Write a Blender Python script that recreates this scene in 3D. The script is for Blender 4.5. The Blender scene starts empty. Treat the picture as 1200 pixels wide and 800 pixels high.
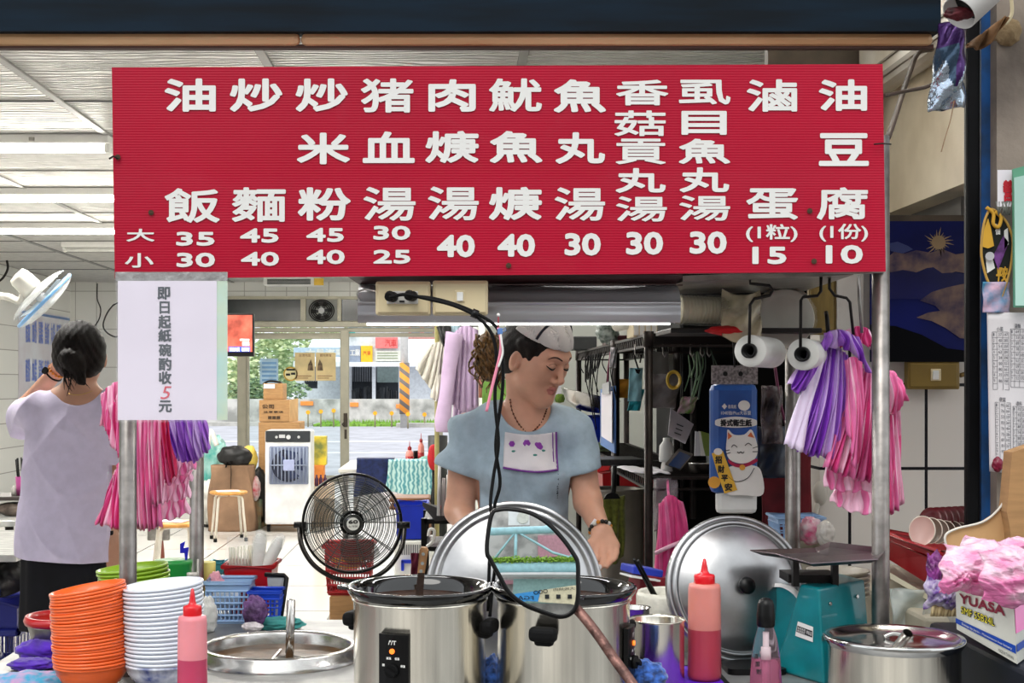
import bpy, bmesh, math, random
import numpy as np
from mathutils import Vector, Matrix
R = random.Random(7)
sc = bpy.context.scene
COL = sc.collection
PI = math.pi
# camera, world, lights
F, VX, VY, ZC = 1600.0, 536.0, 450.0, 1.38      # focal length in px of a 1200x800 frame, vanishing point, eye height
cam = bpy.data.cameras.new('camera'); camo = bpy.data.objects.new('camera', cam); COL.objects.link(camo)
camo.location = (0, 0, ZC); camo.rotation_euler = (PI/2, 0, 0)
cam.sensor_width = 36; cam.lens = 36*F/1200; cam.shift_x = (600-VX)/1200; cam.shift_y = (VY-400)/1200
cam.clip_start = .05; cam.clip_end = 300
sc.camera = camo
sc.view_settings.view_transform = 'Standard'; sc.view_settings.look = 'None'
sc.view_settings.gamma = 1; sc.view_settings.use_curve_mapping = False
sc.view_settings.exposure = 0.36
w = bpy.data.worlds.new('overcast_sky'); sc.world = w; w.use_nodes = True
bgn = w.node_tree.nodes['Background']; bgn.inputs[0].default_value = (.93, .97, 1.0, 1); bgn.inputs[1].default_value = 1.25
sun = bpy.data.lights.new('hazy_sun', 'SUN'); sun.energy = 1.2; sun.angle = .6; sun.color = (1, .96, .9)
suno = bpy.data.objects.new('hazy_sun', sun); COL.objects.link(suno); suno.rotation_euler = (math.radians(38), 0, math.radians(-20))
TUBE_E = 24.0

def P(px, py, d):
 return Vector(((px-VX)*d/F, d, ZC-(py-VY)*d/F))
def K(d): return d/F
def DZ(py, z): return F*(ZC-z)/(py-VY)           # depth at which height z is seen on image row py
# materials
def lin(c):
 return tuple(((x/255)/12.92 if x/255 <= .04045 else ((x/255+.055)/1.055)**2.4) for x in c)
MATS = {}
def M(name, col=(200, 200, 200), rough=.5, metal=0, noise=None, bump=None, emis=0, trans=0, alpha=1, coat=0, sub=0, ior=1.45, stretch=(1, 1, 1), coord='Object', col2=None, sheen=0, spec=.5):
 if name in MATS: return MATS[name]
 m = bpy.data.materials.new(name); m.use_nodes = True
 nt = m.node_tree; b = nt.nodes['Principled BSDF']; L = nt.links
 c = lin(col)
 b.inputs['Base Color'].default_value = (*c, 1); b.inputs['Roughness'].default_value = rough
 b.inputs['Metallic'].default_value = metal; b.inputs['IOR'].default_value = ior
 b.inputs['Transmission Weight'].default_value = trans; b.inputs['Alpha'].default_value = alpha
 b.inputs['Coat Weight'].default_value = coat; b.inputs['Subsurface Weight'].default_value = sub
 b.inputs['Subsurface Scale'].default_value = .01; b.inputs['Sheen Weight'].default_value = sheen
 b.inputs['Specular IOR Level'].default_value = spec
 if emis:
  b.inputs['Emission Color'].default_value = (*c, 1); b.inputs['Emission Strength'].default_value = emis
 tc = nt.nodes.new('ShaderNodeTexCoord'); mp = nt.nodes.new('ShaderNodeMapping'); mp.inputs['Scale'].default_value = stretch
 L.new(tc.outputs[coord], mp.inputs['Vector'])
 if noise is None and not emis and alpha == 1 and trans == 0: noise = (9, .06)
 if noise:
  n = nt.nodes.new('ShaderNodeTexNoise'); n.inputs['Scale'].default_value = noise[0]; n.inputs['Detail'].default_value = 5
  L.new(mp.outputs[0], n.inputs['Vector'])
  r = nt.nodes.new('ShaderNodeValToRGB'); a = noise[1]
  c2 = lin(col2) if col2 else tuple(max(0, x*(1-2.2*a)) for x in c)
  r.color_ramp.elements[0].position = .34; r.color_ramp.elements[1].position = .62
  r.color_ramp.elements[0].color = (*c2, 1); r.color_ramp.elements[1].color = (*(c if col2 else tuple(min(1, x*(1+.5*a)) for x in c)), 1)
  L.new(n.outputs['Fac'], r.inputs['Fac']); L.new(r.outputs['Color'], b.inputs['Base Color'])
 if bump:
  n2 = nt.nodes.new('ShaderNodeTexNoise'); n2.inputs['Scale'].default_value = bump[0]; n2.inputs['Detail'].default_value = 4
  L.new(mp.outputs[0], n2.inputs['Vector'])
  bp = nt.nodes.new('ShaderNodeBump'); bp.inputs['Strength'].default_value = bump[1]; bp.inputs['Distance'].default_value = .01
  L.new(n2.outputs['Fac'], bp.inputs['Height']); L.new(bp.outputs['Normal'], b.inputs['Normal'])
 MATS[name] = m
 return m
def nodes_of(m): return m.node_tree, m.node_tree.nodes['Principled BSDF'], m.node_tree.links
def wavebump(m, scale, direction='Z', strength=.5, dist=.004, distort=0, coord='Object', detail_scale=1.0, vec_scale=(1, 1, 1)):
 nt, b, L = nodes_of(m)
 tc = nt.nodes.new('ShaderNodeTexCoord'); mp = nt.nodes.new('ShaderNodeMapping'); mp.inputs['Scale'].default_value = vec_scale
 L.new(tc.outputs[coord], mp.inputs['Vector'])
 wv = nt.nodes.new('ShaderNodeTexWave'); wv.bands_direction = direction; wv.inputs['Scale'].default_value = scale
 wv.inputs['Distortion'].default_value = distort; wv.inputs['Detail'].default_value = 2; wv.inputs['Detail Scale'].default_value = detail_scale
 L.new(mp.outputs[0], wv.inputs['Vector'])
 bp = nt.nodes.new('ShaderNodeBump'); bp.inputs['Strength'].default_value = strength; bp.inputs['Distance'].default_value = dist
 L.new(wv.outputs['Fac'], bp.inputs['Height']); L.new(bp.outputs['Normal'], b.inputs['Normal'])
 return m
def bricks(m, colA, colM, bw, bh, mort, rot=(0, 0, 0), loc=(0, 0, 0), offset=0.0, colB=None, strength=.3):
 nt, b, L = nodes_of(m)
 tc = nt.nodes.new('ShaderNodeTexCoord'); mp = nt.nodes.new('ShaderNodeMapping')
 mp.inputs['Rotation'].default_value = rot; mp.inputs['Location'].default_value = loc
 L.new(tc.outputs['Object'], mp.inputs['Vector'])
 t = nt.nodes.new('ShaderNodeTexBrick'); t.offset = offset; t.squash = 1
 t.inputs['Scale'].default_value = 1; t.inputs['Brick Width'].default_value = bw; t.inputs['Row Height'].default_value = bh
 t.inputs['Mortar Size'].default_value = mort; t.inputs['Mortar Smooth'].default_value = .1
 t.inputs['Color1'].default_value = (*lin(colA), 1); t.inputs['Color2'].default_value = (*lin(colB or colA), 1); t.inputs['Mortar'].default_value = (*lin(colM), 1)
 L.new(mp.outputs[0], t.inputs['Vector']); L.new(t.outputs['Color'], b.inputs['Base Color'])
 bp = nt.nodes.new('ShaderNodeBump'); bp.inputs['Strength'].default_value = strength; bp.inputs['Distance'].default_value = .004; bp.invert = True
 L.new(t.outputs['Fac'], bp.inputs['Height']); L.new(bp.outputs['Normal'], b.inputs['Normal'])
 return m
def ramp_object(m, axis, stops, scale=1, off=0, noise=0):
 """colour bands fixed to the object along one of its own axes (print, glaze or dye)"""
 nt, b, L = nodes_of(m)
 tc = nt.nodes.new('ShaderNodeTexCoord'); sx = nt.nodes.new('ShaderNodeSeparateXYZ'); L.new(tc.outputs['Object'], sx.inputs[0])
 ma = nt.nodes.new('ShaderNodeMath'); ma.operation = 'MULTIPLY_ADD'; ma.inputs[1].default_value = scale; ma.inputs[2].default_value = off
 L.new(sx.outputs[axis], ma.inputs[0])
 r = nt.nodes.new('ShaderNodeValToRGB'); r.color_ramp.interpolation = 'LINEAR'
 el = r.color_ramp.elements
 while len(el) < len(stops): el.new(.5)
 for e, (p, c) in zip(el, stops): e.position = p; e.color = (*lin(c), 1)
 L.new(ma.outputs[0], r.inputs['Fac']); L.new(r.outputs['Color'], b.inputs['Base Color'])
 return m
# mesh builder
def frame_of(d):
 d = Vector(d).normalized()
 u = d.cross(Vector((0, 0, 1)))
 if u.length < 1e-4: u = Vector((1, 0, 0))
 u.normalize(); return u, d.cross(u).normalized(), d
def smooth_path(pts, n=8, cyclic=False):
 pts = [Vector(p) for p in pts]; out = []; N = len(pts)
 rng = range(N) if cyclic else range(N-1)
 for i in rng:
  if cyclic: a, b, c, d = pts[i-1], pts[i], pts[(i+1) % N], pts[(i+2) % N]
  else: a, b, c, d = pts[max(i-1, 0)], pts[i], pts[i+1], pts[min(i+2, N-1)]
  for k in range(n):
   t = k/n
   out.append(.5*((2*b)+(c-a)*t+(2*a-5*b+4*c-d)*t*t+(3*b-a-3*c+d)*t**3))
 if not cyclic: out.append(pts[-1])
 return out
WL = {}
class MB:
 def __init__(s): s.v = []; s.f = []; s.m = []; s.sm = []
 def add(s, vs, fs, mi=0, smooth=False, mtx=None):
  o = len(s.v)
  s.v += [tuple(mtx @ Vector(v)) if mtx is not None else tuple(v) for v in vs]
  s.f += [tuple(i+o for i in f) for f in fs]
  s.m += [mi]*len(fs) if isinstance(mi, int) else list(mi); s.sm += [smooth]*len(fs)
  return s
 def box(s, c, size, rot=None, mi=0, bev=0, seg=2):
  mt = Matrix.Translation(Vector(c))
  if rot is not None: mt = mt @ (rot.to_4x4() if isinstance(rot, Matrix) else Matrix.Rotation(rot, 4, 'Z'))
  bm = bmesh.new(); bmesh.ops.create_cube(bm, size=1)
  for v in bm.verts: v.co = Vector((v.co.x*size[0], v.co.y*size[1], v.co.z*size[2]))
  if bev: bmesh.ops.bevel(bm, geom=bm.edges[:], offset=min(bev, min(size)*.45), segments=seg, profile=.5, affect='EDGES')
  bm.verts.index_update()
  s.add([v.co for v in bm.verts], [[v.index for v in f.verts] for f in bm.faces], mi, False, mt); bm.free(); return s
 def bx(s, x0, x1, y0, y1, z0, z1, mi=0, bev=0):
  return s.box(((x0+x1)/2, (y0+y1)/2, (z0+z1)/2), (abs(x1-x0), abs(y1-y0), abs(z1-z0)), None, mi, bev)
 def pbox(s, x0, y0, x1, y1, d, depth, mi=0, bev=0):
  """box whose front face covers image rectangle at depth d and runs back by depth"""
  a, b = P(x0, y0, d), P(x1, y1, d)
  return s.bx(min(a.x, b.x), max(a.x, b.x), d, d+depth, min(a.z, b.z), max(a.z, b.z), mi, bev)
 def cyl(s, p0, p1, r0, r1=None, seg=20, cap=True, mi=0, smooth=True):
  r1 = r0 if r1 is None else r1; p0, p1 = Vector(p0), Vector(p1); u, w_, d = frame_of(p1-p0)
  vs = []
  for p, r in ((p0, r0), (p1, r1)):
   for i in range(seg): a = 2*PI*i/seg; vs.append(p+u*(r*math.cos(a))+w_*(r*math.sin(a)))
  s.add(vs, [(i, (i+1) % seg, seg+(i+1) % seg, seg+i) for i in range(seg)], mi, smooth)
  if cap: s.add(vs[:seg], [tuple(range(seg-1, -1, -1))], mi); s.add(vs[seg:], [tuple(range(seg))], mi)
  return s
 def tube(s, pts, r, seg=8, cyclic=False, mi=0, cap=True, smooth_n=0, flat=1.0, up=None):
  pts = smooth_path(pts, smooth_n, cyclic) if smooth_n else [Vector(p) for p in pts]
  n = len(pts); rs = r if isinstance(r, (list, tuple)) else None
  def rad(i):
   if rs is None: return r
   t = i/(n-1)*(len(rs)-1); k = min(int(t), len(rs)-2); return rs[k]*(1-t+k)+rs[k+1]*(t-k)
  vs = []; prev = None
  for i, p in enumerate(pts):
   if cyclic: t = pts[(i+1) % n]-pts[i-1]
   else: t = pts[min(i+1, n-1)]-pts[max(i-1, 0)]
   if t.length < 1e-9: t = Vector((0, 0, 1))
   t.normalize()
   if prev is None:
    u = Vector(up) if up is not None else frame_of(t)[0]
    u = (u-t*u.dot(t)).normalized()
   else:
    u = prev-t*prev.dot(t)
    u = u.normalized() if u.length > 1e-6 else frame_of(t)[0]
   prev = u; w_ = t.cross(u)
   for k in range(seg): a = 2*PI*k/seg; vs.append(p+u*(rad(i)*math.cos(a))+w_*(rad(i)*flat*math.sin(a)))
  fs = []
  for i in range(n if cyclic else n-1):
   j = (i+1) % n
   for k in range(seg): fs.append((i*seg+k, i*seg+(k+1) % seg, j*seg+(k+1) % seg, j*seg+k))
  s.add(vs, fs, mi, True)
  if cap and not cyclic: s.add(vs[:seg], [tuple(range(seg-1, -1, -1))], mi); s.add(vs[-seg:], [tuple(range(seg))], mi)
  return s
 def lathe(s, prof, c=(0, 0, 0), seg=48, mtx=None, mi=0, mis=None, sx=1, sy=1, fn=None):
  vs = []; fs = []; ms = []
  for r, z in prof:
   for k in range(seg):
    a = 2*PI*k/seg; rr = r*(fn(a, z) if fn else 1)
    vs.append((rr*math.cos(a)*sx, rr*math.sin(a)*sy, z))
  for i in range(len(prof)-1):
   for k in range(seg):
    fs.append((i*seg+k, i*seg+(k+1) % seg, (i+1)*seg+(k+1) % seg, (i+1)*seg+k)); ms.append(mis[i] if mis else mi)
  mt = Matrix.Translation(Vector(c)) @ (mtx if mtx is not None else Matrix())
  s.add(vs, fs, ms, True, mt)
  if prof[0][0] > 1e-6: pass
  return s
 def disc(s, c, r, n, seg=32, mi=0, r_y=None):
  u, w_, d = frame_of(n); c = Vector(c)
  s.add([c+u*(r*math.cos(2*PI*k/seg))+w_*((r_y or r)*math.sin(2*PI*k/seg)) for k in range(seg)], [tuple(range(seg))], mi); return s
 def grid(s, fn, nu, nv, mi=0, smooth=True, cu=False):
  vs = [fn(i/nu, j/nv) for j in range(nv+1) for i in range(nu+1)]
  fs = [(j*(nu+1)+i, j*(nu+1)+i+1, (j+1)*(nu+1)+i+1, (j+1)*(nu+1)+i) for j in range(nv) for i in range(nu)]
  mi2 = mi if isinstance(mi, int) else [mi((i+.5)/nu, (j+.5)/nv) for j in range(nv) for i in range(nu)]
  return s.add(vs, fs, mi2, smooth)
 def prism(s, pts, ext, mi=0, smooth=False):
  n = len(pts); e = Vector(ext); a = [Vector(p) for p in pts]
  s.add(a+[p+e for p in a], [tuple(range(n-1, -1, -1)), tuple(range(n, 2*n))]+[(i, (i+1) % n, n+(i+1) % n, n+i) for i in range(n)], mi, smooth); return s
 def ell(s, c, r, seg=24, rings=14, mtx=None, mi=0, fn=None):
  prof = []
  vs = []; fs = []
  for i in range(rings+1):
   t = PI*i/rings
   for k in range(seg):
    a = 2*PI*k/seg; n = Vector((math.sin(t)*math.cos(a), math.sin(t)*math.sin(a), math.cos(t)))
    q = fn(n) if fn else 1
    vs.append((n.x*r[0]*q, n.y*r[1]*q, n.z*r[2]*q))
  for i in range(rings):
   for k in range(seg): fs.append((i*seg+k, (i+1)*seg+k, (i+1)*seg+(k+1) % seg, i*seg+(k+1) % seg))
  s.add(vs, fs, mi, True, Matrix.Translation(Vector(c)) @ (mtx if mtx is not None else Matrix())); return s
 def build(s, name, mats, parent=None, origin=None, solid=0, weld=True):
  if not isinstance(mats, (list, tuple)): mats = [mats]
  V = np.array(s.v, dtype=float).reshape(-1, 3)
  lo, hi = V.min(0), V.max(0)
  o = Vector(origin) if origin is not None else Vector(((lo[0]+hi[0])/2, (lo[1]+hi[1])/2, lo[2] if parent is None else (lo[2]+hi[2])/2))
  me = bpy.data.meshes.new(name)
  me.from_pydata((V-np.array(o)).tolist(), [], s.f)
  for m in mats: me.materials.append(m)
  me.polygons.foreach_set('material_index', s.m); me.polygons.foreach_set('use_smooth', s.sm)
  bm = bmesh.new(); bm.from_mesh(me)
  if weld: bmesh.ops.remove_doubles(bm, verts=bm.verts, dist=1e-6)
  bmesh.ops.recalc_face_normals(bm, faces=bm.faces); bm.to_mesh(me); bm.free()
  me.update()
  ob = bpy.data.objects.new(name, me); COL.objects.link(ob)
  WL[ob.name] = o
  if parent is not None: ob.parent = parent; ob.location = o-WL[parent.name]
  else: ob.location = o
  if solid:
   md = ob.modifiers.new('thickness', 'SOLIDIFY'); md.thickness = solid; md.offset = 0
  return ob
def tag(o, label, cat, group=None, kind=None):
 o['label'] = label; o['category'] = cat
 if group: o['group'] = group
 if kind: o['kind'] = kind
 return o
def thing(name, label, cat, loc=(0, 0, 0), group=None):
 o = bpy.data.objects.new(name, None); COL.objects.link(o); o.location = loc; o.empty_display_size = .05
 WL[o.name] = Vector(loc); return tag(o, label, cat, group)
def struct(name, mb, mats, parent=None):
 o = mb.build(name, mats, parent)
 if parent is None: o['kind'] = 'structure'
 return o
def dup(root, loc, rot=None, label=None):
 r = root.copy(); COL.objects.link(r); r.location = loc; WL[r.name] = Vector(loc)
 if rot is not None: r.rotation_euler = rot
 if label: r['label'] = label
 for ch in list(root.children):
  c = ch.copy(); COL.objects.link(c); c.parent = r
  for g in list(ch.children):
   d = g.copy(); COL.objects.link(d); d.parent = c
 return r
# writing
GL = {}
def glyph(txt, shear=0.0):
 k = (txt, shear)
 if k in GL: return GL[k]
 cu = bpy.data.curves.new('lettering', 'FONT'); cu.body = txt; cu.shear = shear; cu.resolution_u = 3; cu.fill_mode = 'FRONT'
 ob = bpy.data.objects.new('lettering', cu); COL.objects.link(ob)
 dg = bpy.context.evaluated_depsgraph_get(); dg.update()
 me = bpy.data.meshes.new_from_object(ob.evaluated_get(dg))
 V = np.array([v.co[:2] for v in me.vertices]); Fc = [tuple(p.vertices) for p in me.polygons]
 bpy.data.objects.remove(ob); bpy.data.curves.remove(cu); bpy.data.meshes.remove(me)
 E = {}
 for f in Fc:
  for i in range(len(f)):
   e = (f[i], f[(i+1) % len(f)]); q = (min(e), max(e)); E[q] = E.get(q, 0)+1
 E = [e for e, n in E.items() if n == 1]
 if len(V):
  lo, hi = V.min(0), V.max(0); V = (V-lo)/np.maximum(hi-lo, 1e-6)
 GL[k] = (V, Fc, E); return GL[k]
def write(mb, txt, o, ux, uy, mi=0, off=0.0, shear=0.0, lift=(0, -.0008, 0)):
 """put txt in the parallelogram o + a*ux + b*uy (a, b in 0..1); off thickens the strokes with round ends"""
 V, Fc, E = glyph(txt, shear); o, ux, uy, l = Vector(o), Vector(ux), Vector(uy), Vector(lift)
 lx, ly = ux.length, uy.length; w_ = off*2.2*min(lx, ly); ex, ey = ux/lx, uy/ly
 S = [(w_+(lx-2*w_)*float(a), w_+(ly-2*w_)*float(b)) for a, b in V]
 ln = l.normalized(); cnt = [0]
 def at(x, y): return o+ex*x+ey*y+l+ln*(cnt[0]*1.5e-6)
 mb.add([at(*p) for p in S], Fc, mi)
 if w_ <= 0: return
 seen = {}
 for i, j in E:
  (x0, y0), (x1, y1) = S[i], S[j]; dx, dy = x1-x0, y1-y0; n = math.hypot(dx, dy) or 1; nx, ny = -dy/n*w_, dx/n*w_
  cnt[0] += 1
  mb.add([at(x0+nx, y0+ny), at(x1+nx, y1+ny), at(x1-nx, y1-ny), at(x0-nx, y0-ny)], [(0, 1, 2, 3)], mi)
  for k in (i, j): seen.setdefault(k, []).append((dx/n, dy/n))
 for k, d in seen.items():
  if len(d) == 2 and abs(d[0][0]*d[1][1]-d[0][1]*d[1][0]) < .12: continue
  cnt[0] += 1; x, y = S[k]; mb.add([at(x+w_*math.cos(a*PI/4), y+w_*math.sin(a*PI/4)) for a in range(8)], [tuple(range(8))], mi)
def pwrite(mb, txt, x0, y0, x1, y1, d, mi=0, off=0.0, shear=0.0):
 a = P(x0, y1, d); write(mb, txt, a, P(x1, y1, d)-a, P(x0, y0, d)-a, mi, off, shear)
# signed-distance sculpting (people, cloth, soft bags)
class Sculpt:
 def __init__(s, xs, ys, zs):
  s.x, s.y, s.z = [np.asarray(a, dtype=np.float32) for a in (xs, ys, zs)]
  s.F = np.full((len(s.x), len(s.y), len(s.z)), .2, np.float32)
 def _blk(s, lo, hi, m):
  sl = []
  for a, l, h in zip((s.x, s.y, s.z), lo, hi):
   i0 = int(np.searchsorted(a, l-m)); i1 = int(np.searchsorted(a, h+m)); sl.append(slice(i0, i1))
  return tuple(sl)
 def _pts(s, sl): return s.x[sl[0]][:, None, None], s.y[sl[1]][None, :, None], s.z[sl[2]][None, None, :]
 def _mix(s, sl, D, k, op):
  A = s.F[sl]
  if A.size == 0: return
  if op == 'sub':
   D = -D
   if k > 0: h = np.clip(.5-.5*(A-D)/k, 0, 1); s.F[sl] = A*(1-h)+D*h+k*h*(1-h)
   else: s.F[sl] = np.maximum(A, D)
  else:
   if k > 0: h = np.clip(.5+.5*(D-A)/k, 0, 1); s.F[sl] = D+(A-D)*h-k*h*(1-h)
   else: s.F[sl] = np.minimum(A, D)
 def cone(s, p0, p1, r0, r1=None, k=.015, op='add', sq=None):
  r1 = r0 if r1 is None else r1; p0, p1 = np.array(p0, float), np.array(p1, float); rm = max(r0, r1)
  sl = s._blk(np.minimum(p0, p1)-rm, np.maximum(p0, p1)+rm, .05); X, Y, Z = s._pts(sl)
  d = p1-p0; L2 = max(d@d, 1e-9); t = np.clip(((X-p0[0])*d[0]+(Y-p0[1])*d[1]+(Z-p0[2])*d[2])/L2, 0, 1)
  D = np.sqrt((X-p0[0]-t*d[0])**2+(Y-p0[1]-t*d[1])**2+(Z-p0[2]-t*d[2])**2)-(r0+(r1-r0)*t)
  s._mix(sl, D.astype(np.float32), k, op); return s
 def chain(s, pts, rs, k=.012):
  for i in range(len(pts)-1): s.cone(pts[i], pts[i+1], rs[i], rs[i+1], k)
  return s
 def ell(s, c, r, k=.015, op='add', B=None):
  c = np.array(c, float); r = np.array(r, float); rm = r.max()
  sl = s._blk(c-rm, c+rm, .05); X, Y, Z = s._pts(sl); X, Y, Z = X-c[0], Y-c[1], Z-c[2]
  if B is not None:
   B = np.array(B, float); X, Y, Z = (B[i][0]*X+B[i][1]*Y+B[i][2]*Z for i in range(3))
  k0 = np.sqrt((X/r[0])**2+(Y/r[1])**2+(Z/r[2])**2); k1 = np.sqrt((X/r[0]**2)**2+(Y/r[1]**2)**2+(Z/r[2]**2)**2)
  D = k0*(k0-1)/np.maximum(k1, 1e-6)
  s._mix(sl, D.astype(np.float32), k, op); return s
 def warp(s, fn):
  s.F += fn(s.x[:, None, None], s.y[None, :, None], s.z[None, None, :]).astype(np.float32); return s
 def clip(s, fn, k=.004):
  D = fn(s.x[:, None, None], s.y[None, :, None], s.z[None, None, :]).astype(np.float32)+np.zeros_like(s.F)
  h = np.clip(.5-.5*(s.F-D)/k, 0, 1); s.F = s.F*(1-h)+D*h+k*h*(1-h); return s
 def mesh(s):
  Fv = s.F; S = Fv < 0; n = Fv.shape
  c = np.zeros(tuple(a-1 for a in n), np.int8)
  for i in (0, 1):
   for j in (0, 1):
    for k in (0, 1): c += S[i:n[0]-1+i, j:n[1]-1+j, k:n[2]-1+k]
  I, J, Kk = np.nonzero((c > 0) & (c < 8))
  acc = np.zeros((len(I), 3)); cnt = np.zeros(len(I))
  co = [(i, j, k) for i in (0, 1) for j in (0, 1) for k in (0, 1)]
  for a in co:
   for ax in range(3):
    if a[ax]: continue
    b = list(a); b[ax] = 1
    va = Fv[I+a[0], J+a[1], Kk+a[2]]; vb = Fv[I+b[0], J+b[1], Kk+b[2]]
    m = (va < 0) != (vb < 0); t = np.where(m, va/np.where(m, va-vb, 1), 0)
    pa = np.stack([s.x[I+a[0]], s.y[J+a[1]], s.z[Kk+a[2]]], 1); pb = np.stack([s.x[I+b[0]], s.y[J+b[1]], s.z[Kk+b[2]]], 1)
    acc += np.where(m[:, None], pa+(pb-pa)*t[:, None], 0); cnt += m
  V = acc/cnt[:, None]
  idx = np.full(c.shape, -1, np.int64); idx[I, J, Kk] = np.arange(len(I))
  Q = []
  for ax in range(3):
   sl0 = [slice(None)]*3; sl1 = [slice(None)]*3; sl0[ax] = slice(0, -1); sl1[ax] = slice(1, None)
   o = [a for a in range(3) if a != ax]
   ch = S[tuple(sl0)] != S[tuple(sl1)]
   i = np.stack(np.nonzero(ch), 1)
   ok = (i[:, o[0]] >= 1) & (i[:, o[1]] >= 1) & (i[:, o[0]] < n[o[0]]-1) & (i[:, o[1]] < n[o[1]]-1); i = i[ok]
   def cell(da, db):
    j = i.copy(); j[:, o[0]] -= da; j[:, o[1]] -= db; return idx[j[:, 0], j[:, 1], j[:, 2]]
   q = np.stack([cell(1, 1), cell(0, 1), cell(0, 0), cell(1, 0)], 1); Q.append(q[(q >= 0).all(1)])
  return V, np.concatenate(Q)
 def build(s, name, mats, parent=None, origin=None, zone=None, relax=1):
  V, Q = s.mesh(); mb = MB(); mb.v = V.tolist(); mb.f = Q.tolist(); mb.sm = [True]*len(Q)
  mb.m = [0]*len(Q) if zone is None else zone(V[Q].mean(1)).astype(int).tolist()
  o = mb.build(name, mats, parent, origin, weld=False)
  if relax:
   md = o.modifiers.new('relax', 'SMOOTH'); md.iterations = relax; md.factor = .5
  return o
def ar(a, b, h): return np.arange(a, b+h, h)
# ================================================================== common materials
STEEL = M('brushed_steel', (196, 194, 190), .24, 1, noise=(30, .08), bump=(60, .03))
STEELD = M('worn_steel', (150, 147, 143), .33, 1, noise=(18, .15), bump=(40, .06))
POLE = M('steel_tube', (150, 145, 141), .38, .9, noise=(26, .16), bump=(70, .05))
ALU = M('aluminium_frame', (176, 172, 155), .42, .35, noise=(6, .05))
BLACK = M('black_plastic', (10, 10, 11), .35, noise=(20, .1), spec=.3)
RUBBER = M('black_rubber', (12, 12, 13), .65, spec=.2)
IRON = M('dark_iron', (34, 30, 29), .5, .5, noise=(30, .25))
WHITEP = M('white_plastic', (226, 226, 222), .4)
CREAM = M('cream_plastic', (214, 198, 160), .38, noise=(7, .05))
GLASS = M('clear_glass', (240, 248, 246), .02, trans=1, ior=1.02, spec=.5)
INK = M('black_ink', (22, 24, 28), .6)
WHITEPAINT = M('white_paint', (226, 225, 222), .55, noise=(5, .03))
PAPER = M('white_paper', (236, 232, 238), .7, noise=(4, .02))
CARD = M('brown_cardboard', (172, 132, 88), .8, noise=(14, .07), stretch=(1, 1, 6))
CARDL = M('pale_cardboard', (200, 160, 112), .8, noise=(14, .05))
REDP = M('red_plastic', (176, 14, 22), .3, coat=.3)
BLUEP = M('blue_plastic', (14, 44, 172), .35)
SILV = M('silver_grey', (188, 190, 192), .45)
FILM = M('clear_film', (236, 240, 240), .08, trans=.0, alpha=.22, bump=(34, .8), spec=.9)
def rgb(n, c, r=.5, **k): return M(n, c, r, **k)
# ================================================================== SETTING
m_floor = bricks(M('floor_tiles', (214, 212, 208), .16), (216, 213, 208), (118, 116, 114), .62, 1.04, .008, loc=(.28, .12, 0), strength=.15, colB=(206, 203, 199))
struct('floor', MB().bx(-5.6, 3.4, 3.6, 19.5, -.2, 0), m_floor)
m_pave = M('grey_pavement', (120, 116, 112), .8, noise=(6, .18), bump=(60, .2))
struct('floor_pavement', MB().bx(-14, 12, -9.2, 3.6, -.22, -.004), m_pave)
m_road = M('asphalt_road', (176, 176, 184), .85, noise=(2.5, .1), bump=(90, .1))
struct('floor_street', MB().bx(-40, 40, 19.5, 90, -.25, -.03), m_road)
# road line
struct('trim_1', MB().bx(-30, 30, 33.4, 33.7, -.04, -.026).bx(-30, 30, 28.0, 28.2, -.04, -.026), M('road_paint', (235, 235, 235), .7))
m_ceil = M('ceiling_panels', (240, 238, 234), .4)
nt, b, L = nodes_of(m_ceil)
tc = nt.nodes.new('ShaderNodeTexCoord'); mp = nt.nodes.new('ShaderNodeMapping'); mp.inputs['Scale'].default_value = (5.5, 13, 1)
L.new(tc.outputs['Object'], mp.inputs[0]); nz = nt.nodes.new('ShaderNodeTexNoise'); nz.inputs['Scale'].default_value = 1.2; nz.inputs['Detail'].default_value = 1.5
L.new(mp.outputs[0], nz.inputs['Vector']); wv = nt.nodes.new('ShaderNodeTexWave'); wv.bands_direction = 'Y'; wv.inputs['Scale'].default_value = .55; wv.inputs['Distortion'].default_value = 9; wv.inputs['Detail'].default_value = 1; wv.inputs['Detail Scale'].default_value = .8
L.new(mp.outputs[0], wv.inputs['Vector'])
bp = nt.nodes.new('ShaderNodeBump'); bp.inputs['Strength'].default_value = 1; bp.inputs['Distance'].default_value = .05
L.new(wv.outputs['Fac'], bp.inputs['Height']); L.new(bp.outputs['Normal'], b.inputs['Normal'])
CZ = 2.83
struct('ceiling', MB().bx(-5.6, 3.4, 3.0, 19.6, CZ, CZ+.15), m_ceil)
tb = MB()
for k in range(-2, 12): y = 6.99+1.137*(k-2); tb.bx(-5.55, 3.4, y-.011, y+.011, CZ-.006, CZ+.002)
struct('trim_2', tb, M('ceiling_strip_dark', (92, 92, 92), .5, .2))
tb = MB()
for X in (-5.51, -4.35, -3.19, -2.03, -.857, .29, 1.43, 2.6): tb.bx(X-.02, X+.02, 3.0, 19.4, CZ-.012, CZ+.002)
struct('trim_3', tb, M('ceiling_strip', (150, 149, 147), .4, .3))
m_wt = bricks(M('white_wall_tiles', (226, 226, 222), .12, coat=.4), (228, 228, 224), (168, 166, 162), .30, .54, .006, rot=(PI/2, 0, PI/2), loc=(0, .34, 0), colB=(218, 218, 214))
struct('wall_left', MB().bx(-5.7, -5.5, 3.2, 19.5, 0, CZ), m_wt)
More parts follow.
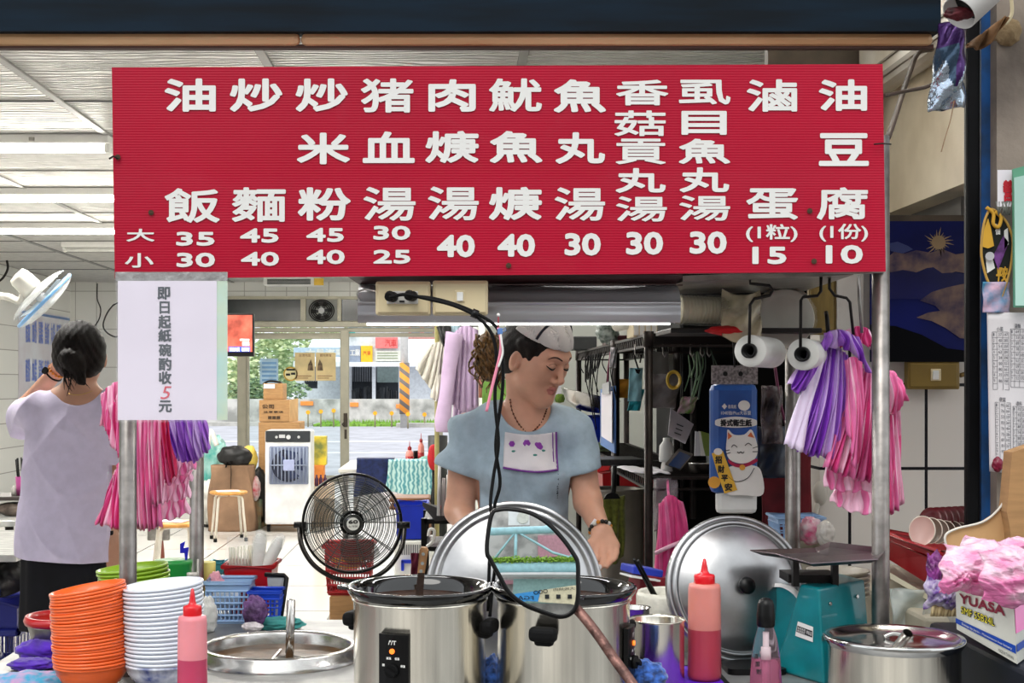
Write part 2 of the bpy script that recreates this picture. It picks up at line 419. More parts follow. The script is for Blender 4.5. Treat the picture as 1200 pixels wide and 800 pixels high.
# back wall with sliding glass front (d = 19.4)
D = 19.4
m_bw = bricks(M('back_wall_tiles', (226, 226, 222), .15), (226, 226, 222), (178, 176, 172), .30, .54, .006, rot=(PI/2, 0, 0))
struct('wall_back', MB().bx(-5.6, P(240, 0, D).x, D, D+.15, 0, CZ).bx(P(240, 0, D).x, P(548, 0, D).x, D, D+.15, P(0, 350, D).z, CZ), m_bw)
# dark transom band
dt = rgb('dark_transom_glass', (44, 50, 52), .15)
struct('window_1', MB().pbox(240, 350, 356, 377, D+.03, .03).pbox(398, 350, 548, 377, D+.03, .03), dt)
fr = MB()
fr.pbox(240, 376, 548, 383, D-.05, .14, bev=.01).pbox(240, 384, 548, 389, D-.02, .1, bev=.01).pbox(240, 390, 548, 394.5, D, .08, bev=.008)
fr.pbox(352, 349, 358.5, 377, D-.03, .1, bev=.006).pbox(395, 349, 400, 377, D-.03, .1, bev=.006).pbox(240, 347, 548, 350.5, D-.02, .08)
fr.pbox(278, 392, 289.5, 566, D, .1, bev=.01).pbox(514, 385, 519, 566, D, .1, bev=.01).pbox(240, 560, 548, 567, D, .12)
struct('trim_4', fr, ALU)
dr = MB().pbox(398.5, 386, 409, 562, D-.07, .06, bev=.01).pbox(289.5, 393, 398.5, 397, D-.05, .05).pbox(289.5, 557, 398.5, 562, D-.05, .05).pbox(289.5, 393, 292, 562, D-.05, .05)
door = struct('door_1', dr, ALU)
lk = MB().pbox(402.5, 484, 407, 500, D-.1, .03, bev=.006).pbox(403.5, 503, 406.5, 514, D-.08, .02); lk.tube([P(403, 495, D-.12), P(401, 497, D-.13), P(403, 499, D-.12)], .01)
lk.build('door_lock', M('lock_dark', (70, 62, 54), .4, .5), door)
MB().pbox(291, 396.5, 399, 558, D-.03, .008).build('glass_pane', GLASS, door)
tag(door, 'sliding glass door with an aluminium frame and a dark lock', 'door')
for k in ('label', 'category'): del door[k]
# kitchen side: long partition, grey-green panel wall, right tiled wall
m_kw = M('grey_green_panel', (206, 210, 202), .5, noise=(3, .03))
struct('wall_partition', MB().bx(.14, .24, 7.0, 19.4, 0, CZ), m_kw)
struct('wall_kitchen', MB().bx(.14, 3.4, 6.9, 7.0, 0, CZ), m_kw)
struct('trim_5', MB().pbox(642, 380, 644, 520, 6.895, .006), M('panel_joint', (120, 124, 118), .6))
m_rt = bricks(M('right_wall_tiles', (186, 182, 176), .22), (228, 222, 214), (20, 22, 30), .21, .2297, .0045, rot=(PI/2, 0, 0), loc=(.0, 0, 0), colB=(216, 210, 202))
o = struct('wall_right', MB().bx(.995, 2.0, 3.75, 3.85, 0, 1.84), m_rt)
mpn = [n for n in m_rt.node_tree.nodes if n.type == 'MAPPING'][0]
# align joints with the ones seen beside the switch box: vertical joint at image x 1103, course lines at rows 455 and 552
gx = P(1103, 0, 3.75).x-WL[o.name].x; gz = P(0, 455.5, 3.75).z-WL[o.name].z
mpn.inputs['Location'].default_value = (-(gx % .21), -(gz % .2297), 0)
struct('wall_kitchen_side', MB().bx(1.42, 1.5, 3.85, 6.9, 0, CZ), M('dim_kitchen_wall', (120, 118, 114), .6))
# bulkhead on the right above the poster
m_bk = M('stained_beige_plaster', (226, 214, 188), .4, noise=(3.5, .14), col2=(198, 184, 156))
struct('wall_bulkhead', MB().bx(1.337, 1.75, 3.05, 4.35, 1.91, CZ), m_bk)
struct('trim_6', MB().bx(.99, 1.76, 4.351, 4.4, 1.75, CZ).bx(1.0, 1.75, 3.70, 3.75, P(0, 259, 3.7).z, P(0, 252, 3.7).z), M('dark_recess_wood', (82, 72, 60), .7, noise=(8, .2)))
# black post, blue post and concrete pillar on the right
struct('trim_7', MB().pbox(1133, -60, 1149.5, 1000, 2.96, .022, bev=.006), M('black_post', (5, 6, 9), .5, noise=(18, .2), spec=.2))
struct('trim_8', MB().pbox(1150, -60, 1172, 1000, 2.965, .03), M('blue_painted_post', (12, 78, 142), .6, noise=(16, .3), col2=(22, 52, 86)))
m_con = M('bare_concrete', (150, 138, 126), .85, noise=(5, .2), bump=(30, .35), col2=(104, 94, 86))
struct('wall_pillar', MB().pbox(1168, -60, 1420, 1000, 2.93, .035), m_con)
# front header: brown beam in two lengths under a dark blue shutter box
m_beam = M('brown_beam', (226, 186, 142), .45, noise=(3, .1), stretch=(1, 8, 8), col2=(196, 150, 106))
struct('trim_9', MB().pbox(-900, 36.5, 351, 53, 2.9, .028, bev=.012).pbox(352, 37, 1095, 53, 2.9, .028, bev=.012).pbox(-900, 52, 1094, 56.5, 2.91, .02, mi=1), [m_beam, M('beam_lip', (70, 38, 28), .6)])
m_hd = M('dark_blue_shutter_box', (2, 26, 42), .6, noise=(3, .15), stretch=(1, 1, 10), col2=(0, 12, 22), spec=.2)
struct('trim_10', MB().bx(-4, 1.02, 2.88, 2.93, P(0, 36.5, 2.88).z, 3.2).bx(1.02, 1.6, 3.0, 3.04, 2.32, 3.2), m_hd)
struct('wall_front', MB().bx(-5.7, 3.4, 3.0, 3.05, 2.45, 4.6), M('facade_grey', (120, 116, 110), .8))
struct('trim_11', MB().bx(-6.2, -5.4, 2.9, 3.2, 0, 2.9), M('left_pier', (190, 188, 184), .6))
# ================================================================== LAMPS on the dining room ceiling
m_tube = M('lit_tube', (255, 250, 238), .3, emis=TUBE_E)
def tube_light(label, x0, x1, y, lit=True):
 t = thing('ceiling_light', label, 'ceiling light', ((x0+x1)/2, y, CZ), 'strip lights on the dining room ceiling')
 MB().box(((x0+x1)/2, y, CZ-.03), (x1-x0, .11, .055), bev=.008).build('housing', WHITEPAINT, t)
 MB().cyl((x0+.03, y, CZ-.085), (x1-.03, y, CZ-.085), .018, seg=14).build('lamp_tube', m_tube if lit else WHITEP, t)
 e = MB()
 for x in (x0+.02, x1-.02): e.box((x, y, CZ-.075), (.03, .05, .06), bev=.005)
 e.build('lamp_holder', WHITEP, t)
 MB().box(((x0+x1)/2+.35, y-.06, CZ-.035), (.03, .012, .02)).build('clip', STEELD, t)
 if lit:
  a = bpy.data.lights.new('lamp_glow', 'AREA'); a.shape = 'RECTANGLE'; a.size = x1-x0-.06; a.size_y = .05; a.energy = 45; a.color = (1, .97, .9)
  ao = bpy.data.objects.new('lamp_glow', a); COL.objects.link(ao); ao.parent = t; ao.location = (0, 0, -.115)
 return t
tube_light('lit strip light nearest the street, uppermost one left of the menu board', -3.6, P(130, 0, 7.94).x, 7.94)
tube_light('lit strip light second from the street, middle one left of the red menu board', -3.6, -2.0, 10.1)
tube_light('third lit strip light from the street, lowest bright one left of the menu board', -4.2, -2.3, 12.27)
tube_light('unlit slim strip light deep in the room, below the three lit ones', P(73, 0, 13.9).x, -2.9, 13.9, False)
lh_ = MB()  # unseen fill lamps with fixtures, added to brighten dining room and kitchen
for y, x, e in ((5.2, -1.9, 34), (8, -.9, 40), (11, -.9, 44), (14.5, -.9, 44), (16.4, -1.6, 30), (5.2, .75, 12), (3.5, 1.05, 3)):
 a = bpy.data.lights.new('added_fill_lamp', 'AREA'); a.size = 1.2; a.size_y = .1; a.shape = 'RECTANGLE'; a.energy = e; a.color = (1, .98, .94)
 ao = bpy.data.objects.new('added_fill_lamp', a); COL.objects.link(ao); ao.location = (x, y, CZ-.12); lh_.box((x, y, CZ-.03), (1.24, .14, .055), bev=.01).cyl((x-.58, y, CZ-.075), (x+.58, y, CZ-.075), .016, seg=12, mi=1)
struct('trim_added_fixtures', lh_, [WHITEPAINT, m_tube])
# air conditioner on the ceiling far back, exhaust fan
D2 = 18.2
t = thing('air_conditioner', 'white air conditioner with a dark grille near the ceiling above the glass door', 'air conditioner', P(350, 334, D2))
MB().pbox(308, 322, 377, 334, D2, .35, bev=.02).build('body', WHITEPAINT, t)
g = MB()
for k in range(5): g.pbox(313, 327+k*1.3, 364, 327.8+k*1.3, D2-.012, .02)
g.build('grille', M('grille_dark', (70, 74, 78), .5), t)
MB().pbox(368, 326, 379, 334, D2-.02, .03).build('sticker', rgb('yellow_sticker', (222, 180, 60)), t)
t = thing('exhaust_fan', 'square exhaust fan with dark blades set in the band above the glass door', 'exhaust fan', P(377, 375, D-.02))
c = P(377, 364, D-.02); s = K(D)
MB().pbox(359, 350.5, 395, 376.5, D+.02, .04).build('back_plate', rgb('fan_plate', (170, 172, 168)), t)
rg = MB()
for r in (14.6, 12.4, 10.2, 8): rg.tube([c+Vector((math.cos(a)*r*s, -.03, math.sin(a)*r*.86*s)) for a in np.linspace(0, 2*PI, 33)[:-1]], .008, 6, cyclic=True)
rg.build('guard', BLACK, t)
bl = MB()
for k in range(6):
 a = k*PI/3+.2; pts = []
 for rr, da in ((3, -.5), (12.5, -.36), (13, .12), (3, .5)): pts.append(c+Vector((math.cos(a+da)*rr*s, 0, math.sin(a+da)*rr*.86*s)))
 bl.prism(pts, (0, .015, 0))
bl.build('blade_wheel', rgb('fan_blade_dark', (38, 40, 42), .4), t)
MB().cyl(c+Vector((0, -.05, 0)), c, 3.6*s, seg=20).build('hub', SILV, t)
# ================================================================== STREET BEYOND THE GLASS
def far(px, py, d): return P(px, py, d)
D = 50
m_stone = M('rubble_stone', (206, 204, 198), .9, noise=(2.2, .22), bump=(5, .8), col2=(150, 150, 144))
struct('wall_street', MB().bx(-14, 12, D, D+.6, -.05, P(0, 467.5, D).z), m_stone)
m_grass = M('street_grass', (132, 176, 70), .9, noise=(9, .25), bump=(40, .6))
gm = MB()
for k in range(900):
 x = R.uniform(-4.6, 0); y = R.uniform(45.6, 47.2); h = R.uniform(.08, .22)
 gm.add([(x-.02, y, 0), (x+.02, y, 0), (x+R.uniform(-.05, .05), y+.03, h)], [(0, 1, 2)])
gm.bx(-4.8, .2, 45.5, 47.3, -.04, .05)
tag(gm.build('grass_verge', m_grass), 'strip of bright grass at the foot of the stone wall across the street', 'grass', kind='stuff')
struct('trim_12', MB().bx(-2.0, 6, 44.6, 45.4, -.05, .1).bx(-14, -4.9, 46, 46.5, -.05, .1), M('kerb_stone', (186, 184, 178), .9, noise=(5, .1)))
# open-fronted building
D = 58
m_shed = M('shed_white', (226, 230, 234), .7)
t = thing('street_building', 'long low building with a dark open workshop front behind the stone wall', 'building', P(420, 492, D))
for nm_, a_ in (('rear_wall', (372, 418, 412, 505, D+4, .3)), ('corner_pier', (346, 430, 356, 505, D, .3)), ('side_wall', (467, 425, 560, 505, D+.3, .3)), ('front_post', (436, 428, 440, 505, D-.1, .2)), ('low_wall', (356, 455, 412, 505, D+3.5, .3))): MB().pbox(*a_).build(nm_, m_shed, t)
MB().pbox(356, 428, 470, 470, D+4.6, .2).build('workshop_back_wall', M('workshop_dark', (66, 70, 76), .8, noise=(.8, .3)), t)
cg = MB()
for k in range(40): cg.pbox(358+k*2.75, 429, 359.6+k*2.75, 447, D+4.4, .1)
cg.build('corrugated_lining', M('corrugated_grey', (128, 132, 138), .6), t)
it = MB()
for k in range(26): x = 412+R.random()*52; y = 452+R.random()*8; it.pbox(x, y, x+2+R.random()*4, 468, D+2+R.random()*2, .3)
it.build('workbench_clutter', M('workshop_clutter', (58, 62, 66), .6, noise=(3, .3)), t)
MB().pbox(442, 430, 468, 448, D+4.2, .05).pbox(450, 442, 462, 448, D+4.1, .05).build('workshop_window', rgb('pale_teal_panel', (176, 196, 190)), t)
rf = MB(); a, b_, c_, d_ = P(352, 426, D-1), P(560, 424, D-1), P(548, 398, D+6), P(366, 398, D+6)
rf.add([a, b_, c_, d_], [(0, 1, 2, 3)]); rf.pbox(344, 424.5, 560, 429, D-1.1, .2)
wavebump(M('white_sheet_roof', (238, 242, 246), .6), 1.2, 'X', .6, .05)
rf.build('roof', MATS['white_sheet_roof'], t, solid=.05)
def signboard(name, label, x0, y0, x1, y1, d, mats, draw=None):
 t = thing(name, label, 'sign', P((x0+x1)/2, y1, d))
 MB().pbox(x0, y0, x1, y1, d, .12, bev=.01).build('board', mats, t)
 if draw:
  mb = MB(); mm = draw(mb, d-.012); mb.build('lettering', mm, t)
 return t
signboard('shop_sign', 'yellow square sign on the building across the street', 423, 405, 436.5, 424, D-1.05, rgb('yellow_sign', (250, 196, 40)), lambda mb, d: (pwrite(mb, '汽車', 425, 411, 434.5, 416, d), rgb('sign_red_ink', (206, 70, 40)))[1])
signboard('shop_sign', 'red and white sign with two characters above the yellow sign', 440, 395, 466, 408, D-1.1, rgb('pink_red_sign', (236, 128, 124)), lambda mb, d: (pwrite(mb, '汽車', 451, 397.5, 464.5, 406, d), rgb('sign_red', (216, 44, 44)))[1])
signboard('shop_sign', 'grey blue sign with white characters left of the yellow sign', 409, 405, 422.5, 424, D-1.04, rgb('grey_blue_sign', (150, 162, 180)), lambda mb, d: (pwrite(mb, '工業', 410, 409, 422, 417, d, off=.02), WHITEP)[1])
signboard('shop_sign', 'long pale blue sign under the white roof seen through the glass door', 344, 407, 408, 418, D-1.2, rgb('pale_blue_sign', (184, 204, 222)), lambda mb, d: (pwrite(mb, '大昌汽車', 358, 408.5, 404, 417, d, off=.02), WHITEP)[1])
signboard('shop_sign', 'long white notice board with small lines above the open workshop', 440, 411, 470, 423, D-1.03, rgb('white_notice', (226, 226, 214)), lambda mb, d: ([mb.pbox(442, 413+k*3, 466, 414.2+k*3, d, .01) for k in range(3)], rgb('green_grey_ink', (150, 160, 130)))[1])
# upper buildings
t = thing('apartment_building', 'red brown apartment block beyond the workshop roof, top right of the door opening', 'building', P(500, 440, 74))
MB().pbox(478, 300, 560, 482, 74, 6).build('wall', rgb('salmon_brick', (206, 152, 144), .8), t)
wb = MB()
for i in range(4):
 for j in range(5): wb.pbox(482+i*15, 318+j*20, 492+i*15, 330+j*20, 73.9, .1)
wb.build('window', rgb('far_window', (150, 160, 168)), t)
MB().pbox(475, 418, 560, 424, 72.5, 1.5).build('awning', rgb('tile_red', (190, 130, 118)), t)
t = thing('apartment_building', 'pale grey block with balconies behind the shop signs across the street', 'building', P(440, 420, 80))
MB().pbox(404, 330, 474, 480, 80, 6).build('wall', rgb('pale_block', (206, 214, 214), .8), t)
wb = MB()
for i in range(4):
 for j in range(5): wb.pbox(409+i*16, 340+j*14, 419+i*16, 348+j*14, 79.9, .1)
wb.build('window', rgb('far_window_green', (150, 176, 176)), t)
t0_ = bpy.data.objects['street_building']; MB().pbox(404, 385, 471, 425, 57.1, .15).build('fascia', rgb('fascia_white', (222, 226, 226)), t0_)
t = thing('utility_pole', 'concrete street pole wrapped in orange and grey slanted warning stripes', 'pole', P(474, 486, 44))
q = P(474, 0, 44.2); MB().cyl((q.x, q.y, -.03), P(474, 280, 44.2), .14, .11, 20).build('pole', rgb('concrete_pole', (196, 194, 190)), t)
m_or = M('warning_sleeve', (255, 160, 52), .6)
ntx, bb, LL = nodes_of(m_or)
tcx = ntx.nodes.new('ShaderNodeTexCoord'); mpx = ntx.nodes.new('ShaderNodeMapping'); mpx.inputs['Rotation'].default_value = (0, math.radians(-38), 0); LL.new(tcx.outputs['Object'], mpx.inputs[0])
wvx = ntx.nodes.new('ShaderNodeTexWave'); wvx.bands_direction = 'Z'; wvx.inputs['Scale'].default_value = 1.15; LL.new(mpx.outputs[0], wvx.inputs['Vector'])
rmx = ntx.nodes.new('ShaderNodeValToRGB'); rmx.color_ramp.interpolation = 'CONSTANT'; rmx.color_ramp.elements[0].color = (*lin((250, 160, 60)), 1); rmx.color_ramp.elements[1].color = (*lin((120, 112, 106)), 1); rmx.color_ramp.elements[1].position = .6
LL.new(wvx.outputs['Fac'], rmx.inputs[0]); LL.new(rmx.outputs[0], bb.inputs['Base Color'])
MB().cyl(P(474, 485, 44), P(474, 425, 44), .16, seg=24).build('warning_sleeve', m_or, t)
m_ref = rgb('amber_reflector', (255, 178, 40), .4)
for i, (x, y, d, lb) in enumerate([(439.5, 484, 45, 'leftmost of four in the open half of the door'), (459, 484, 45, 'second from left in the open half of the door'), (478, 485, 43.4, 'right in front of the striped pole'), (497.5, 485.5, 45, 'right of the striped pole'), (361, 483, 45, 'leftmost of three behind the glass door'), (376, 482, 45, 'middle of three behind the glass door'), (391, 481, 45, 'rightmost of three behind the glass door')]):
 t = thing('reflector_post', 'amber reflector on a kerb post, '+lb, 'reflector', (P(x, 493, d).x, d, 0), 'amber kerb reflectors across the street')
 q = P(x, y, d); MB().cyl((q.x, q.y, -.03), q, .025, seg=8).build('post', rgb('reflector_post_grey', (150, 140, 110)), t)
 MB().cyl(P(x, y, d)+Vector((0, -.03, 0)), P(x, y, d)+Vector((0, .03, 0)), .07, seg=16).build('lens', m_ref, t)
for x0, x1, y, lb in ((352, 367, 472.5, 'behind the glass door'), (410, 420, 474, 'just right of the door lock'), (464, 479, 476, 'crossing behind the striped pole')):
 tag(MB().pbox(x0, y-2.5, x1, y+2.5, 49.9, .06, bev=.01).build('orange_marker', rgb('orange_marker', (250, 150, 70))), 'flat orange marker on the stone wall, '+lb, 'marker', 'orange markers on the stone wall')
tag(MB().pbox(408, 386, 416, 393, 56.9, .19, bev=.02).build('sign_box', rgb('cyan_sign', (40, 206, 206))), 'small bright cyan box sign at the top of the door opening', 'sign')
def foliage(c, r, n, leaf, seed):
 q = random.Random(seed); mb = MB()
 for k in range(n):
  u = Vector((q.gauss(0, 1), q.gauss(0, 1), q.gauss(0, 1))).normalized(); rr = (.45+.6*q.random())
  p = Vector(c)+Vector((u.x*r[0]*rr, u.y*r[1]*rr, u.z*r[2]*rr)); a = Vector((q.gauss(0, 1), q.gauss(0, 1), q.gauss(0, 1))).normalized(); u2, v2, _ = frame_of(a); l = leaf*(.6+q.random())
  mb.add([p-u2*l, p+v2*l*.45, p+u2*l, p-v2*l*.45], [(0, 1, 2, 3)], q.randint(0, 1))
 return mb
ml1, ml2 = M('leaf_mid', (164, 186, 138), .7), M('leaf_light', (216, 226, 176), .7)
for x, y, d, rx, rz, n, lb in ((312, 425, 66, 1.5, 1.9, 1500, 'leafy street tree at the left of the glass door'), (352, 412, 72, 2.0, 1.8, 1600, 'broad leafy street tree in the middle of the glass door'), (392, 408, 79, 1.5, 1.3, 700, 'smaller leafy tree behind the pale blue sign'), (274, 450, 55.5, .9, 1.4, 600, 'leafy tree seen left of the door post beside the notice sleeve'), (428, 390, 88, 1.2, .9, 500, 'dark tree top above the shop signs')):
 t = thing('street_tree', lb, 'tree', P(x, 492, d))
 foliage(P(x, y, d), (rx, 1.2, rz), n, .14, int(x)).build('foliage', [ml1, ml2], t, weld=False)
 MB().tube([P(x, 496, d), P(x+1, 460, d), P(x-1, y, d)], [.16, .12, .07], 8).build('trunk', rgb('tree_bark', (110, 96, 80), .9), t)
t = thing('street_hedge', 'low dark green hedge along the stone wall left of the workshop', 'hedge', P(310, 470, 54))
foliage(P(312, 458, 54), (1.7, .6, .55), 1400, .09, 5).build('foliage', [ml1, M('leaf_dark', (120, 146, 112), .7)], t, weld=False)
MB().bx(P(270, 0, 54).x, P(352, 0, 54).x, 53.8, 54.3, -.03, .7).build('stems', rgb('hedge_stems', (84, 92, 62), .9), t)
# ================================================================== ACROSS THE STREET BEHIND THE VIEWER (seen in the round mirror and the bright steel)
struct('wall_opposite', MB().bx(-14, 12, -10.2, -9.9, 0, 6.6), M('opposite_wall', (196, 190, 184), .8, noise=(2, .2)))
struct('trim_13', MB().bx(-6, .4, -9.9, -9.8, 2.9, 3.05).bx(-.4, 5, -9.89, -9.86, 4.0, 4.9), M('rose_brick', (206, 150, 160), .8))
m_aq = M('aqua_paint', (170, 214, 220), .5, noise=(6, .06))
t = thing('pipe_bridge', 'pale aqua steel truss with thick pipes reflected in the round mirror', 'pipe bridge', (-.5, -9.2, 3.3))
MB().cyl((-5, -9.0, 4.75), (5, -9.0, 4.95), .15, seg=20).build('upper_pipe', m_aq, t)
MB().cyl((-5, -8.9, 3.35), (5, -8.9, 3.4), .2, seg=20).build('lower_pipe', m_aq, t)
MB().tube([(-2.1, -9, 3.6), (-1.2, -9, 4.8), (.2, -9, 3.95), (1.2, -9, 3.65)], .05, 10).cyl((-1.2, -9, 4.8), (-1.2, -9, 3.6), .06).tube([(.8, -9, 3.7), (1.4, -9, 4.6)], .06, 10).build('truss', m_aq, t)
MB().bx(-5, 5, -9.2, -8.6, 3.05, 3.13).build('deck', WHITEPAINT, t)
vn = MB(); q = random.Random(3)
for k in range(1500):
 p = Vector((q.uniform(-2.6, 1.5), -8.8+q.uniform(-.15, .2), 3.62+q.gauss(0, .05))); u2, v2, _ = frame_of((q.gauss(0, 1), q.gauss(0, 1), q.gauss(0, 1))); l = .06
 vn.add([p-u2*l, p+v2*l*.6, p+u2*l, p-v2*l*.6], [(0, 1, 2, 3)])
tag(vn.build('vine', M('vine_green', (150, 190, 70), .7), weld=False), 'yellow green creeper lying along the aqua pipe in the mirror', 'vine', kind='stuff')
t = thing('air_conditioner', 'white outdoor air conditioner unit reflected at the top of the round mirror', 'air conditioner', (-1.15, -9.6, 5.2))
MB().box((-1.15, -9.6, 5.5), (.85, .3, .6), bev=.02).build('body', WHITEPAINT, t)
MB().cyl((-.98, -9.4, 5.5), (-.98, -9.46, 5.5), .24, seg=24).build('fan_grille', rgb('ac_grille', (206, 204, 192)), t)
MB().bx(-1.6, -.7, -9.75, -9.4, 5.12, 5.19).build('bracket', STEELD, t)
struct('trim_14', MB().bx(-1.3, 4, -9.3, -9.2, 2.1, 3.0), M('aqua_panel', (150, 186, 182), .5))
t = thing('street_banner', 'blue and cream printed banner reflected low in the round mirror', 'banner', (-.2, -8.7, 1.9))
bm_ = MB().prism([(-1.3, -8.7, 2.15), (1.2, -8.7, 2.0), (1.2, -8.7, 2.72), (-1.3, -8.7, 2.35)], (0, -.02, 0)); bm_.build('sheet', rgb('banner_cream', (226, 214, 178)), t)
MB().prism([(-1.3, -8.68, 2.14), (-.35, -8.68, 2.1), (-.25, -8.68, 2.5), (-1.3, -8.68, 2.35)], (0, -.01, 0)).build('blue_field', rgb('banner_blue', (60, 150, 214)), t)
lt = MB()
for k in range(3): lt.tube([(-.42+.17*k+.07*math.cos(a), -8.66, 2.42+.025*k+.06*math.sin(a)) for a in np.linspace(0, 2*PI, 17)[:-1]], .012, 5, cyclic=True)
write(lt, 'FGAS', (-.5, -8.66, 2.16), (-.7, 0, .02), (0, 0, .13), lift=(0, .003, 0)); write(lt, '大阪燒肉', (.95, -8.66, 2.52), (-.75, 0, -.05), (0, 0, .1), lift=(0, .003, 0))
for k in range(3): lt.bx(-.1+.4*k, .05+.4*k, -8.67, -8.66, 2.2, 2.35)
lt.build('lettering', INK, t)
# ================================================================== FOOD CART
CT = .80
cart = thing('food_cart', 'stainless steel food cart with four round posts and a flat worktop', 'food cart', (0, 2.9, 0))
MB().bx(-.965, .96, 2.2, 3.37, CT-.035, CT, bev=.006).build('worktop', M('worktop_steel', (156, 156, 155), .48, .7, noise=(14, .1), bump=(30, .04)), cart)
MB().bx(-.95, .945, 2.23, 2.25, .12, CT-.04).bx(-.95, .945, 3.3, 3.32, .12, CT-.04).bx(-.95, -.93, 2.25, 3.3, .12, CT-.04).bx(.925, .945, 2.25, 3.3, .12, CT-.04).build('cabinet_skirt', STEELD, cart)
TOP = P(0, 160, 2.72).z
for x, d, r in ((150, 2.72, .0172), (1032, 2.72, .0172), (230.5, 3.42, .0178), (929, 3.42, .0188)):
 q = P(x, 0, d); m = MB(); m.cyl((q.x, q.y, 0), (q.x, q.y, TOP if x > 500 or x == 150 else TOP-.2), r, seg=28); m.build('post', POLE, cart)
rl = MB()
for x in (150, 1032): a = P(x, 0, 2.72); bq = P({150: 230.5, 1032: 929}[x], 0, 3.42); rl.cyl((a.x, 2.72, 1.66), (bq.x, 3.42, 1.66), .012)
rl.bx(P(150, 0, 2.72).x, P(1032, 0, 2.72).x, 2.70, 2.725, 1.60, 1.64)
rl.build('rail', STEELD, cart)
# canopy plate whose underside shows on the right below the menu board
MB().prism([P(800, 330, 2.75), P(1000, 322, 2.75), P(940, 342, 3.42), P(760, 345, 3.42)], (0, 0, .012)).build('canopy_plate', STEELD, cart)
# menu board
DS = 2.65
m_red = M('red_corrugated_board', (170, 0, 42), .34, coat=.2, noise=(2, .05), spec=.3)
wavebump(m_red, 62, 'Z', .16, .002)
sign = thing('menu_board', 'large red corrugated menu board with white characters and prices', 'menu board', P(585, 322, DS))
c4 = [P(131, 79, DS), P(1034.5, 75, DS), P(1038, 318, DS), P(134.5, 326.5, DS)]
MB().prism(c4, (0, .008, 0)).build('board', m_red, sign)
COLS = [
 [('油', 193, 92, 253, 131), ('飯', 193, 220.5, 257.5, 261), ('35', 206.5, 271.5, 251.5, 288), ('30', 207, 296, 252, 313)],
 [('炒', 269.5, 92, 331, 131), ('麵', 272, 219.5, 335, 260), ('45', 281.5, 267.5, 326.5, 284.5), ('40', 282.5, 295, 327, 311.5)],
 [('炒', 346.5, 92, 407.6, 131), ('米', 348, 155.5, 410, 192.5), ('粉', 349, 219.5, 411, 258.5), ('45', 359, 267, 403, 283.5), ('40', 359.5, 292.5, 404, 309.5)],
 [('猪', 423, 92, 484.5, 132), ('血', 425, 154, 486, 191), ('湯', 426, 219, 487, 258.5), ('30', 437.5, 264.5, 481, 281), ('25', 437.5, 292.5, 481, 309)],
 [('肉', 502, 93, 557.5, 131), ('焿', 498.5, 153.5, 561, 191), ('湯', 501.5, 218.5, 561, 258), ('40', 512, 275, 556.5, 301.5)],
 [('魷', 573, 92, 635, 131), ('魚', 574, 153.5, 635.5, 191), ('焿', 573, 219, 635, 258), ('40', 583, 274, 627, 301)],
 [('魚', 649, 93, 710, 132), ('丸', 651, 155, 709, 192), ('湯', 650, 219.5, 709, 258.5), ('30', 661.5, 273, 704, 299.5)],
 [('香', 722, 93.5, 783, 123.5), ('菇', 720, 129.5, 780, 159.5), ('貢', 721.5, 162.5, 780, 192.5), ('丸', 721.5, 197, 780, 226), ('湯', 722, 230, 781.5, 259.5), ('30', 733.5, 271.5, 777, 298.5)],
 [('虱', 795.5, 93.5, 856, 122.5), ('目', 798.5, 130, 851.5, 158), ('魚', 795.5, 162.5, 855.5, 192), ('丸', 796.5, 196, 854.5, 225.5), ('湯', 796, 229, 855.5, 258.5), ('30', 808, 271, 851.5, 297.5)],
 [('滷', 875, 93, 934, 131), ('蛋', 874.5, 220.5, 935, 257.5), ('(1粒)', 874, 262.5, 934.5, 283.5), ('15', 881.5, 289, 921.5, 309.5)],
 [('油', 959.5, 93, 1016, 130), ('豆', 959.5, 156, 1018, 194.5), ('腐', 957, 219.5, 1017, 257.5), ('(1份)', 960, 262, 1017, 283), ('10', 967.5, 287, 1011, 309)],
 [('大', 148.5, 268, 181, 283), ('小', 146.5, 296.5, 180, 313.5)],
]
for colm in COLS:
 for (t_, x0, y0, x1, y1) in colm:
  pr_ = t_[0].isdigit() or t_[0] == '('; mb = MB()
  pwrite(mb, t_, x0, y0, x1, y1, DS-.0012, off=.026 if t_[0].isdigit() else (.011 if t_ in '湯貢菇' or pr_ else (.014 if t_ in '大小麵滷腐猪飯蛋魷香虱' else .0185)))
  mb.build('price_figure' if pr_ else 'menu_character', WHITEPAINT, sign)
for x, y in ((138, 184), (177, 249), (596, 311), (949, 247), (954, 306)):
 MB().cyl(P(x, y, DS-.004), P(x, y, DS+.002), 3.2*K(DS), seg=14).cyl(P(x, y, DS-.007), P(x, y, DS-.003), 1.4*K(DS), seg=8).build('screw', M('rusty_screw', (96, 74, 60), .5, .6), sign)
MB().tube([P(128, 186, DS-.01), P(133, 183, DS-.012), P(138, 186, DS-.008)], .002, 6).build('tie_wire', IRON, sign)
MB().tube([P(1024, 169, DS-.01), P(1034, 168, DS-.012), P(1044, 169, DS+.02)], .0015, 6).build('tie_wire', IRON, sign)
# notice in a clear sleeve
DN = 2.635
t = thing('paper_notice', 'white paper notice with one column of black characters in a clear sleeve', 'notice', P(200, 494, DN))
MB().pbox(138, 329, 254, 492, DN, .0015).build('paper', M('lilac_white_paper', (226, 218, 232), .5, noise=(4, .02)), t)
lt = MB()
for c_, a in zip('即日起紙碗酌收', ((184.5, 336, 199.5, 351), (187, 353, 199, 367.5), (185.5, 369, 200.5, 385), (185.5, 385.5, 201, 400.5), (186, 402.5, 201, 417.5), (186, 419, 201, 434), (186, 435, 201, 450))): pwrite(lt, c_, *a, DN, off=.017)
pwrite(lt, '元', 186, 469, 201.5, 483, DN, off=.017)
lt.build('lettering', M('slate_ink', (34, 50, 62), .6), t)
lt = MB(); pwrite(lt, '5', 188, 452.5, 201, 467.5, DN, shear=.25); lt.build('red_number', rgb('red_ink', (212, 60, 84)), t)
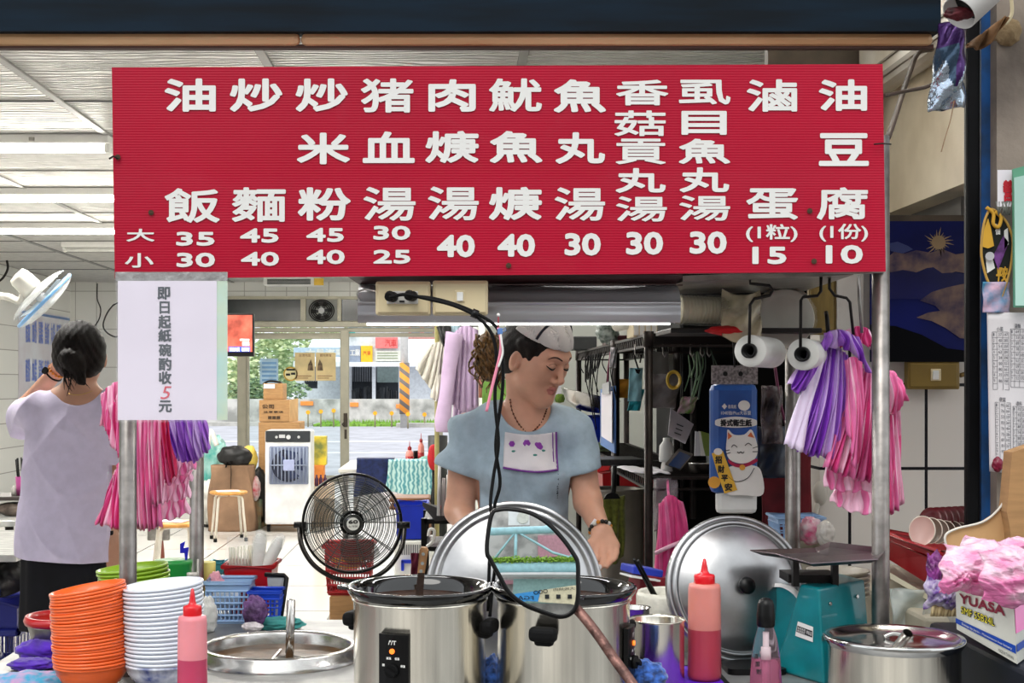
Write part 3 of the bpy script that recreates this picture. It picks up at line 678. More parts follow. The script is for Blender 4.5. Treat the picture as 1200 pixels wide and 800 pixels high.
MB().pbox(254, 329, 266.5, 492, DN+.001, .001).build('teal_backing', M('teal_backing', (176, 214, 208), .4, noise=(9, .2), col2=(206, 214, 176)), t)
MB().pbox(135, 318.5, 266.5, 329, DN+.0005, .0012).build('sleeve_top', M('grey_film', (150, 152, 150), .15, noise=(30, .2), bump=(50, .9), alpha=.8), t)
def slv(u, v):
 p = P(135.5+131.5*u, 319+175.5*v, DN-.003); p.y += .0016*math.sin(9*u+14*v)*math.sin(7*u-9*v); return p
MB().grid(slv, 24, 30).build('sleeve', M('sleeve_film', (246, 246, 250), .12, alpha=.12, bump=(16, .9), spec=.8), t)
# outlet boxes, hood lamp, cables under the menu board
def panel_box(name, label, x0, y0, x1, y1, d, col, rocker=None, sockets=False):
 t = thing(name, label, 'electric box', P((x0+x1)/2, y1, d))
 MB().pbox(x0, y0, x1, y1, d, .035, bev=.004).build('box', col, t)
 MB().pbox(x0+2.5, y0+2.5, x1-2.5, y1-2.5, d-.004, .006, bev=.003).build('cover_plate', col, t)
 if rocker:
  rx, ry = rocker
  MB().pbox(rx-6, ry-7, rx+6, ry+7, d-.006, .004, bev=.0015).build('switch_frame', CREAM, t)
  MB().pbox(rx-3.6, ry-5, rx+3.6, ry+5.5, d-.010, .006, bev=.001).build('rocker', WHITEP, t)
 return t
ob = panel_box('outlet_box', 'cream double socket box with two black plugs under the menu board', 440, 329.5, 504.5, 369, 2.68, CREAM)
MB().pbox(453, 341, 490, 356, 2.671, .006, bev=.002).build('socket_plate', rgb('socket_grey', (196, 194, 188)), ob)
MB().pbox(468, 352, 474, 354, 2.668, .003).build('socket_slot', BLACK, ob)
panel_box('switch_box', 'cream switch box with one white rocker right of the socket box', 507, 328.5, 572, 369, 2.68, CREAM, (539, 347))
def plug(t, x, y):
 m = MB(); m.cyl(P(x, y, 2.675), P(x-4, y-1, 2.64), .0105, .009, 14).cyl(P(x-4, y-1, 2.645), P(x-6, y, 2.635), .011, .008, 12); return m.build('plug', RUBBER, t)
c1 = thing('power_cable', 'black power cable from the left plug, left strand hanging in front of the woman', 'cable', P(578, 715, 2.55))
plug(c1, 461, 348)
MB().tube([P(457, 348, 2.63), P(475, 345, 2.62), P(500, 350, 2.62), P(532, 358, 2.61), P(560, 372, 2.6), P(577, 393, 2.6), P(582, 425, 2.6), P(580, 470, 2.6), P(584, 520, 2.6), P(578, 560, 2.6), P(575, 596, 2.59), P(582, 640, 2.59), P(577, 690, 2.62), P(574, 722, 2.6)], .0034, 10, smooth_n=8).build('cord', RUBBER, c1)
c2 = thing('power_cable', 'black power cable from the right plug, right strand hanging in front of the woman', 'cable', P(590, 700, 2.6))
plug(c2, 484, 347)
MB().tube([P(480, 347, 2.635), P(505, 349, 2.63), P(535, 357, 2.62), P(562, 369, 2.615), P(583, 385, 2.61), P(588, 410, 2.61), P(589, 455, 2.61), P(581, 520, 2.61), P(586, 565, 2.61), P(579, 596, 2.61), P(574, 650, 2.62), P(572, 716, 2.61)], .0034, 10, smooth_n=8).build('cord', RUBBER, c2)
MB().cyl(P(553, 366, 2.598), P(560, 369, 2.598), .0085, seg=12).build('cable_tie', BLACK, c2)
m_gh = M('grey_hood_metal', (206, 206, 210), .38, .55, noise=(3, .06), stretch=(.4, 8, 8))
hd = thing('strip_lamp_hood', 'long grey metal lamp hood under the menu board', 'lamp hood', P(607, 382, 2.8))
def hood(u, v):
 x = 422+(791-422)*u; a = v
 prof = [(334, .0), (337, -.035), (345, -.06), (354, -.07), (357, -.078), (360, -.072), (370, -.075), (377, -.07), (379.5, -.066)]
 i = a*(len(prof)-1); k = min(int(i), len(prof)-2); f = i-k
 y = prof[k][0]*(1-f)+prof[k+1][0]*f; dd = prof[k][1]*(1-f)+prof[k+1][1]*f
 q = P(x, y, 2.86); q.y += dd; return q
MB().grid(hood, 2, 24).build('shade', m_gh, hd, solid=.002)
MB().prism([P(422, 334, 2.862), P(422, 379, 2.862), P(422, 379, 2.795), P(422, 345, 2.80)], (.002, 0, 0)).prism([P(791, 334, 2.862), P(791, 379, 2.862), P(791, 379, 2.795), P(791, 345, 2.80)], (-.002, 0, 0)).build('end_plate', m_gh, hd)
q0, q1 = P(430, 379.5, 2.83), P(785, 379, 2.83)
MB().cyl(q0, q1, .0028, seg=12).build('lamp_tube', M('lit_led_tube', (255, 255, 250), .3, emis=5.0), hd)
a = bpy.data.lights.new('hood_glow', 'AREA'); a.shape = 'RECTANGLE'; a.size = .58; a.size_y = .02; a.energy = 1.6
ao = bpy.data.objects.new('hood_glow', a); COL.objects.link(ao); ao.parent = hd; ao.location = (0, .03, -.006)
MB().tube([P(572, 336, 2.9), P(640, 331, 2.9), P(700, 335, 2.9), P(770, 334, 2.9), P(784, 331, 2.88), P(786, 326, 2.86)], .005, 8, smooth_n=6).build('conduit', CREAM, hd)
MB().tube([P(422, 352, 2.79), P(418, 343, 2.78), P(430, 339, 2.78), P(440, 341, 2.7)], .0016, 6, smooth_n=5).build('wire', WHITEP, hd)
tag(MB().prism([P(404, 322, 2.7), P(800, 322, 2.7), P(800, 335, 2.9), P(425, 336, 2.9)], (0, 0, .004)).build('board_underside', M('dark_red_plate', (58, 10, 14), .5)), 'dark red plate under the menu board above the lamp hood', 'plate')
t = thing('ribbon_pin', 'pink and white ribbon hanging from a white pin beside the cables', 'ribbon', P(570, 484, 2.6))
MB().ell(P(584, 369, 2.6), (.0036,)*3, 12, 8).build('pin_head', WHITEP, t)
MB().tube([P(584, 370, 2.6), P(584, 384, 2.595)], .0012, 6).build('pin', rgb('pin_red', (150, 30, 50)), t)
MB().tube([P(584, 384, 2.595), P(587, 398, 2.588), P(586, 415, 2.588), P(578, 448, 2.588), P(570, 482, 2.588)], .0035, 8, smooth_n=6, flat=.4).build('ribbon', rgb('pink_ribbon', (246, 150, 176)), t)
MB().tube([P(586, 388, 2.59), P(588, 402, 2.585), P(589, 414, 2.585), P(584, 430, 2.583)], .002, 8, smooth_n=6).build('white_string', WHITEP, t)
MB().box(P(586, 388, 2.59), (.009, .008, .012), rot=.4, bev=.002).tube([P(588, 387, 2.59), P(592, 384, 2.59), P(593, 387, 2.59), P(589, 389, 2.59)], .0009, 6).build('clip', rgb('clip_blue', (90, 130, 190)), t)
# ================================================================== COOKERS
m_sauce = M('dark_sauce', (46, 24, 13), .55, noise=(40, .3), bump=(50, .8), spec=.12)
m_body = M('cooker_steel', (240, 234, 220), .2, 1, noise=(3, .08), stretch=(26, 26, .3), bump=(6, .06))
m_gloss = M('black_glazed_pot', (8, 8, 8), .08, coat=.6)
def cooker(label, px, d, ang):
 c = P(px, 0, d); x, y = c.x, c.y
 t = thing('slow_cooker', label, 'slow cooker', (x, y, CT), 'slow cookers on the cart')
 MB().lathe([(0, CT+.012), (.112, CT+.012), (.118, CT+.02), (.1205, CT+.03), (.1212, .984), (.1245, .988), (.1245, .991), (.118, .991)], (x, y, 0), 72, mis=None).build('body', m_body, t)
 MB().lathe([(.118, .990), (.124, .992), (.131, 1.002), (.134, 1.009), (.133, 1.013), (.127, 1.013), (.120, 1.008), (.113, .995), (.108, .96), (.10, .90), (0, .895)], (x, y, 0), 72).build('inner_pot', m_gloss, t)
 MB().lathe([(0, .987), (.111, .987)], (x, y, 0), 48).build('soup', m_sauce, t)
 def pol(a, r, z): return Vector((x+r*math.sin(ang+a), y-r*math.cos(ang+a), z))
 sp = MB().grid(lambda u, v: pol(-1.15+.3*(u-.5), .131+.02*math.sin(PI*u)*v, 1.011-.012*v*0), 8, 2); sp.build('spout', m_gloss, t, solid=.006)
 pb = MB()
 A = [pol(k*.46/4-.23, .122, 0) for k in range(5)]; n = pol(0, 1, 0)-pol(0, 0, 0); n.z = 0
 B = [p+n*.008 for p in A]
 z0, z1 = CT+.056, .944
 pb.prism([(p.x, p.y, z0) for p in A]+[(p.x, p.y, z0) for p in reversed(B)], (0, 0, z1-z0)); pan = pb.build('control_panel', BLACK, t)
 kc = pol(-.01, .1305, CT+.081); nn = n.normalized()
 kb = MB().cyl(kc, kc+nn*.007, .0125, .0115, 24); rt = Vector((nn.y, -nn.x, 0))*-1
 kb.box(kc+nn*.010, (.022, .008, .006), rot=Matrix.Rotation(ang, 3, 'Z') @ Matrix.Rotation(.5, 3, 'Y')); kb.build('dial', RUBBER, pan)
 lc = pol(-.01, .1302, CT+.115); MB().cyl(lc, lc+nn*.003, .0046, seg=18).build('pilot_light', M('orange_pilot', (255, 120, 40), .3, emis=1.2), pan)
 mk = MB(); ux = Vector((math.cos(ang), math.sin(ang), 0))
 for txt, a, z, w_, h in (('/\'/T', -.01, CT+.130, .015, .008), ('高溫', -.06, CT+.1025, .009, .0045), ('低溫', .06, CT+.1025, .009, .0045), ('關', -.14, CT+.09, .0045, .0045), ('保溫', .14, CT+.09, .009, .0045)):
  cc = pol(a, .1304, z); write(mk, txt, cc-ux*w_/2-Vector((0, 0, h/2)), ux*w_, (0, 0, h), off=.02, lift=nn*.0004)
 mk.build('lettering', WHITEP, pan)
 for sgn in (-1, 1):
  a = sgn*PI/2; h = MB(); pc = pol(a, .134, .945); tx = Vector((math.cos(ang+a), math.sin(ang+a), 0)); nr = (pol(a, 1, 0)-pol(a, 0, 0)).normalized()
  h.box(pc, (.05, .026, .026), rot=ang+a, bev=.009, seg=3); h.box(pc-nr*.006+Vector((0, 0, -.006)), (.034, .02, .03), rot=ang+a, bev=.006)
  h.build('handle', RUBBER, t)
 for k in range(4):
  q = pol(k*PI/2+.7, .095, CT+.007); MB().cyl((q.x, q.y, CT), (q.x, q.y, CT+.014), .012, seg=14).build('foot', RUBBER, t)
 return t
cooker('slow cooker with its black dial panel facing the street, left of the round mirror', 492, 2.5, -.34)
cooker('slow cooker behind the round mirror with its black handle facing the street', 660, 2.5, -.34+PI/2)
t = thing('ladle', 'wooden handled serving knife standing in the left slow cooker', 'ladle', P(490, 700, 2.52))
MB().prism([P(487, 697, 2.5), P(496, 697, 2.5), P(497.5, 671, 2.49), P(489.5, 671, 2.49)], (0, .003, 0)).build('blade', STEEL, t)
MB().prism([P(489, 673, 2.494), P(497.5, 673, 2.494), P(502, 645, 2.476), P(500, 641.5, 2.476), P(494, 641, 2.476), P(491.5, 644, 2.476)], (0, .014, 0)).build('handle', M('worn_wood', (168, 126, 88), .6, noise=(20, .2), stretch=(3, 1, 1)), t)
rv = MB()
for x, y in ((496, 649), (495, 660), (493.5, 669)): rv.cyl(P(x, y, 2.476), P(x, y, 2.472), .0032, seg=10)
rv.build('rivet', STEEL, t)
# round lids standing on edge
m_lid = M('spun_lid_steel', (176, 176, 177), .3, 1, noise=(12, .1), bump=(24, .05))
def axis_m(n, up=(0, 0, 1)):
 z = Vector(n).normalized(); x = Vector(up).cross(z).normalized(); y = z.cross(x); return Matrix((x, y, z)).transposed().to_4x4()
def lid(label, px, py, d, r, n, knob):
 c = P(px, py, d); t = thing('pot_lid', label, 'pot lid', (c.x, c.y, CT), 'big steel lids standing on edge')
 A = axis_m(n)
 MB().lathe([(r, -.012), (r*1.004, -.004), (r, .002), (r*.95, .004), (r*.945, .0), (r*.93, .0), (r*.925, .006), (r*.87, .009), (r*.865, .004), (r*.84, .006), (r*.7, .018), (r*.5, .030), (r*.28, .037), (0, .039)], c, 96, A).build('dome', m_lid, t, solid=.0012)
 if knob:
  MB().lathe([(0, .036), (.011, .036), (.011, .044), (.017, .047), (.018, .056), (.014, .062), (0, .063)], c, 32, A).build('knob', BLACK, t)
 return t
lid('big steel lid standing upright behind the slow cookers', 603, 690, 2.84, 103*K(2.84), (0, -1, .22), True)
lid('big steel lid with a black knob leaning behind the tall sauce bottle', 864, 689, 2.86, 86*K(2.86), (.2, -1, .26), True)
# scooter mirror in the foreground
t = thing('scooter_mirror', 'black rimmed scooter mirror on a worn stem in front of the cart', 'mirror', P(745, 800, 2.0))
c = P(628, 660, 2.0); nm = Vector((-.0529, -.9836, .1724)).normalized(); RC = 1.2; C0 = c-nm*RC
outl = smooth_path([Vector((x, y, 0)) for x, y in ((577, 603), (585, 598), (600, 597.5), (622, 602), (643, 615), (660, 633), (672, 650), (676.5, 660), (677, 680), (677, 697), (674, 712), (666, 720), (655, 722), (640, 718), (615, 708), (597, 694), (586, 675), (575, 655), (571.5, 648), (572, 630))], 5, True)
def on_cap(px, py, lift=0):
 dr = (P(px, py, 1)-Vector((0, 0, ZC))).normalized(); oc = Vector((0, 0, ZC))-C0; bb_ = oc.dot(dr); qq = oc.dot(oc)-(RC+lift)**2
 return Vector((0, 0, ZC))+dr*(-bb_-math.sqrt(bb_*bb_-qq))
cx, cy = 627, 660; n = len(outl); rings = 12; vs = [on_cap(cx, cy)]; fs = []
for k in range(1, rings+1):
 for p in outl: vs.append(on_cap(cx+(p.x-cx)*k/rings*.985, cy+(p.y-cy)*k/rings*.985))
for i in range(n): fs.append((0, 1+i, 1+(i+1) % n))
for k in range(rings-1):
 for i in range(n): a = 1+k*n+i; b2 = 1+k*n+(i+1) % n; fs.append((a, a+n, b2+n, b2))
mm = MB(); mm.add(vs, fs, 0, True); mm.build('mirror_glass', M('mirror_silver', (244, 248, 250), .0, 1, noise=(2, 0.0)), t)
MB().tube([on_cap(p.x, p.y)+Vector((0, .003, 0)) for p in outl], .0042, 10, cyclic=True).build('rim', BLACK, t)
bk = MB(); f1 = [on_cap(p.x, p.y)+Vector((0, .004, 0)) for p in outl]; f2 = [on_cap(cx+(p.x-cx)*.72, cy+(p.y-cy)*.72)+Vector((0, .03, 0)) for p in outl]
bk.add(f1+f2, [(i, (i+1) % n, n+(i+1) % n, n+i) for i in range(n)]+[tuple(range(n, 2*n))], 0, True); bk.build('back_shell', BLACK, t)
MB().tube([P(662, 700, 2.03), P(680, 718, 2.0), P(700, 743, 1.98), P(722, 775, 1.96), P(748, 812, 1.93), P(770, 860, 1.9)], .0075, 14, smooth_n=6).build('stem', M('rusty_chrome_stem', (128, 92, 84), .4, .5, noise=(60, .3), bump=(80, .3)), t)
# soup vat let into the worktop
vc = P(327, 0, 2.9)
t = thing('soup_vat', 'round steel soup well let into the worktop left of the cookers', 'soup vat', (vc.x, vc.y, CT))
MB().lathe([(.178, CT+.0005), (.176, CT+.010), (.168, CT+.014), (.166, CT+.024), (.160, CT+.029), (.153, CT+.028), (.150, CT+.022), (.147, CT+.001)], (vc.x, vc.y, 0), 72).build('rim', STEEL, t)
m_broth = M('brown_broth', (96, 68, 38), .35, noise=(16, .3), bump=(26, .3), col2=(60, 44, 28), spec=.12)
MB().lathe([(0, CT+.0015), (.15, CT+.0015)], (vc.x, vc.y, 0), 48).build('broth', m_broth, t)
MB().prism([P(311, 779, 2.83), P(313, 777, 2.83), P(328, 760, 2.93), P(328, 764, 2.93)], (.004, 0, 0)).build('divider', STEEL, t)
t = thing('ladle', 'plain steel ladle handle rising straight out of the soup well', 'ladle', P(339, 778, 2.84))
MB().cyl(P(339, 778, 2.84), P(341, 704, 2.84), .0088, .0092, 20).ell(P(341, 704, 2.84), (.0092, .0092, .005), 16, 8).build('handle', STEEL, t)
MB().lathe([(0, -.004), (.03, .002), (.04, .010)], P(339, 778, 2.84), 32).build('bowl', STEEL, t, solid=.002)
# stacked bowls
m_ob = M('orange_melamine', (240, 100, 34), .3, noise=(3, .03), coat=.3)
m_wb = M('white_melamine', (226, 232, 242), .25, noise=(3, .02), coat=.3)
m_gb = M('lime_melamine', (138, 178, 36), .3, noise=(3, .03), coat=.3)
m_bp = M('blue_print_melamine', (226, 232, 242), .25, noise=(26, .5), col2=(40, 62, 140), coat=.3)
def bowl_mesh(r, h): return [(0, .0), (r*.5, 0), (r*.52, .004), (r*.76, h*.3), (r*.92, h*.66), (r*.965, h-.0052), (r*.995, h-.0050), (r*1.004, h-.0025), (r*.995, h), (r*.96, h), (r*.89, h*.72), (r*.7, h*.34), (r*.4, .006), (0, .006)]
def bowl_stack(n, px, d, r, h, step, mat, label_of, group, tiltf, z0=CT, first=None):
 q = P(px, 0, d); proto = None
 for k in range(n):
  if proto is None:
   proto = MB().lathe(bowl_mesh(r, h), (q.x, q.y, z0), 56).build('melamine_bowl', mat, origin=(q.x, q.y, z0)); o = proto
   if first: proto.data = proto.data.copy()
  else:
   o = proto.copy(); COL.objects.link(o)
  if first and k == 0: pass
  dx, dy, tx, ty = tiltf(k); o.location = (q.x+dx, q.y+dy, z0+k*step); o.rotation_euler = (tx, ty, 0)
  tag(o, label_of(k), 'bowl', group)
 return proto
ordn = ['bottom', 'second', 'third', 'fourth', 'fifth', 'sixth', 'seventh', 'eighth', 'ninth', 'tenth', 'eleventh', 'twelfth', 'thirteenth', 'fourteenth', 'fifteenth', 'sixteenth', 'seventeenth', 'eighteenth', 'nineteenth', 'twentieth', 'twenty-first', 'twenty-second', 'twenty-third', 'twenty-fourth', 'twenty-fifth', 'twenty-sixth']
def stack_label(colour, n, where):
 def f(k):
  if k == n-1: return '%s bowl on the very top of the %s' % (colour, where)
  if k == 0: return '%s bowl at the very bottom of the %s' % (colour, where)
  if k >= n//2: return '%s bowl %s from top of the %s' % (colour, ordn[n-1-k], where)
  return '%s bowl %s from bottom of the %s' % (colour, ordn[k], where)
 return f
bowl_stack(26, 108, 2.6, .0715, .05, .0058, m_ob, stack_label('orange', 26, 'tall stack left of the front post'), 'orange bowls in the tall stack', lambda k: (.0012*math.sin(k*1.7), .001*math.cos(k*2.3), .01*math.sin(k), -.02-.006*k))
wbp = bowl_stack(20, 193, 2.62, .077, .05, .0078, m_wb, stack_label('white', 20, 'stack behind the pink squeeze bottle'), 'white bowls in the tall stack', lambda k: (.0010*math.sin(k*2.1), .001*math.cos(k*1.3), .01*math.sin(k*1.4), -.01-.004*k))
# the lowest white bowl has a blue printed wall
me = wbp.data.copy(); me.materials.clear(); me.materials.append(m_bp); wbp.data = me; wbp['label'] = 'blue patterned white bowl at the bottom of the stack behind the squeeze bottle'
zb = 1.38-212*2.95/1600-.052-7*.0078
tag(MB().lathe([(0, CT), (.055, CT), (.07, CT+.01), (.072, zb-.004), (.066, zb), (0, zb)], P(158, 0, 2.95).xy.to_3d(), 40).build('steel_canister', STEELD), 'steel canister that carries the lime green bowls behind the front post', 'canister')
bowl_stack(8, 158.5, 2.95, .0765, .05, .0078, m_gb, stack_label('lime green', 8, 'stack behind the front post'), 'lime green bowls behind the front post', lambda k: (.002*math.sin(k*1.7), .002*math.cos(k*2.3), .0, -.02-.012*k), zb)
# red rimmed bowl of chilli
q = P(74, 0, 2.93)
t = thing('chilli_bowl', 'steel bowl with a red plastic rim and dark chilli flakes, left of the orange bowls', 'bowl', (q.x, q.y, CT))
MB().lathe([(0, CT), (.04, CT), (.045, CT+.004), (.064, CT+.03), (.072, CT+.062), (.074, CT+.072)], q.xy.to_3d(), 48).build('steel_bowl', STEELD, t, solid=.0015)
MB().lathe([(.070, CT+.066), (.079, CT+.068), (.082, CT+.076), (.078, CT+.086), (.071, CT+.086), (.066, CT+.076), (.062, CT+.06), (.05, CT+.054), (0, CT+.052)], q.xy.to_3d(), 56).build('red_rim', REDP, t)
MB().lathe([(0, CT+.058), (.062, CT+.066)], q.xy.to_3d(), 32).build('chilli', M('chilli_flakes', (110, 40, 20), .7, noise=(120, .6), bump=(120, 1)), t)
# squeeze bottles
def squeeze(name, label, px, d, r, ztop, zl, ca, cb, zbot=CT):
 q = P(px, 0, d); o = q.xy.to_3d()
 t = thing(name, label, 'sauce bottle', (q.x, q.y, zbot), 'squeeze bottles of pink sauce')
 MB().lathe([(0, zbot+.001), (r*.9, zbot), (r*.99, zbot+.006), (r, zbot+.012), (r*.985, zl)], o, 40).build('sauce_level', cb, t)
 MB().lathe([(r*.985, zl), (r*.96, ztop-.009), (r*.9, ztop-.002), (r*.7, ztop), (0, ztop)], o, 40).build('bottle_wall', ca, t)
 MB().lathe([(r*.58, ztop-.004), (r*.60, ztop), (r*.62, ztop+.001), (r*.62, ztop+.014), (r*.58, ztop+.017), (r*.3, ztop+.019), (r*.22, ztop+.024), (r*.17, ztop+.034), (r*.09, ztop+.047), (0, ztop+.048)], o, 32, fn=None).build('nozzle_cap', M('red_cap', (214, 16, 30), .3, coat=.3), t)
 return t
pk1, pk2 = M('pink_haze', (226, 140, 148), .35, sub=.3), M('pink_sauce', (192, 66, 100), .3, sub=.3)
pk3, pk4 = M('salmon_haze', (208, 130, 120), .35, sub=.3), M('rose_sauce', (178, 64, 80), .3, sub=.3)
squeeze('squeeze_bottle', 'pink squeeze bottle with a red cap in front of the white bowls', 225.5, 2.45, .0268, 1.38-270.5*2.45/1600, 1.38-321*2.45/1600, pk1, pk2)
squeeze('squeeze_bottle', 'taller rose squeeze bottle with a red nozzle in front of the leaning steel lid', 825.5, 2.66, .0325, 1.38-233*2.66/1600, 1.38-286*2.66/1600, pk3, pk4, CT+.006)
# ================================================================== MORE ON THE CART
def cloth(name, label, corners, mats, amp=.006, nu=26, nv=20, fr=(9, 7), seed=0, solid=.003, cat='cloth', build=True):
 """folded or draped sheet between four corner points (a,b far edge, d,c near edge)"""
 a, b_, c_, d_ = [Vector(p) for p in corners]; n = (b_-a).cross(d_-a).normalized(); q = random.Random(seed); ph = [q.uniform(0, 6) for _ in range(6)]
 def f(u, v):
  p = a*(1-u)*(1-v)+b_*u*(1-v)+c_*u*v+d_*(1-u)*v
  return p+n*(amp*(math.sin(fr[0]*u+ph[0]+2*v)*math.sin(fr[1]*v+ph[1])+.6*math.sin(fr[0]*1.9*u+ph[2]-3*v)+.4*math.sin(fr[1]*2.3*v+ph[3]+fr[0]*u)))
 mb = MB().grid(f, nu, nv)
 if not build: return mb
 o = mb.build(name, mats, solid=solid); return tag(o, label, cat)
def lump(name, label, c, r, mats, cat, seed=1, amp=.22, fr=7, seg=40, rings=24, zflat=None, build=True, parent=None, group=None):
 q = random.Random(seed); w_ = [(Vector((q.gauss(0, 1), q.gauss(0, 1), q.gauss(0, 1)))*fr*.5, q.uniform(0, 6)) for _ in range(9)]
 def fn(n):
  s = sum(abs(math.sin(n.dot(k)+p)) for k, p in w_)/9; return 1+amp*(s-.6)*2.2
 mb = MB().ell(c, r, seg, rings, fn=fn)
 if zflat is not None: mb.v = [(x, y, max(z, zflat)) for x, y, z in mb.v]
 o = mb.build(name, mats, parent)
 return tag(o, label, cat, group) if parent is None else o
def crumple(c, ax, az, dep, seed, mat, par, nm='bag_film'):
 q = random.Random(seed); ws = [(q.uniform(-7, 7), q.uniform(-7, 7), q.uniform(0, 6), q.uniform(.3, 1)) for _ in range(8)]
 def f(u, v):
  a, b = 2*u-1, 2*v-1; r2 = min(1, a*a*.8+b*b*.8); n = sum(k*(1-abs(math.sin(x*a*1.3+y*b*1.3+p))) for x, y, p, k in ws)/4.2
  return Vector(c)+Vector((ax*a*(1+.12*math.sin(5*b+seed)), -dep*(1-r2)*(.5+.8*n), az*b*(1+.15*math.sin(4*a+seed))+.25*az*n))
 MB().grid(f, 50, 40).build(nm, mat, par, solid=.0015)
m_pur = M('purple_cloth', (74, 22, 168), .85, noise=(30, .2), sheen=.3)
lump('cleaning_cloth', 'crumpled purple cloth lying left of the orange bowls', P(55, 765, 2.88)+Vector((0, 0, .006)), (.06, .05, .026), m_pur, 'cloth', 3, .3, 8, zflat=CT+.001)
lump('cleaning_cloth', 'flat purple cloth at the left edge of the worktop in front of the crumpled one', P(38, 778, 2.78), (.045, .035, .012), m_pur, 'cloth', 5, .3, 8, zflat=CT+.001)
lump('cleaning_cloth', 'blue flowered cloth at the bottom left corner of the worktop', P(34, 800, 2.64), (.075, .05, .022), M('flowered_cloth', (70, 160, 196), .85, noise=(38, .4), col2=(196, 150, 190)), 'cloth', 8, .25, 9, zflat=CT+.001)
lump('cleaning_cloth', 'folded teal cloth behind the soup well', P(327, 731, 3.24), (.056, .04, .016), M('teal_cloth', (66, 150, 146), .85, noise=(40, .12)), 'cloth', 9, .42, 9, zflat=CT+.001)
def basket(name, label, cat, px0, px1, d, ztop, zbot, depth, mat, holes=True, taper=.85, bars=9, rows=5, group=None):
 x0, x1 = P(px0, 0, d).x, P(px1, 0, d).x; cx, cy = (x0+x1)/2, d+depth/2; w_, h = x1-x0, ztop-zbot
 t = thing(name, label, cat, (cx, cy, zbot), group); bt = MB(); wt = .0022
 def corner(sx, sy, f): return Vector((cx+sx*w_/2*(taper+(1-taper)*f), cy+sy*depth/2*(taper+(1-taper)*f), zbot+h*f))
 bt.prism([corner(-1, -1, 0), corner(1, -1, 0), corner(1, 1, 0), corner(-1, 1, 0)], (0, 0, .003))
 for (sa, sb) in (((-1, -1), (1, -1)), ((1, -1), (1, 1)), ((1, 1), (-1, 1)), ((-1, 1), (-1, -1))):
  nb = bars if sa[1] == sb[1] else max(4, int(bars*depth/w_))
  if holes:
   for k in range(nb+1):
    f = k/nb; p = corner(*sa, .06).lerp(corner(*sb, .06), f); q = corner(*sa, .8).lerp(corner(*sb, .8), f); bt.cyl(p, q, w_/nb*.17, seg=6, cap=False)
   for r in range(rows):
    f = .06+.74*r/(rows-1); bt.cyl(corner(*sa, f), corner(*sb, f), h*.028, seg=6, cap=False)
   lo, hi = .8, .98
  else: lo, hi = .0, .98
  A, B, C_, D_ = corner(*sa, lo), corner(*sb, lo), corner(*sb, hi), corner(*sa, hi)
  bt.add([A, B, C_, D_], [(0, 1, 2, 3)])
  if holes: A, B, C_, D_ = corner(*sa, 0), corner(*sb, 0), corner(*sb, .1), corner(*sa, .1); bt.add([A, B, C_, D_], [(0, 1, 2, 3)])
 bt.build('basket_wall', mat, t, solid=wt if False else 0)
 MB().tube([corner(-1.04, -1.04, 1), corner(1.04, -1.04, 1), corner(1.04, 1.04, 1), corner(-1.04, 1.04, 1)], max(.0035, h*.05), 8, cyclic=True).build('rim', mat, t)
 return t
m_lb = M('pale_blue_plastic', (150, 182, 220), .35)
t = basket('plastic_basket', 'pale blue slotted plastic basket behind the white bowls', 'basket', 240, 292, 3.3, 1.38-233*3.3/1600, CT, .1, m_lb, bars=9, rows=6)
lump('packet_lump', '', P(266, 700, 3.35), (.035, .03, .03), rgb('packet_white', (214, 218, 222)), '', 12, .3, 9, parent=t)
t = basket('plastic_tub', 'red plastic tub of bagged paper lids behind the pale blue basket', 'tub', 262, 319, 3.42, 1.38-214*3.42/1600, CT, .13, REDP, holes=False, taper=.8)
MB().prism([P(276, 676, 3.415), P(294, 674, 3.415), P(296, 677, 3.415), P(278, 681, 3.415)], (0, .006, 0)).build('handle', REDP, t)
for i, (x, y, rx, rz, lb) in enumerate(((281, 652, .022, .036, 'leftmost clear bag of straws standing in the red tub'), (301, 648, .018, .045, 'middle white sleeve of paper lids standing in the red tub'), (314, 651, .016, .046, 'rightmost white sleeve of paper lids leaning in the red tub'))):
 t2 = thing('lid_sleeve', lb, 'packet', P(x, 668, 3.47))
 mt = Matrix.Rotation((.1, .10, .45)[i], 4, 'Y'); o_ = P(x-(4 if i == 2 else 0), 668, 3.47)
 if i == 0:
  sk_ = MB()
  for k in range(22): a = P(269+k*1.25, 668, 3.46+.012*(k % 3)); sk_.cyl(a, a+Vector((.004*math.sin(k*2), 0, .058+.008*math.sin(k*3.1))), .0022, seg=6)
  sk_.build('straws', M('straw_ivory', (232, 228, 208), .5), t2); MB().grid(lambda u, v: P(266+24*u+8*v*(u-.5), 629+38*v, 3.44)+Vector((0, .005*math.sin(9*u+5*v), 0)), 14, 10).build('bag', FILM, t2); continue
 pr = []
 for k in range(15): z_ = .0062*k; r_ = rx*.95*(1 if k < 12 else 1-.12*(k-11)); pr += [(r_*.96, z_), (r_, z_+.002), (r_, z_+.004)]
 MB().lathe([(0, 0)]+pr+[(0, .094)], o_, 24, mt).build('wrapped_lids', M('paper_lids', (232, 230, 222), .5), t2); MB().lathe([(rx*1.02, 0), (rx*1.03, .08), (rx*.7, .098), (rx*.2, .104)], o_, 24, mt, fn=lambda a, z: 1+.03*math.sin(7*a+60*z)).build('wrapper', FILM, t2)
t = basket('plastic_basket', 'small royal blue slotted basket under the red tub', 'basket', 291, 328, 3.26, 1.38-244*3.26/1600, CT, .07, rgb('royal_blue_plastic', (28, 72, 200), .35), bars=7, rows=4)
lump('plastic_bag', 'knotted purple plastic bag leaning on the small royal blue basket', P(299, 716, 3.2), (.027, .022, .034), M('purple_film', (124, 84, 142), .25, noise=(30, .3), bump=(60, .9)), 'plastic bag', 14, .4, 11, zflat=CT+.001)
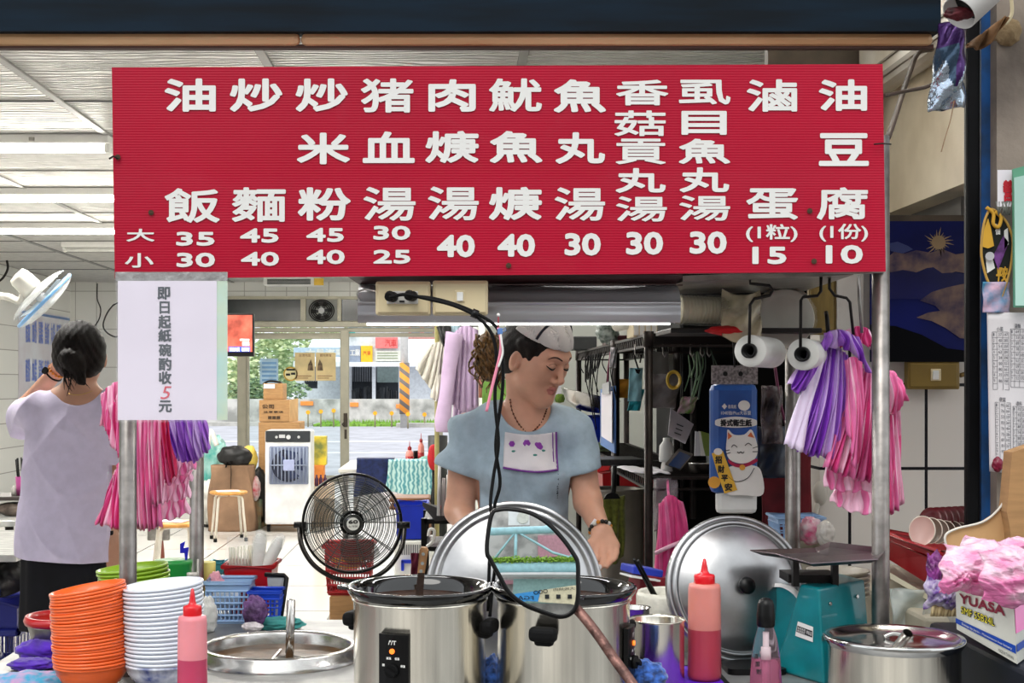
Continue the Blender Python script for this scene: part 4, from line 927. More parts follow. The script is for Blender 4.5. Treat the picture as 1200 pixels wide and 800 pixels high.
lump('packet', 'clear packet of white pellets in front of the purple bag', P(296, 734, 3.1), (.024, .018, .01), M('clear_packet', (216, 208, 212), .2, noise=(60, .15), bump=(60, .5)), 'packet', 15, .25, 9, zflat=CT+.001)
lump('plastic_bag', 'small white plastic bag between the white bowls and the pale blue basket', P(243, 722, 3.2), (.022, .03, .045), M('white_film', (222, 222, 216), .3, bump=(30, .6)), 'plastic bag', 16, .3, 8, zflat=CT+.001)
t = thing('tray', 'grey tray with a black edge standing upright right of the red tub', 'tray', P(325, 724, 3.36))
MB().prism([P(313, 674, 3.38), P(332, 675, 3.36), P(327, 723, 3.3), P(316, 722, 3.34)], (.004, .004, 0)).build('panel', rgb('tray_grey', (158, 160, 162), .3), t)
MB().tube([P(311, 673, 3.38), P(333, 674, 3.36), P(336, 677, 3.36), P(329, 724, 3.3)], .006, 8).build('edge', BLACK, t)
t = thing('round_tub', 'green round plastic tub behind the white bowls', 'tub', P(209, 700, 3.3).xy.to_3d()+Vector((0, 0, CT)))
m_gt = rgb('green_plastic', (24, 138, 56), .3)
MB().lathe([(.034, CT), (.041, CT+.01), (.044, 1.38-216*3.3/1600), (.046, 1.38-210*3.3/1600), (.046, 1.38-206*3.3/1600), (.0, 1.38-206*3.3/1600)], P(203, 0, 3.3).xy.to_3d(), 36).build('tub', m_gt, t)
MB().prism([P(x, y, 3.3) for x, y in ((211, 637), (217, 634), (215, 642), (221, 641), (219, 657), (217, 657), (216, 648), (211, 648))], (0, .004, 0)).build('blue_scoop', rgb('ultramarine_plastic', (32, 32, 180), .35), t)
tag(MB().cyl(P(227, 673, 3.12), P(227, 708, 3.12), .012, seg=20).cyl(P(232, 655, 3.12), P(232, 708, 3.12), .0025, seg=8).cyl(P(226, 671, 3.12), P(226, 676, 3.12), .014, seg=20).bx(P(221, 0, 3.12).x, P(236, 0, 3.12).x, 3.105, 3.14, CT, 1.38-258*3.12/1600).build('sauce_pump', rgb('pump_grey', (196, 192, 184), .3, metal=.4)), 'grey pump dispenser with a thin rod in front of the rear left post', 'dispenser')
tag(MB().lathe([(.016, CT), (.02, 1.38-230*3.46/1600), (.021, 1.38-208*3.46/1600), (.018, 1.38-208*3.46/1600), (.0, 1.38-212*3.46/1600)], P(243, 0, 3.46).xy.to_3d(), 24).build('cup', rgb('yellow_cup', (226, 214, 120))), 'pale yellow cup just right of the rear left post', 'cup')
basket('plastic_basket', 'small teal slotted basket behind the pale yellow cup', 'basket', 245, 262, 3.5, 1.38-210*3.5/1600, CT, .05, rgb('teal_plastic', (60, 156, 176), .35), bars=6, rows=3)
lump('plastic_bag', 'rolled pink plastic bag beside the pale yellow cup', P(252, 690, 3.40), (.024, .03, .04), M('pale_pink_film', (216, 150, 166), .3, bump=(50, .6)), 'plastic bag', 18, .3, 9, zflat=CT+.001)
# between cookers and lid
t = thing('saucepan', 'small steel saucepan with a black side handle right of the round mirror', 'saucepan', P(770, 0, 2.64).xy.to_3d()+Vector((0, 0, CT)))
q = P(770, 0, 2.64).xy.to_3d(); zt = 1.38-275*2.64/1600; r = 32.3*K(2.64)
MB().lathe([(0, CT+.003), (r*.93, CT+.002), (r*.98, CT+.008), (r*.98, zt-.004), (r*1.02, zt), (r*1.0, zt+.001), (r*.95, zt-.004), (r*.94, CT+.03), (0, CT+.028)], q, 56).build('pan', m_body, t)
MB().lathe([(0, zt-.022), (r*.945, zt-.022)], q, 40).build('oil', M('yellow_oil', (186, 180, 120), .1, noise=(20, .1)), t)
MB().tube([P(741, 731, 2.60), P(729, 733, 2.58), P(726, 742, 2.575), P(728, 776, 2.58), P(736, 786, 2.6), P(742, 786, 2.62)], .0095, 12, smooth_n=5).build('handle', RUBBER, t)
t = thing('saucepan', 'second steel saucepan mostly hidden behind the small one', 'saucepan', P(744, 0, 2.82).xy.to_3d()+Vector((0, 0, CT)))
q = P(744, 0, 2.82).xy.to_3d(); zt = 1.38-262*2.82/1600; r = 17*K(2.82)
MB().lathe([(0, CT), (r, CT), (r, zt), (r*1.1, zt+.002), (r*.95, zt), (r*.93, CT+.02), (0, CT+.02)], q, 40).build('pan', STEEL, t)
t = thing('lined_bin', 'cream tub lined with a gathered white bag left of the black knobbed lid', 'tub', P(783, 0, 3.0).xy.to_3d()+Vector((0, 0, CT)))
q = P(784, 0, 3.0).xy.to_3d(); zt = 1.38-242*3.0/1600
MB().lathe([(.05, CT), (.062, zt-.02), (.064, zt-.012)], q, 40).build('tub', rgb('cream_tub', (206, 204, 190)), t)
MB().lathe([(.066, zt-.05), (.071, zt-.03), (.071, zt-.01), (.067, zt), (.06, zt-.004), (.056, zt-.05)], q, 72, fn=lambda a, z: 1+.022*math.sin(23*a+40*z)).build('bag_liner', M('cream_film', (226, 224, 210), .35, bump=(40, .5)), t)
for dx, lb in ((0, 'left'), (4.5, 'right')):
 tag(MB().cyl(P(743+dx, 655+dx*.3, 2.9), P(769+dx*.8, 705, 3.0), .0028, .0036, 8).build('chopstick', BLACK), 'black chopstick standing in the lined cream tub, %s one of the pair' % lb, 'chopstick')
t = thing('food_carton', 'dark red carton with a blue lid leaning behind the right slow cooker', 'carton', P(750, 715, 3.15))
rt = Matrix.Rotation(.35, 3, 'Z') @ Matrix.Rotation(.18, 3, 'Y')
MB().box(P(756, 700, 3.15), (.07, .06, .11), rot=rt, bev=.003).build('box', rgb('carton_red', (132, 26, 40)), t)
MB().box(P(752, 668, 3.15), (.078, .066, .018), rot=rt, bev=.003).build('lid', rgb('carton_blue', (34, 54, 170)), t)
MB().box(P(750, 676, 3.12), (.074, .06, .004), rot=rt).build('white_stripe', WHITEP, t)
# mats and tray at the right of the cart
t = thing('tray', 'black tray with a purple mat under the tall squeeze bottle', 'tray', P(800, 790, 2.7))
def rrect(x0, x1, y0, y1, z, r, n=6):
 out = []
 for cx, cy, a0 in ((x1-r, y1-r, 0), (x0+r, y1-r, PI/2), (x0+r, y0+r, PI), (x1-r, y0+r, 1.5*PI)):
  for k in range(n+1): a = a0+PI/2*k/n; out.append((cx+r*math.cos(a), cy+r*math.sin(a), z))
 return out
x0, x1 = P(690, 0, 2.7).x, P(852, 0, 2.66).x
MB().prism(rrect(x0, x1, 2.5, 2.8, CT, .03), (0, 0, .004)).build('tray', RUBBER, t)
MB().prism(rrect(x0+.01, x1-.012, 2.51, 2.785, CT+.004, .025), (0, 0, .0015)).build('mat', M('violet_mat', (92, 24, 190), .6, noise=(30, .1)), t)
tag(MB().prism(rrect(P(845, 0, 2.8).x, P(912, 0, 2.8).x, 2.72, 2.84, CT, .015), (0, 0, .012)).build('tray', BLACK), 'flat black tray on the worktop under the black knobbed lid', 'tray')
lump('cleaning_cloth', 'bright blue cloth at the foot of the right slow cooker', P(757, 793, 2.5), (.035, .03, .03), M('blue_towel', (56, 104, 190), .9, noise=(80, .35), sheen=.4), 'cloth', 21, .35, 9, zflat=CT+.006)
lump('cleaning_cloth', 'blue towel lying between the two slow cookers', P(575, 800, 2.56), (.024, .05, .05), M('blue_towel', (0, 0, 0)), 'cloth', 22, .3, 9, zflat=CT+.001)
# spray bottle
q = P(897.5, 0, 2.5).xy.to_3d()
t = thing('spray_bottle', 'clear spray bottle of pink liquid with a black head in front of the scale', 'spray bottle', q+Vector((0, 0, CT)))
zz = lambda y: 1.38-(y-450)*2.5/1600
MB().lathe([(0, CT+.001), (.03, CT), (.0305, CT+.006), (.028, zz(790)), (.0255, zz(768)), (.021, zz(750)), (.0145, zz(735)), (.0135, zz(731))], q, 36).build('bottle', M('clear_pink_plastic', (246, 222, 232), .05, trans=.95, ior=1.15), t)
MB().lathe([(0, CT+.003), (.027, CT+.003), (.0272, CT+.01), (.0255, zz(790)), (.0235, zz(772)), (0, zz(772))], q, 32).build('liquid', M('pink_liquid', (226, 130, 172), .08, trans=.75, ior=1.15), t)
MB().cyl(q+Vector((0, 0, CT+.01)), q+Vector((0, 0, zz(740))), .005, seg=10).cyl(q+Vector((0, 0, zz(775))), q+Vector((0, 0, zz(758))), .008, seg=12).build('dip_tube', WHITEP, t)
MB().lathe([(.0145, zz(734)), (.0165, zz(732)), (.0165, zz(719)), (.0155, zz(716)), (.0150, zz(708)), (.012, zz(703)), (.006, zz(700.5)), (0, zz(700))], q, 28).build('spray_head', BLACK, t)
lt = MB()
for k, (tx, h) in enumerate((('清', .010), ('潔', .010), ('劑', .010))): write(lt, tx, P(883+k*1.5, 772+k*9, 2.47), (.009, 0, 0), (0, 0, h), off=.01)
lt.build('lettering', INK, t)
# kitchen scale
m_teal = M('teal_enamel', (10, 124, 132), .32, noise=(16, .1), coat=.3)
m_tealw = M('worn_teal_enamel', (10, 116, 124), .4, noise=(26, .5), col2=(70, 62, 44))
t = thing('kitchen_scale', 'teal mechanical kitchen scale with a flat metal pan on top', 'scale', (.73, 2.75, CT))
A, B, C_, D_ = (.642, 2.77), (.707, 2.632), (.835, 2.75), (.775, 2.89); B2, D2_ = (.702, 2.652), (.80, 2.87)
def plan(p, q, r, x):
 n = (Vector((*q, .8))-Vector((*p, .8))).cross(Vector((*r, .984))-Vector((*p, .8))); return (x, p[1]-(n.x*(x-p[0])+n.z*.184)/n.y)
A2, C2 = plan(A, B, B2, .678), plan(B, C_, B2, .826)
zb0, zt0 = CT, .984
vs = [(*p, zb0) for p in (A, B, C_, D_)]+[(*p, zt0) for p in (A2, B2, C2, D2_)]
bm = bmesh.new(); bv = [bm.verts.new(v) for v in vs]
for f in ((3, 2, 1, 0), (4, 5, 6, 7), (0, 1, 5, 4), (1, 2, 6, 5), (2, 3, 7, 6), (3, 0, 4, 7)): bm.faces.new([bv[i] for i in f])
bmesh.ops.bevel(bm, geom=bm.edges[:], offset=.006, segments=3, profile=.5, affect='EDGES'); bm.verts.index_update()
MB().add([v.co for v in bm.verts], [[v.index for v in f.verts] for f in bm.faces]).build('housing', m_teal, t); bm.free()
dn = Vector((-.82, -.56, .12)).normalized(); dc = Vector((.668, 2.83, .885))
MB().lathe([(.078, -.01), (.082, 0), (.082, .006), (.074, .009)], dc, 56, axis_m(dn)).build('dial_rim', WHITEPAINT, t)
MB().lathe([(.075, .005), (0, .005)], dc, 48, axis_m(dn)).build('dial_face', m_teal, t)
def onface(f0, f1, f2, f3, u, v): return (Vector(f0)*(1-u)+Vector(f1)*u)*(1-v)+(Vector(f3)*(1-u)+Vector(f2)*u)*v
fl = ((*A, zb0), (*B, zb0), (*B2, zt0), (*A2, zt0)); fn_ = (Vector(fl[1])-Vector(fl[0])).cross(Vector(fl[3])-Vector(fl[0])).normalized()
lb_ = [onface(*fl, u, v)+fn_*.0012 for u, v in ((.3, .44), (.78, .42), (.78, .58), (.3, .6))]
MB().prism(lb_, fn_*.0006).build('label_plate', WHITEPAINT, t)
b0 = [onface(lb_[0], lb_[1], lb_[2], lb_[3], u, v)+fn_*.0008 for u, v in ((.04, .3), (.97, .3), (.97, .72), (.04, .72))]
MB().prism(b0, fn_*.0004).build('label_band', INK, t)
lt = MB(); write(lt, '高雄衡器', b0[0]+(b0[1]-b0[0])*.04+(b0[3]-b0[0])*.5, (b0[1]-b0[0])*.5, (b0[3]-b0[0])*.4, lift=fn_*.0006); write(lt, '專用磅秤', b0[0]+(b0[1]-b0[0])*.04+(b0[3]-b0[0])*.05, (b0[1]-b0[0])*.5, (b0[3]-b0[0])*.4, lift=fn_*.0006); write(lt, '特製品', b0[0]+(b0[1]-b0[0])*.6+(b0[3]-b0[0])*.2, (b0[1]-b0[0])*.36, (b0[3]-b0[0])*.6, lift=fn_*.0006)
lt.build('lettering', WHITEPAINT, t)
fr_ = ((*B, zb0), (*C_, zb0), (*C2, zt0), (*B2, zt0)); fn2 = (Vector(fr_[1])-Vector(fr_[0])).cross(Vector(fr_[3])-Vector(fr_[0])).normalized()
rv = MB()
for u, v in ((.2, .82), (.78, .84)): p = onface(*fr_, u, v); rv.cyl(p, p+fn2*.004, .0035, seg=12)
rv.build('rivet', STEEL, t)
rs = MB()
for u, v, w_, h in ((.06, .48, .12, .05), (.5, .5, .25, .045), (.93, .5, .12, .05)):
 rs.prism([onface(*fr_, u-w_/2, v-h/2)+fn2*.0008, onface(*fr_, u+w_/2, v-h/2)+fn2*.0008, onface(*fr_, u+w_/2, v+h/2)+fn2*.0008, onface(*fr_, u-w_/2, v+h/2)+fn2*.0008], fn2*.0006)
rs.build('rust_patch', m_tealw, t)
sp = MB(); sp.bx(.664, .676, 2.70, 2.715, .98, 1.034).bx(.742, .754, 2.70, 2.715, .98, 1.034).bx(.66, .76, 2.72, 2.80, .984, 1.0); sp.build('pan_support', IRON, t)
pn = [P(879, 644.5, 2.76), P(908, 648.5, 2.70), P(950, 660, 2.62), P(1029, 655, 2.62), P(1039, 644, 2.72), P(1034, 642, 2.78), P(972, 635, 2.86), P(955, 642, 2.84)]
cen = sum(pn, Vector())/len(pn)-Vector((0, 0, .004))
pm = MB(); inner = [p.lerp(cen, .16)-Vector((0, 0, .008)) for p in pn]; n = len(pn)
pm.add(pn+inner+[cen-Vector((0, 0, .006))], [(i, (i+1) % n, n+(i+1) % n, n+i) for i in range(n)]+[(n+i, n+(i+1) % n, 2*n) for i in range(n)])
pm.build('weighing_pan', M('pan_metal', (120, 108, 112), .3, .9, noise=(20, .1)), t, solid=.0022)
# steel pot on the right
q = P(1047.5, 0, 2.46).xy.to_3d(); zl = 1.38-298*2.46/1600
t = thing('stock_pot', 'lidded steel pot at the bottom right end of the cart', 'pot', q+Vector((0, 0, CT)))
MB().lathe([(0, CT), (.112, CT), (.1145, CT+.006), (.1145, zl-.012), (.119, zl-.008), (.119, zl-.005), (.112, zl-.006)], q, 64).build('body', m_body, t)
MB().lathe([(.1165, zl-.012), (.1225, zl-.003), (.1235, zl+.003), (.121, zl+.006), (.112, zl+.004), (.104, zl-.004), (.06, zl-.002), (0, zl+.001)], q, 72).build('lid', M('lid_mirror_steel', (200, 200, 198), .14, 1, noise=(12, .06)), t)
MB().tube([P(1036, 746, 2.46), P(1048, 742, 2.46), P(1070, 747, 2.46)], .004, 8, smooth_n=6).build('lid_handle', STEEL, t)
t = thing('ladle', 'hollow steel ladle handle resting on the lid of the right pot', 'ladle', P(1058, 750, 2.40))
MB().tube([P(1064, 741.5, 2.37), P(1051, 759, 2.40)], .0088, 20, cap=False).tube([P(1064, 741.5, 2.37), P(1051, 759, 2.40)], .0072, 20, cap=False).build('handle', STEEL, t)
MB().cyl(P(1051.2, 758.6, 2.40), P(1050.6, 759.4, 2.401), .0086, seg=20).build('end_plug', STEELD, t)
# behind the scale: plate stack, cream tub, pale blue basket
q = P(982, 0, 3.1).xy.to_3d()
for k in range(6):
 z = CT+.09+.011*k
 tag(MB().lathe([(0, z), (.05, z), (.07, z+.012), (.0705, z+.015), (.066, z+.014), (.048, z+.003), (0, z+.003)], q, 44).build('plate', M('ivory_plate', (196, 190, 176), .3)), 'ivory plate behind the scale pan, %s of the stack' % ('lowest', 'second from the bottom', 'third from the bottom', 'third from the top', 'second from the top', 'topmost')[k], 'plate', 'ivory plates behind the scale')
tag(MB().lathe([(.0, CT), (.055, CT), (.06, CT+.01), (.06, CT+.08), (.055, CT+.09), (0, CT+.09)], q, 40).build('round_tin', STEELD), 'round steel tin under the ivory plates behind the scale', 'tin')
t = basket('plastic_basket', 'pale blue scalloped basket of packets behind the rear right post', 'basket', 912, 966, 3.5, 1.38-157*3.5/1600, 1.38-190*3.5/1600, .12, m_lb, bars=9, rows=4)
lump('condiment_packet', 'clear packet with pink print in front of the pale blue scalloped basket', P(950, 622, 3.44), (.03, .02, .034), M('pink_print_packet', (216, 200, 204), .3, noise=(40, .4), col2=(200, 70, 120)), 'packet', 31, .3, 9)
lump('condiment_packet', 'clear packet of white napkins right of the pink printed packet', P(967, 625, 3.42), (.022, .02, .03), M('napkin_packet', (208, 204, 196), .3, bump=(40, .6)), 'packet', 33, .3, 8)
tag(MB().lathe([(0, 1.0), (.052, 1.0), (.055, 1.38-190*3.5/1600-.002), (0, 1.38-190*3.5/1600-.002)], P(950, 0, 3.52).xy.to_3d(), 32).lathe([(.05, CT), (.052, 1.0)], P(950, 0, 3.52).xy.to_3d(), 32).build('storage_jar', rgb('jar_cream', (176, 170, 150))), 'cream storage jar under the pale blue scalloped basket', 'jar')
t = thing('range_shelf', 'low shelf unit standing behind the cart at the right', 'shelf', (1.0, 3.5, 0))
MB().bx(.80, 1.33, 3.46, 3.72, CT-.03, CT, bev=.004).build('shelf_board', STEELD, t)
lg = MB()
for x in (.82, 1.31):
 for y in (3.48, 3.70): lg.bx(x-.012, x+.012, y-.012, y+.012, 0, CT-.03)
lg.build('legs', IRON, t)
# red dish basket with plates
d = 3.0
t = thing('dish_basket', 'red plastic dish basket of standing plates against the tiled wall', 'basket', P(1085, 690, d))
pts = lambda x, y, dd: P(x, y, dd)
bt = MB()
Fq = [pts(1043, 655, 3.0), pts(1100, 691, 2.9), pts(1150, 660, 3.3), pts(1043, 640, 3.4)]
topq = [pts(1030, 622, 2.98), pts(1104, 648, 2.84), pts(1165, 640, 3.3), pts(1040, 622, 3.45)]
bt.add(Fq+topq, [(0, 1, 2, 3), (0, 1, 5, 4), (1, 2, 6, 5), (2, 3, 7, 6), (3, 0, 4, 7)])
bt.build('basket', M('red_dish_plastic', (162, 12, 24), .28, coat=.3, bump=(14, .1)), t, solid=.004)
MB().tube(topq, .006, 10, cyclic=True).build('rim', M('red_dish_plastic'), t)
MB().tube([p.lerp(Fq[i], .2) for i, p in enumerate(topq)], .0045, 8, cyclic=True).build('ledge', M('red_dish_plastic'), t)
tag(MB().prism([pts(1043, 671, 3.02), pts(1100, 704, 2.88), pts(1170, 690, 3.3), pts(1043, 660, 3.45)], (0, 0, -.012)).build('cutting_board', rgb('ivory_board', (226, 218, 192), .5)), 'ivory cutting board under the red dish basket', 'cutting board')
plate_at = [(1083, 622, 17.5, 2.98, 'front ivory plate leaning in the red dish basket', (216, 182, 172)), (1093, 622, 15.5, 3.02, 'second plate from the front in the red dish basket', (120, 108, 96)), (1101.5, 623, 14.5, 3.06, 'third plate from the front in the red dish basket', (124, 112, 100)), (1110, 624, 14, 3.1, 'third plate from the rear in the red dish basket', (116, 104, 92)), (1118.5, 624, 13.5, 3.14, 'second plate from the rear in the red dish basket', (120, 108, 96)), (1127, 625, 13, 3.18, 'rearmost ivory plate in the red dish basket', (116, 106, 94))]  # shading between plates is painted: those behind darker, all rims paler
for x, y, h, dd, lb, c_ in plate_at:
 A = axis_m((-.8, -.62, .16)); r = h*K(dd)
 tag(MB().lathe([(0, 0), (r*.55, .001), (r*.93, .005), (r, .007), (r, .0095), (r*.94, .0085), (r*.55, .004), (0, .003)], P(x, y, dd), 44, A, mis=[0, 0, 0, 1, 1, 0, 0]).build('plate', [rgb('plate_%d' % x, c_, .3), M('plate_rim', (226, 216, 200), .3)]), lb, 'plate', 'plates in the red dish basket')
for k in range(6):
 x = 1093+k*7.2; A = axis_m((-.9, -.6, .25))
 tag(MB().lathe([(0, 0), (.02, .001), (.030, .009), (.031, .011), (.02, .004), (0, .003)], P(x, 611-k*.5, 3.1+.03*k), 36, A).build('plate', M('maroon_plate', (92, 14, 26), .3, coat=.3)), 'dark red dish standing behind the ivory plates, %s' % ('first from the left', 'second from the left', 'third from the left', 'third from the right', 'second from the right', 'first from the right')[k], 'dish', 'dark red dishes behind the plates')
# clear bags and chopsticks in front of it
tag(MB().grid(lambda u, v: P(1044+48*u, 690+64*v, 2.93)+Vector((0, .016*math.sin(7*u+3*v)*math.sin(5*v+2), 0)), 20, 16).build('plastic_bag', M('grey_clear_bag', (196, 206, 202), .15, alpha=.55, bump=(20, .9)), solid=.004), 'clear plastic bag hanging under the ivory cutting board', 'plastic bag')
tag(MB().grid(lambda u, v: P(1084+42*u, 706+111*v, 2.84)+Vector((0, .02*math.sin(6*u+4*v)*math.sin(4*v+1), 0)), 20, 20).build('plastic_bag', M('pale_clear_bag', (212, 212, 204), .2, alpha=.7, bump=(18, .9)), solid=.004), 'pale plastic bag hanging below the wrapped chopsticks', 'plastic bag')
t = thing('chopstick_bundle', 'bundle of chopsticks in purple printed wrappers beside the battery box', 'chopsticks', P(1104, 715, 2.74))
cs = MB()
for k in range(8): cs.cyl(P(1092+k*4, 722, 2.73+.004*(k % 2)), P(1094+k*4, 708, 2.73+.004*(k % 2)), .0035, seg=8)
cs.build('chopsticks', rgb('bamboo', (218, 196, 150)), t)
m_wr = M('purple_print_wrapper', (206, 196, 220), .4, noise=(70, .6), col2=(96, 44, 150))
crumple(P(1104, 696, 2.73), .034, .03, .03, 6, m_wr, t, 'wrapper'); crumple(P(1095, 670, 2.74), .016, .036, .02, 7, M('violet_film', (150, 70, 150), .25, noise=(30, .4), bump=(40, .8)), t, 'wrapper')
tag(MB().bx(.965, 1.22, 2.82, 3.44, 0, .90, bev=.01).build('storage_cabinet', M('ivory_storage_box', (190, 182, 162), .5)), 'ivory cabinet carrying the cutting board behind the right pot', 'cabinet')
# car battery carton, pink bag and torn cardboard
t = thing('battery_carton', 'white battery carton with maroon and yellow print at the right edge', 'carton', P(1170, 780, 2.45))
c8 = [P(1120, 693, 2.5), P(1188, 706, 2.36), P(1230, 690, 2.6), P(1160, 680, 2.75), P(1121, 737, 2.5), P(1192, 778, 2.36), P(1234, 745, 2.6), P(1162, 722, 2.75)]
bx_ = MB(); bx_.add(c8, [(0, 1, 5, 4), (1, 2, 6, 5), (2, 3, 7, 6), (3, 0, 4, 7), (7, 6, 5, 4)]); bx_.build('carton', M('white_carton', (214, 214, 204), .35, noise=(7, .08)), t)
fn3 = (c8[5]-c8[4]).cross(c8[0]-c8[4]).normalized()
def cart_quad(u0, v0, u1, v1, l=.0012): return [onface(c8[4], c8[5], c8[1], c8[0], u, v)+fn3*l for u, v in ((u0, v0), (u1, v0), (u1, v1), (u0, v1))]
MB().prism(cart_quad(0, .17, 1, .3), fn3*.0004).build('blue_band', rgb('band_blue', (26, 70, 168), .35), t)
lt = MB()
for txt, a in (('YUASA', (.08, .74, .86, .99)),):
 qd = cart_quad(*a); write(lt, txt, qd[0], qd[1]-qd[0], qd[3]-qd[0], off=.03, lift=fn3*.0008)
lt.build('maroon_lettering', rgb('maroon_ink', (128, 28, 52)), t)
lt = MB(); qd = cart_quad(.1, .48, .68, .68); write(lt, 'SMF 55B24L', qd[0], qd[1]-qd[0], qd[3]-qd[0], off=.045, lift=fn3*.0006); lt.build('letter_outline', INK, t)
lt = MB(); qd = cart_quad(.105, .49, .675, .67); write(lt, 'SMF 55B24L', qd[0], qd[1]-qd[0], qd[3]-qd[0], off=.0, lift=fn3*.0012); lt.build('yellow_lettering', rgb('yellow_ink', (228, 214, 60)), t)
lt = MB(); qd = cart_quad(.12, .2, .95, .27); write(lt, 'Design by Japan - Maintenance free battery', qd[0], qd[1]-qd[0], qd[3]-qd[0], lift=fn3*.002); lt.build('white_lettering', WHITEP, t)
lt = MB(); qd = cart_quad(.72, .05, .96, .11); write(lt, 'MADE IN TAIWAN', qd[0], qd[1]-qd[0], qd[3]-qd[0], lift=fn3*.001); lt.build('small_lettering', INK, t)
e1 = [c8[1].lerp(c8[2], 0), c8[1].lerp(c8[2], 1), c8[5].lerp(c8[6], 1), c8[5].lerp(c8[6], 0)]; n4 = (c8[2]-c8[1]).cross(c8[5]-c8[1]).normalized(); n4 = n4 if n4.y < 0 else -n4
def side(v0, v1, l): return [onface(c8[5], c8[6], c8[2], c8[1], u, v)+n4*l for u, v in ((0, v0), (1, v0), (1, v1), (0, v1))]
MB().prism(side(.5, 1, .001), n4*.0005).build('pink_panel', rgb('hot_pink_panel', (240, 120, 190), .35), t)
MB().prism(side(.2, .32, .001), n4*.0005).build('blue_side_band', rgb('band_blue', (26, 70, 168)), t)
tag(MB().bx(.965, 1.3, 2.3, 2.8, 0, 1.38-330*2.36/1600+.0, bev=.01).build('side_cabinet', M('dark_blue_cabinet', (20, 26, 40), .5, noise=(6, .3))), 'dark cabinet under the battery carton at the right edge', 'cabinet')
m_pf = M('pink_bag_film', (238, 128, 184), .25, alpha=.9, noise=(14, .35), col2=(250, 222, 236), stretch=(1, 1, 2.5), bump=(38, 1))  # paler noise colour paints the whiter highlights of the crumpled film
pb = MB(); q = random.Random(4)
t = thing('plastic_bag', 'crumpled pink plastic bag lying on the battery carton', 'plastic bag', P(1150, 690, 2.45))
crumple(P(1148, 668, 2.47), .068, .045, .07, 1, m_pf, t); crumple(P(1186, 678, 2.36), .055, .048, .05, 2, m_pf, t); crumple(P(1120, 678, 2.45), .028, .026, .04, 4, m_pf, t); crumple(P(1168, 656, 2.5), .06, .035, .06, 5, m_pf, t)
t = thing('cardboard_box', 'torn open brown cardboard box behind the pink bag at the right edge', 'cardboard box', P(1180, 680, 2.62))
MB().prism([P(x, y, 2.62) for x, y in ((1186, 530), (1215, 520), (1215, 700), (1190, 690), (1184, 620), (1180, 600))], (.004, .05, 0)).build('side_flap', CARD, t)
MB().prism([P(x, y, 2.66) for x, y in ((1108, 628), (1122, 618), (1150, 612), (1168, 600), (1182, 580), (1188, 545), (1200, 560), (1205, 690), (1130, 690), (1112, 650))], (0, .006, 0)).build('front_flap', CARDL, t)
MB().tube([P(x, y, 2.655) for x, y in ((1109, 640), (1108, 627), (1122, 619), (1150, 612), (1167, 600), (1178, 583), (1186, 548), (1189, 532))], .0024, 6, smooth_n=4).build('torn_edge', rgb('torn_paper', (214, 210, 200), .9), t)
# ================================================================== HANGING BAGS, ROLLS, HOOKS
PK = [M('bag_pink_mid', (240, 120, 176), .35, noise=(60, .12), stretch=(1, 1, .2)), M('bag_pink_light', (252, 196, 220), .35, noise=(60, .1), stretch=(1, 1, .2)), M('bag_pink_deep', (220, 64, 134), .35, noise=(60, .1), stretch=(1, 1, .2)), M('bag_crimson', (214, 36, 90), .35)]
VI = [M('bag_violet_mid', (178, 112, 224), .35, noise=(60, .12), stretch=(1, 1, .2)), M('bag_violet_light', (214, 178, 240), .35), M('bag_violet_deep', (140, 64, 198), .35), M('bag_lilac_white', (232, 216, 242), .4)]
def pleat(mb, top, bot, npl, amp, seed=0, mats=3, curl=0.0, nv=16, sag=0):
 q = random.Random(seed); tp = smooth_path(top, 12); bp_ = smooth_path(bot, 12); cs = [q.randint(0, mats-1) for _ in range(npl*2+2)]; ph = [q.uniform(-.35, .35) for _ in range(npl*2+2)]
 def at(l, u): i = u*(len(l)-1); k = min(int(i), len(l)-2); return l[k].lerp(l[k+1], i-k)
 nu = npl*6
 def f(u, v):
  w_ = u*npl*2; k = int(w_); tri = (w_-k) if k % 2 == 0 else 1-(w_-k)
  p = at(tp, u).lerp(at(bp_, u), v); s = amp*.6*(.35+.65*v)*(1+.5*ph[min(k, len(ph)-1)])
  p.y -= s*(tri-.5)+curl*math.sin(PI*v)*math.sin(PI*u); p.z += sag*math.sin(PI*v)+.003*math.sin(w_*2.1)*v
  p.x += .0025*math.sin(6*v+w_*1.3); return p
 mb.grid(f, nu, nv, mi=lambda u, v: cs[min(int(u*npl*2), len(cs)-1)])
 return mb
def PP(l, d): return [P(x, y, d) for x, y in l]
def bags(label, parts, mats, base):
 t = thing('bag_bundle', label, 'plastic bags', base)
 for nm, top, bot, npl, amp, d, sd, curl in parts:
  pleat(MB(), PP(top, d), PP(bot, d-.01), npl, amp, sd, len(mats), curl).build(nm, [VI[3]]*4 if 'lilac' in nm else mats, t, solid=.0012)
 return t
# left bundles (between the two left posts)
bags('pink bag bundle peeping out left of the front left post', [('bag_sheaf', [(138, 446), (128, 452), (119, 462)], [(142, 520), (132, 512), (118, 498)], 7, .03, 2.92, 1, .01), ('bag_sheaf', [(142, 455), (134, 470), (124, 480)], [(146, 545), (138, 532), (126, 512)], 6, .03, 2.9, 2, .0), ('bag_tails', [(142, 530), (138, 545), (134, 556)], [(160, 619), (136, 619), (111, 613)], 9, .026, 2.9, 3, .0)], PK[:3], P(137, 500, 2.9))
bags('long striped pink bag bundle just right of the front left post', [('bag_sheaf', [(158, 488), (172, 487), (184, 488)], [(160, 618), (172, 621), (189, 617)], 10, .028, 2.92, 4, .012), ('bag_sheaf', [(176, 487), (184, 487), (194, 488)], [(178, 588), (184, 593), (193, 588)], 7, .026, 2.9, 6, .01)], [PK[0], PK[1], PK[0]], P(172, 490, 2.92))
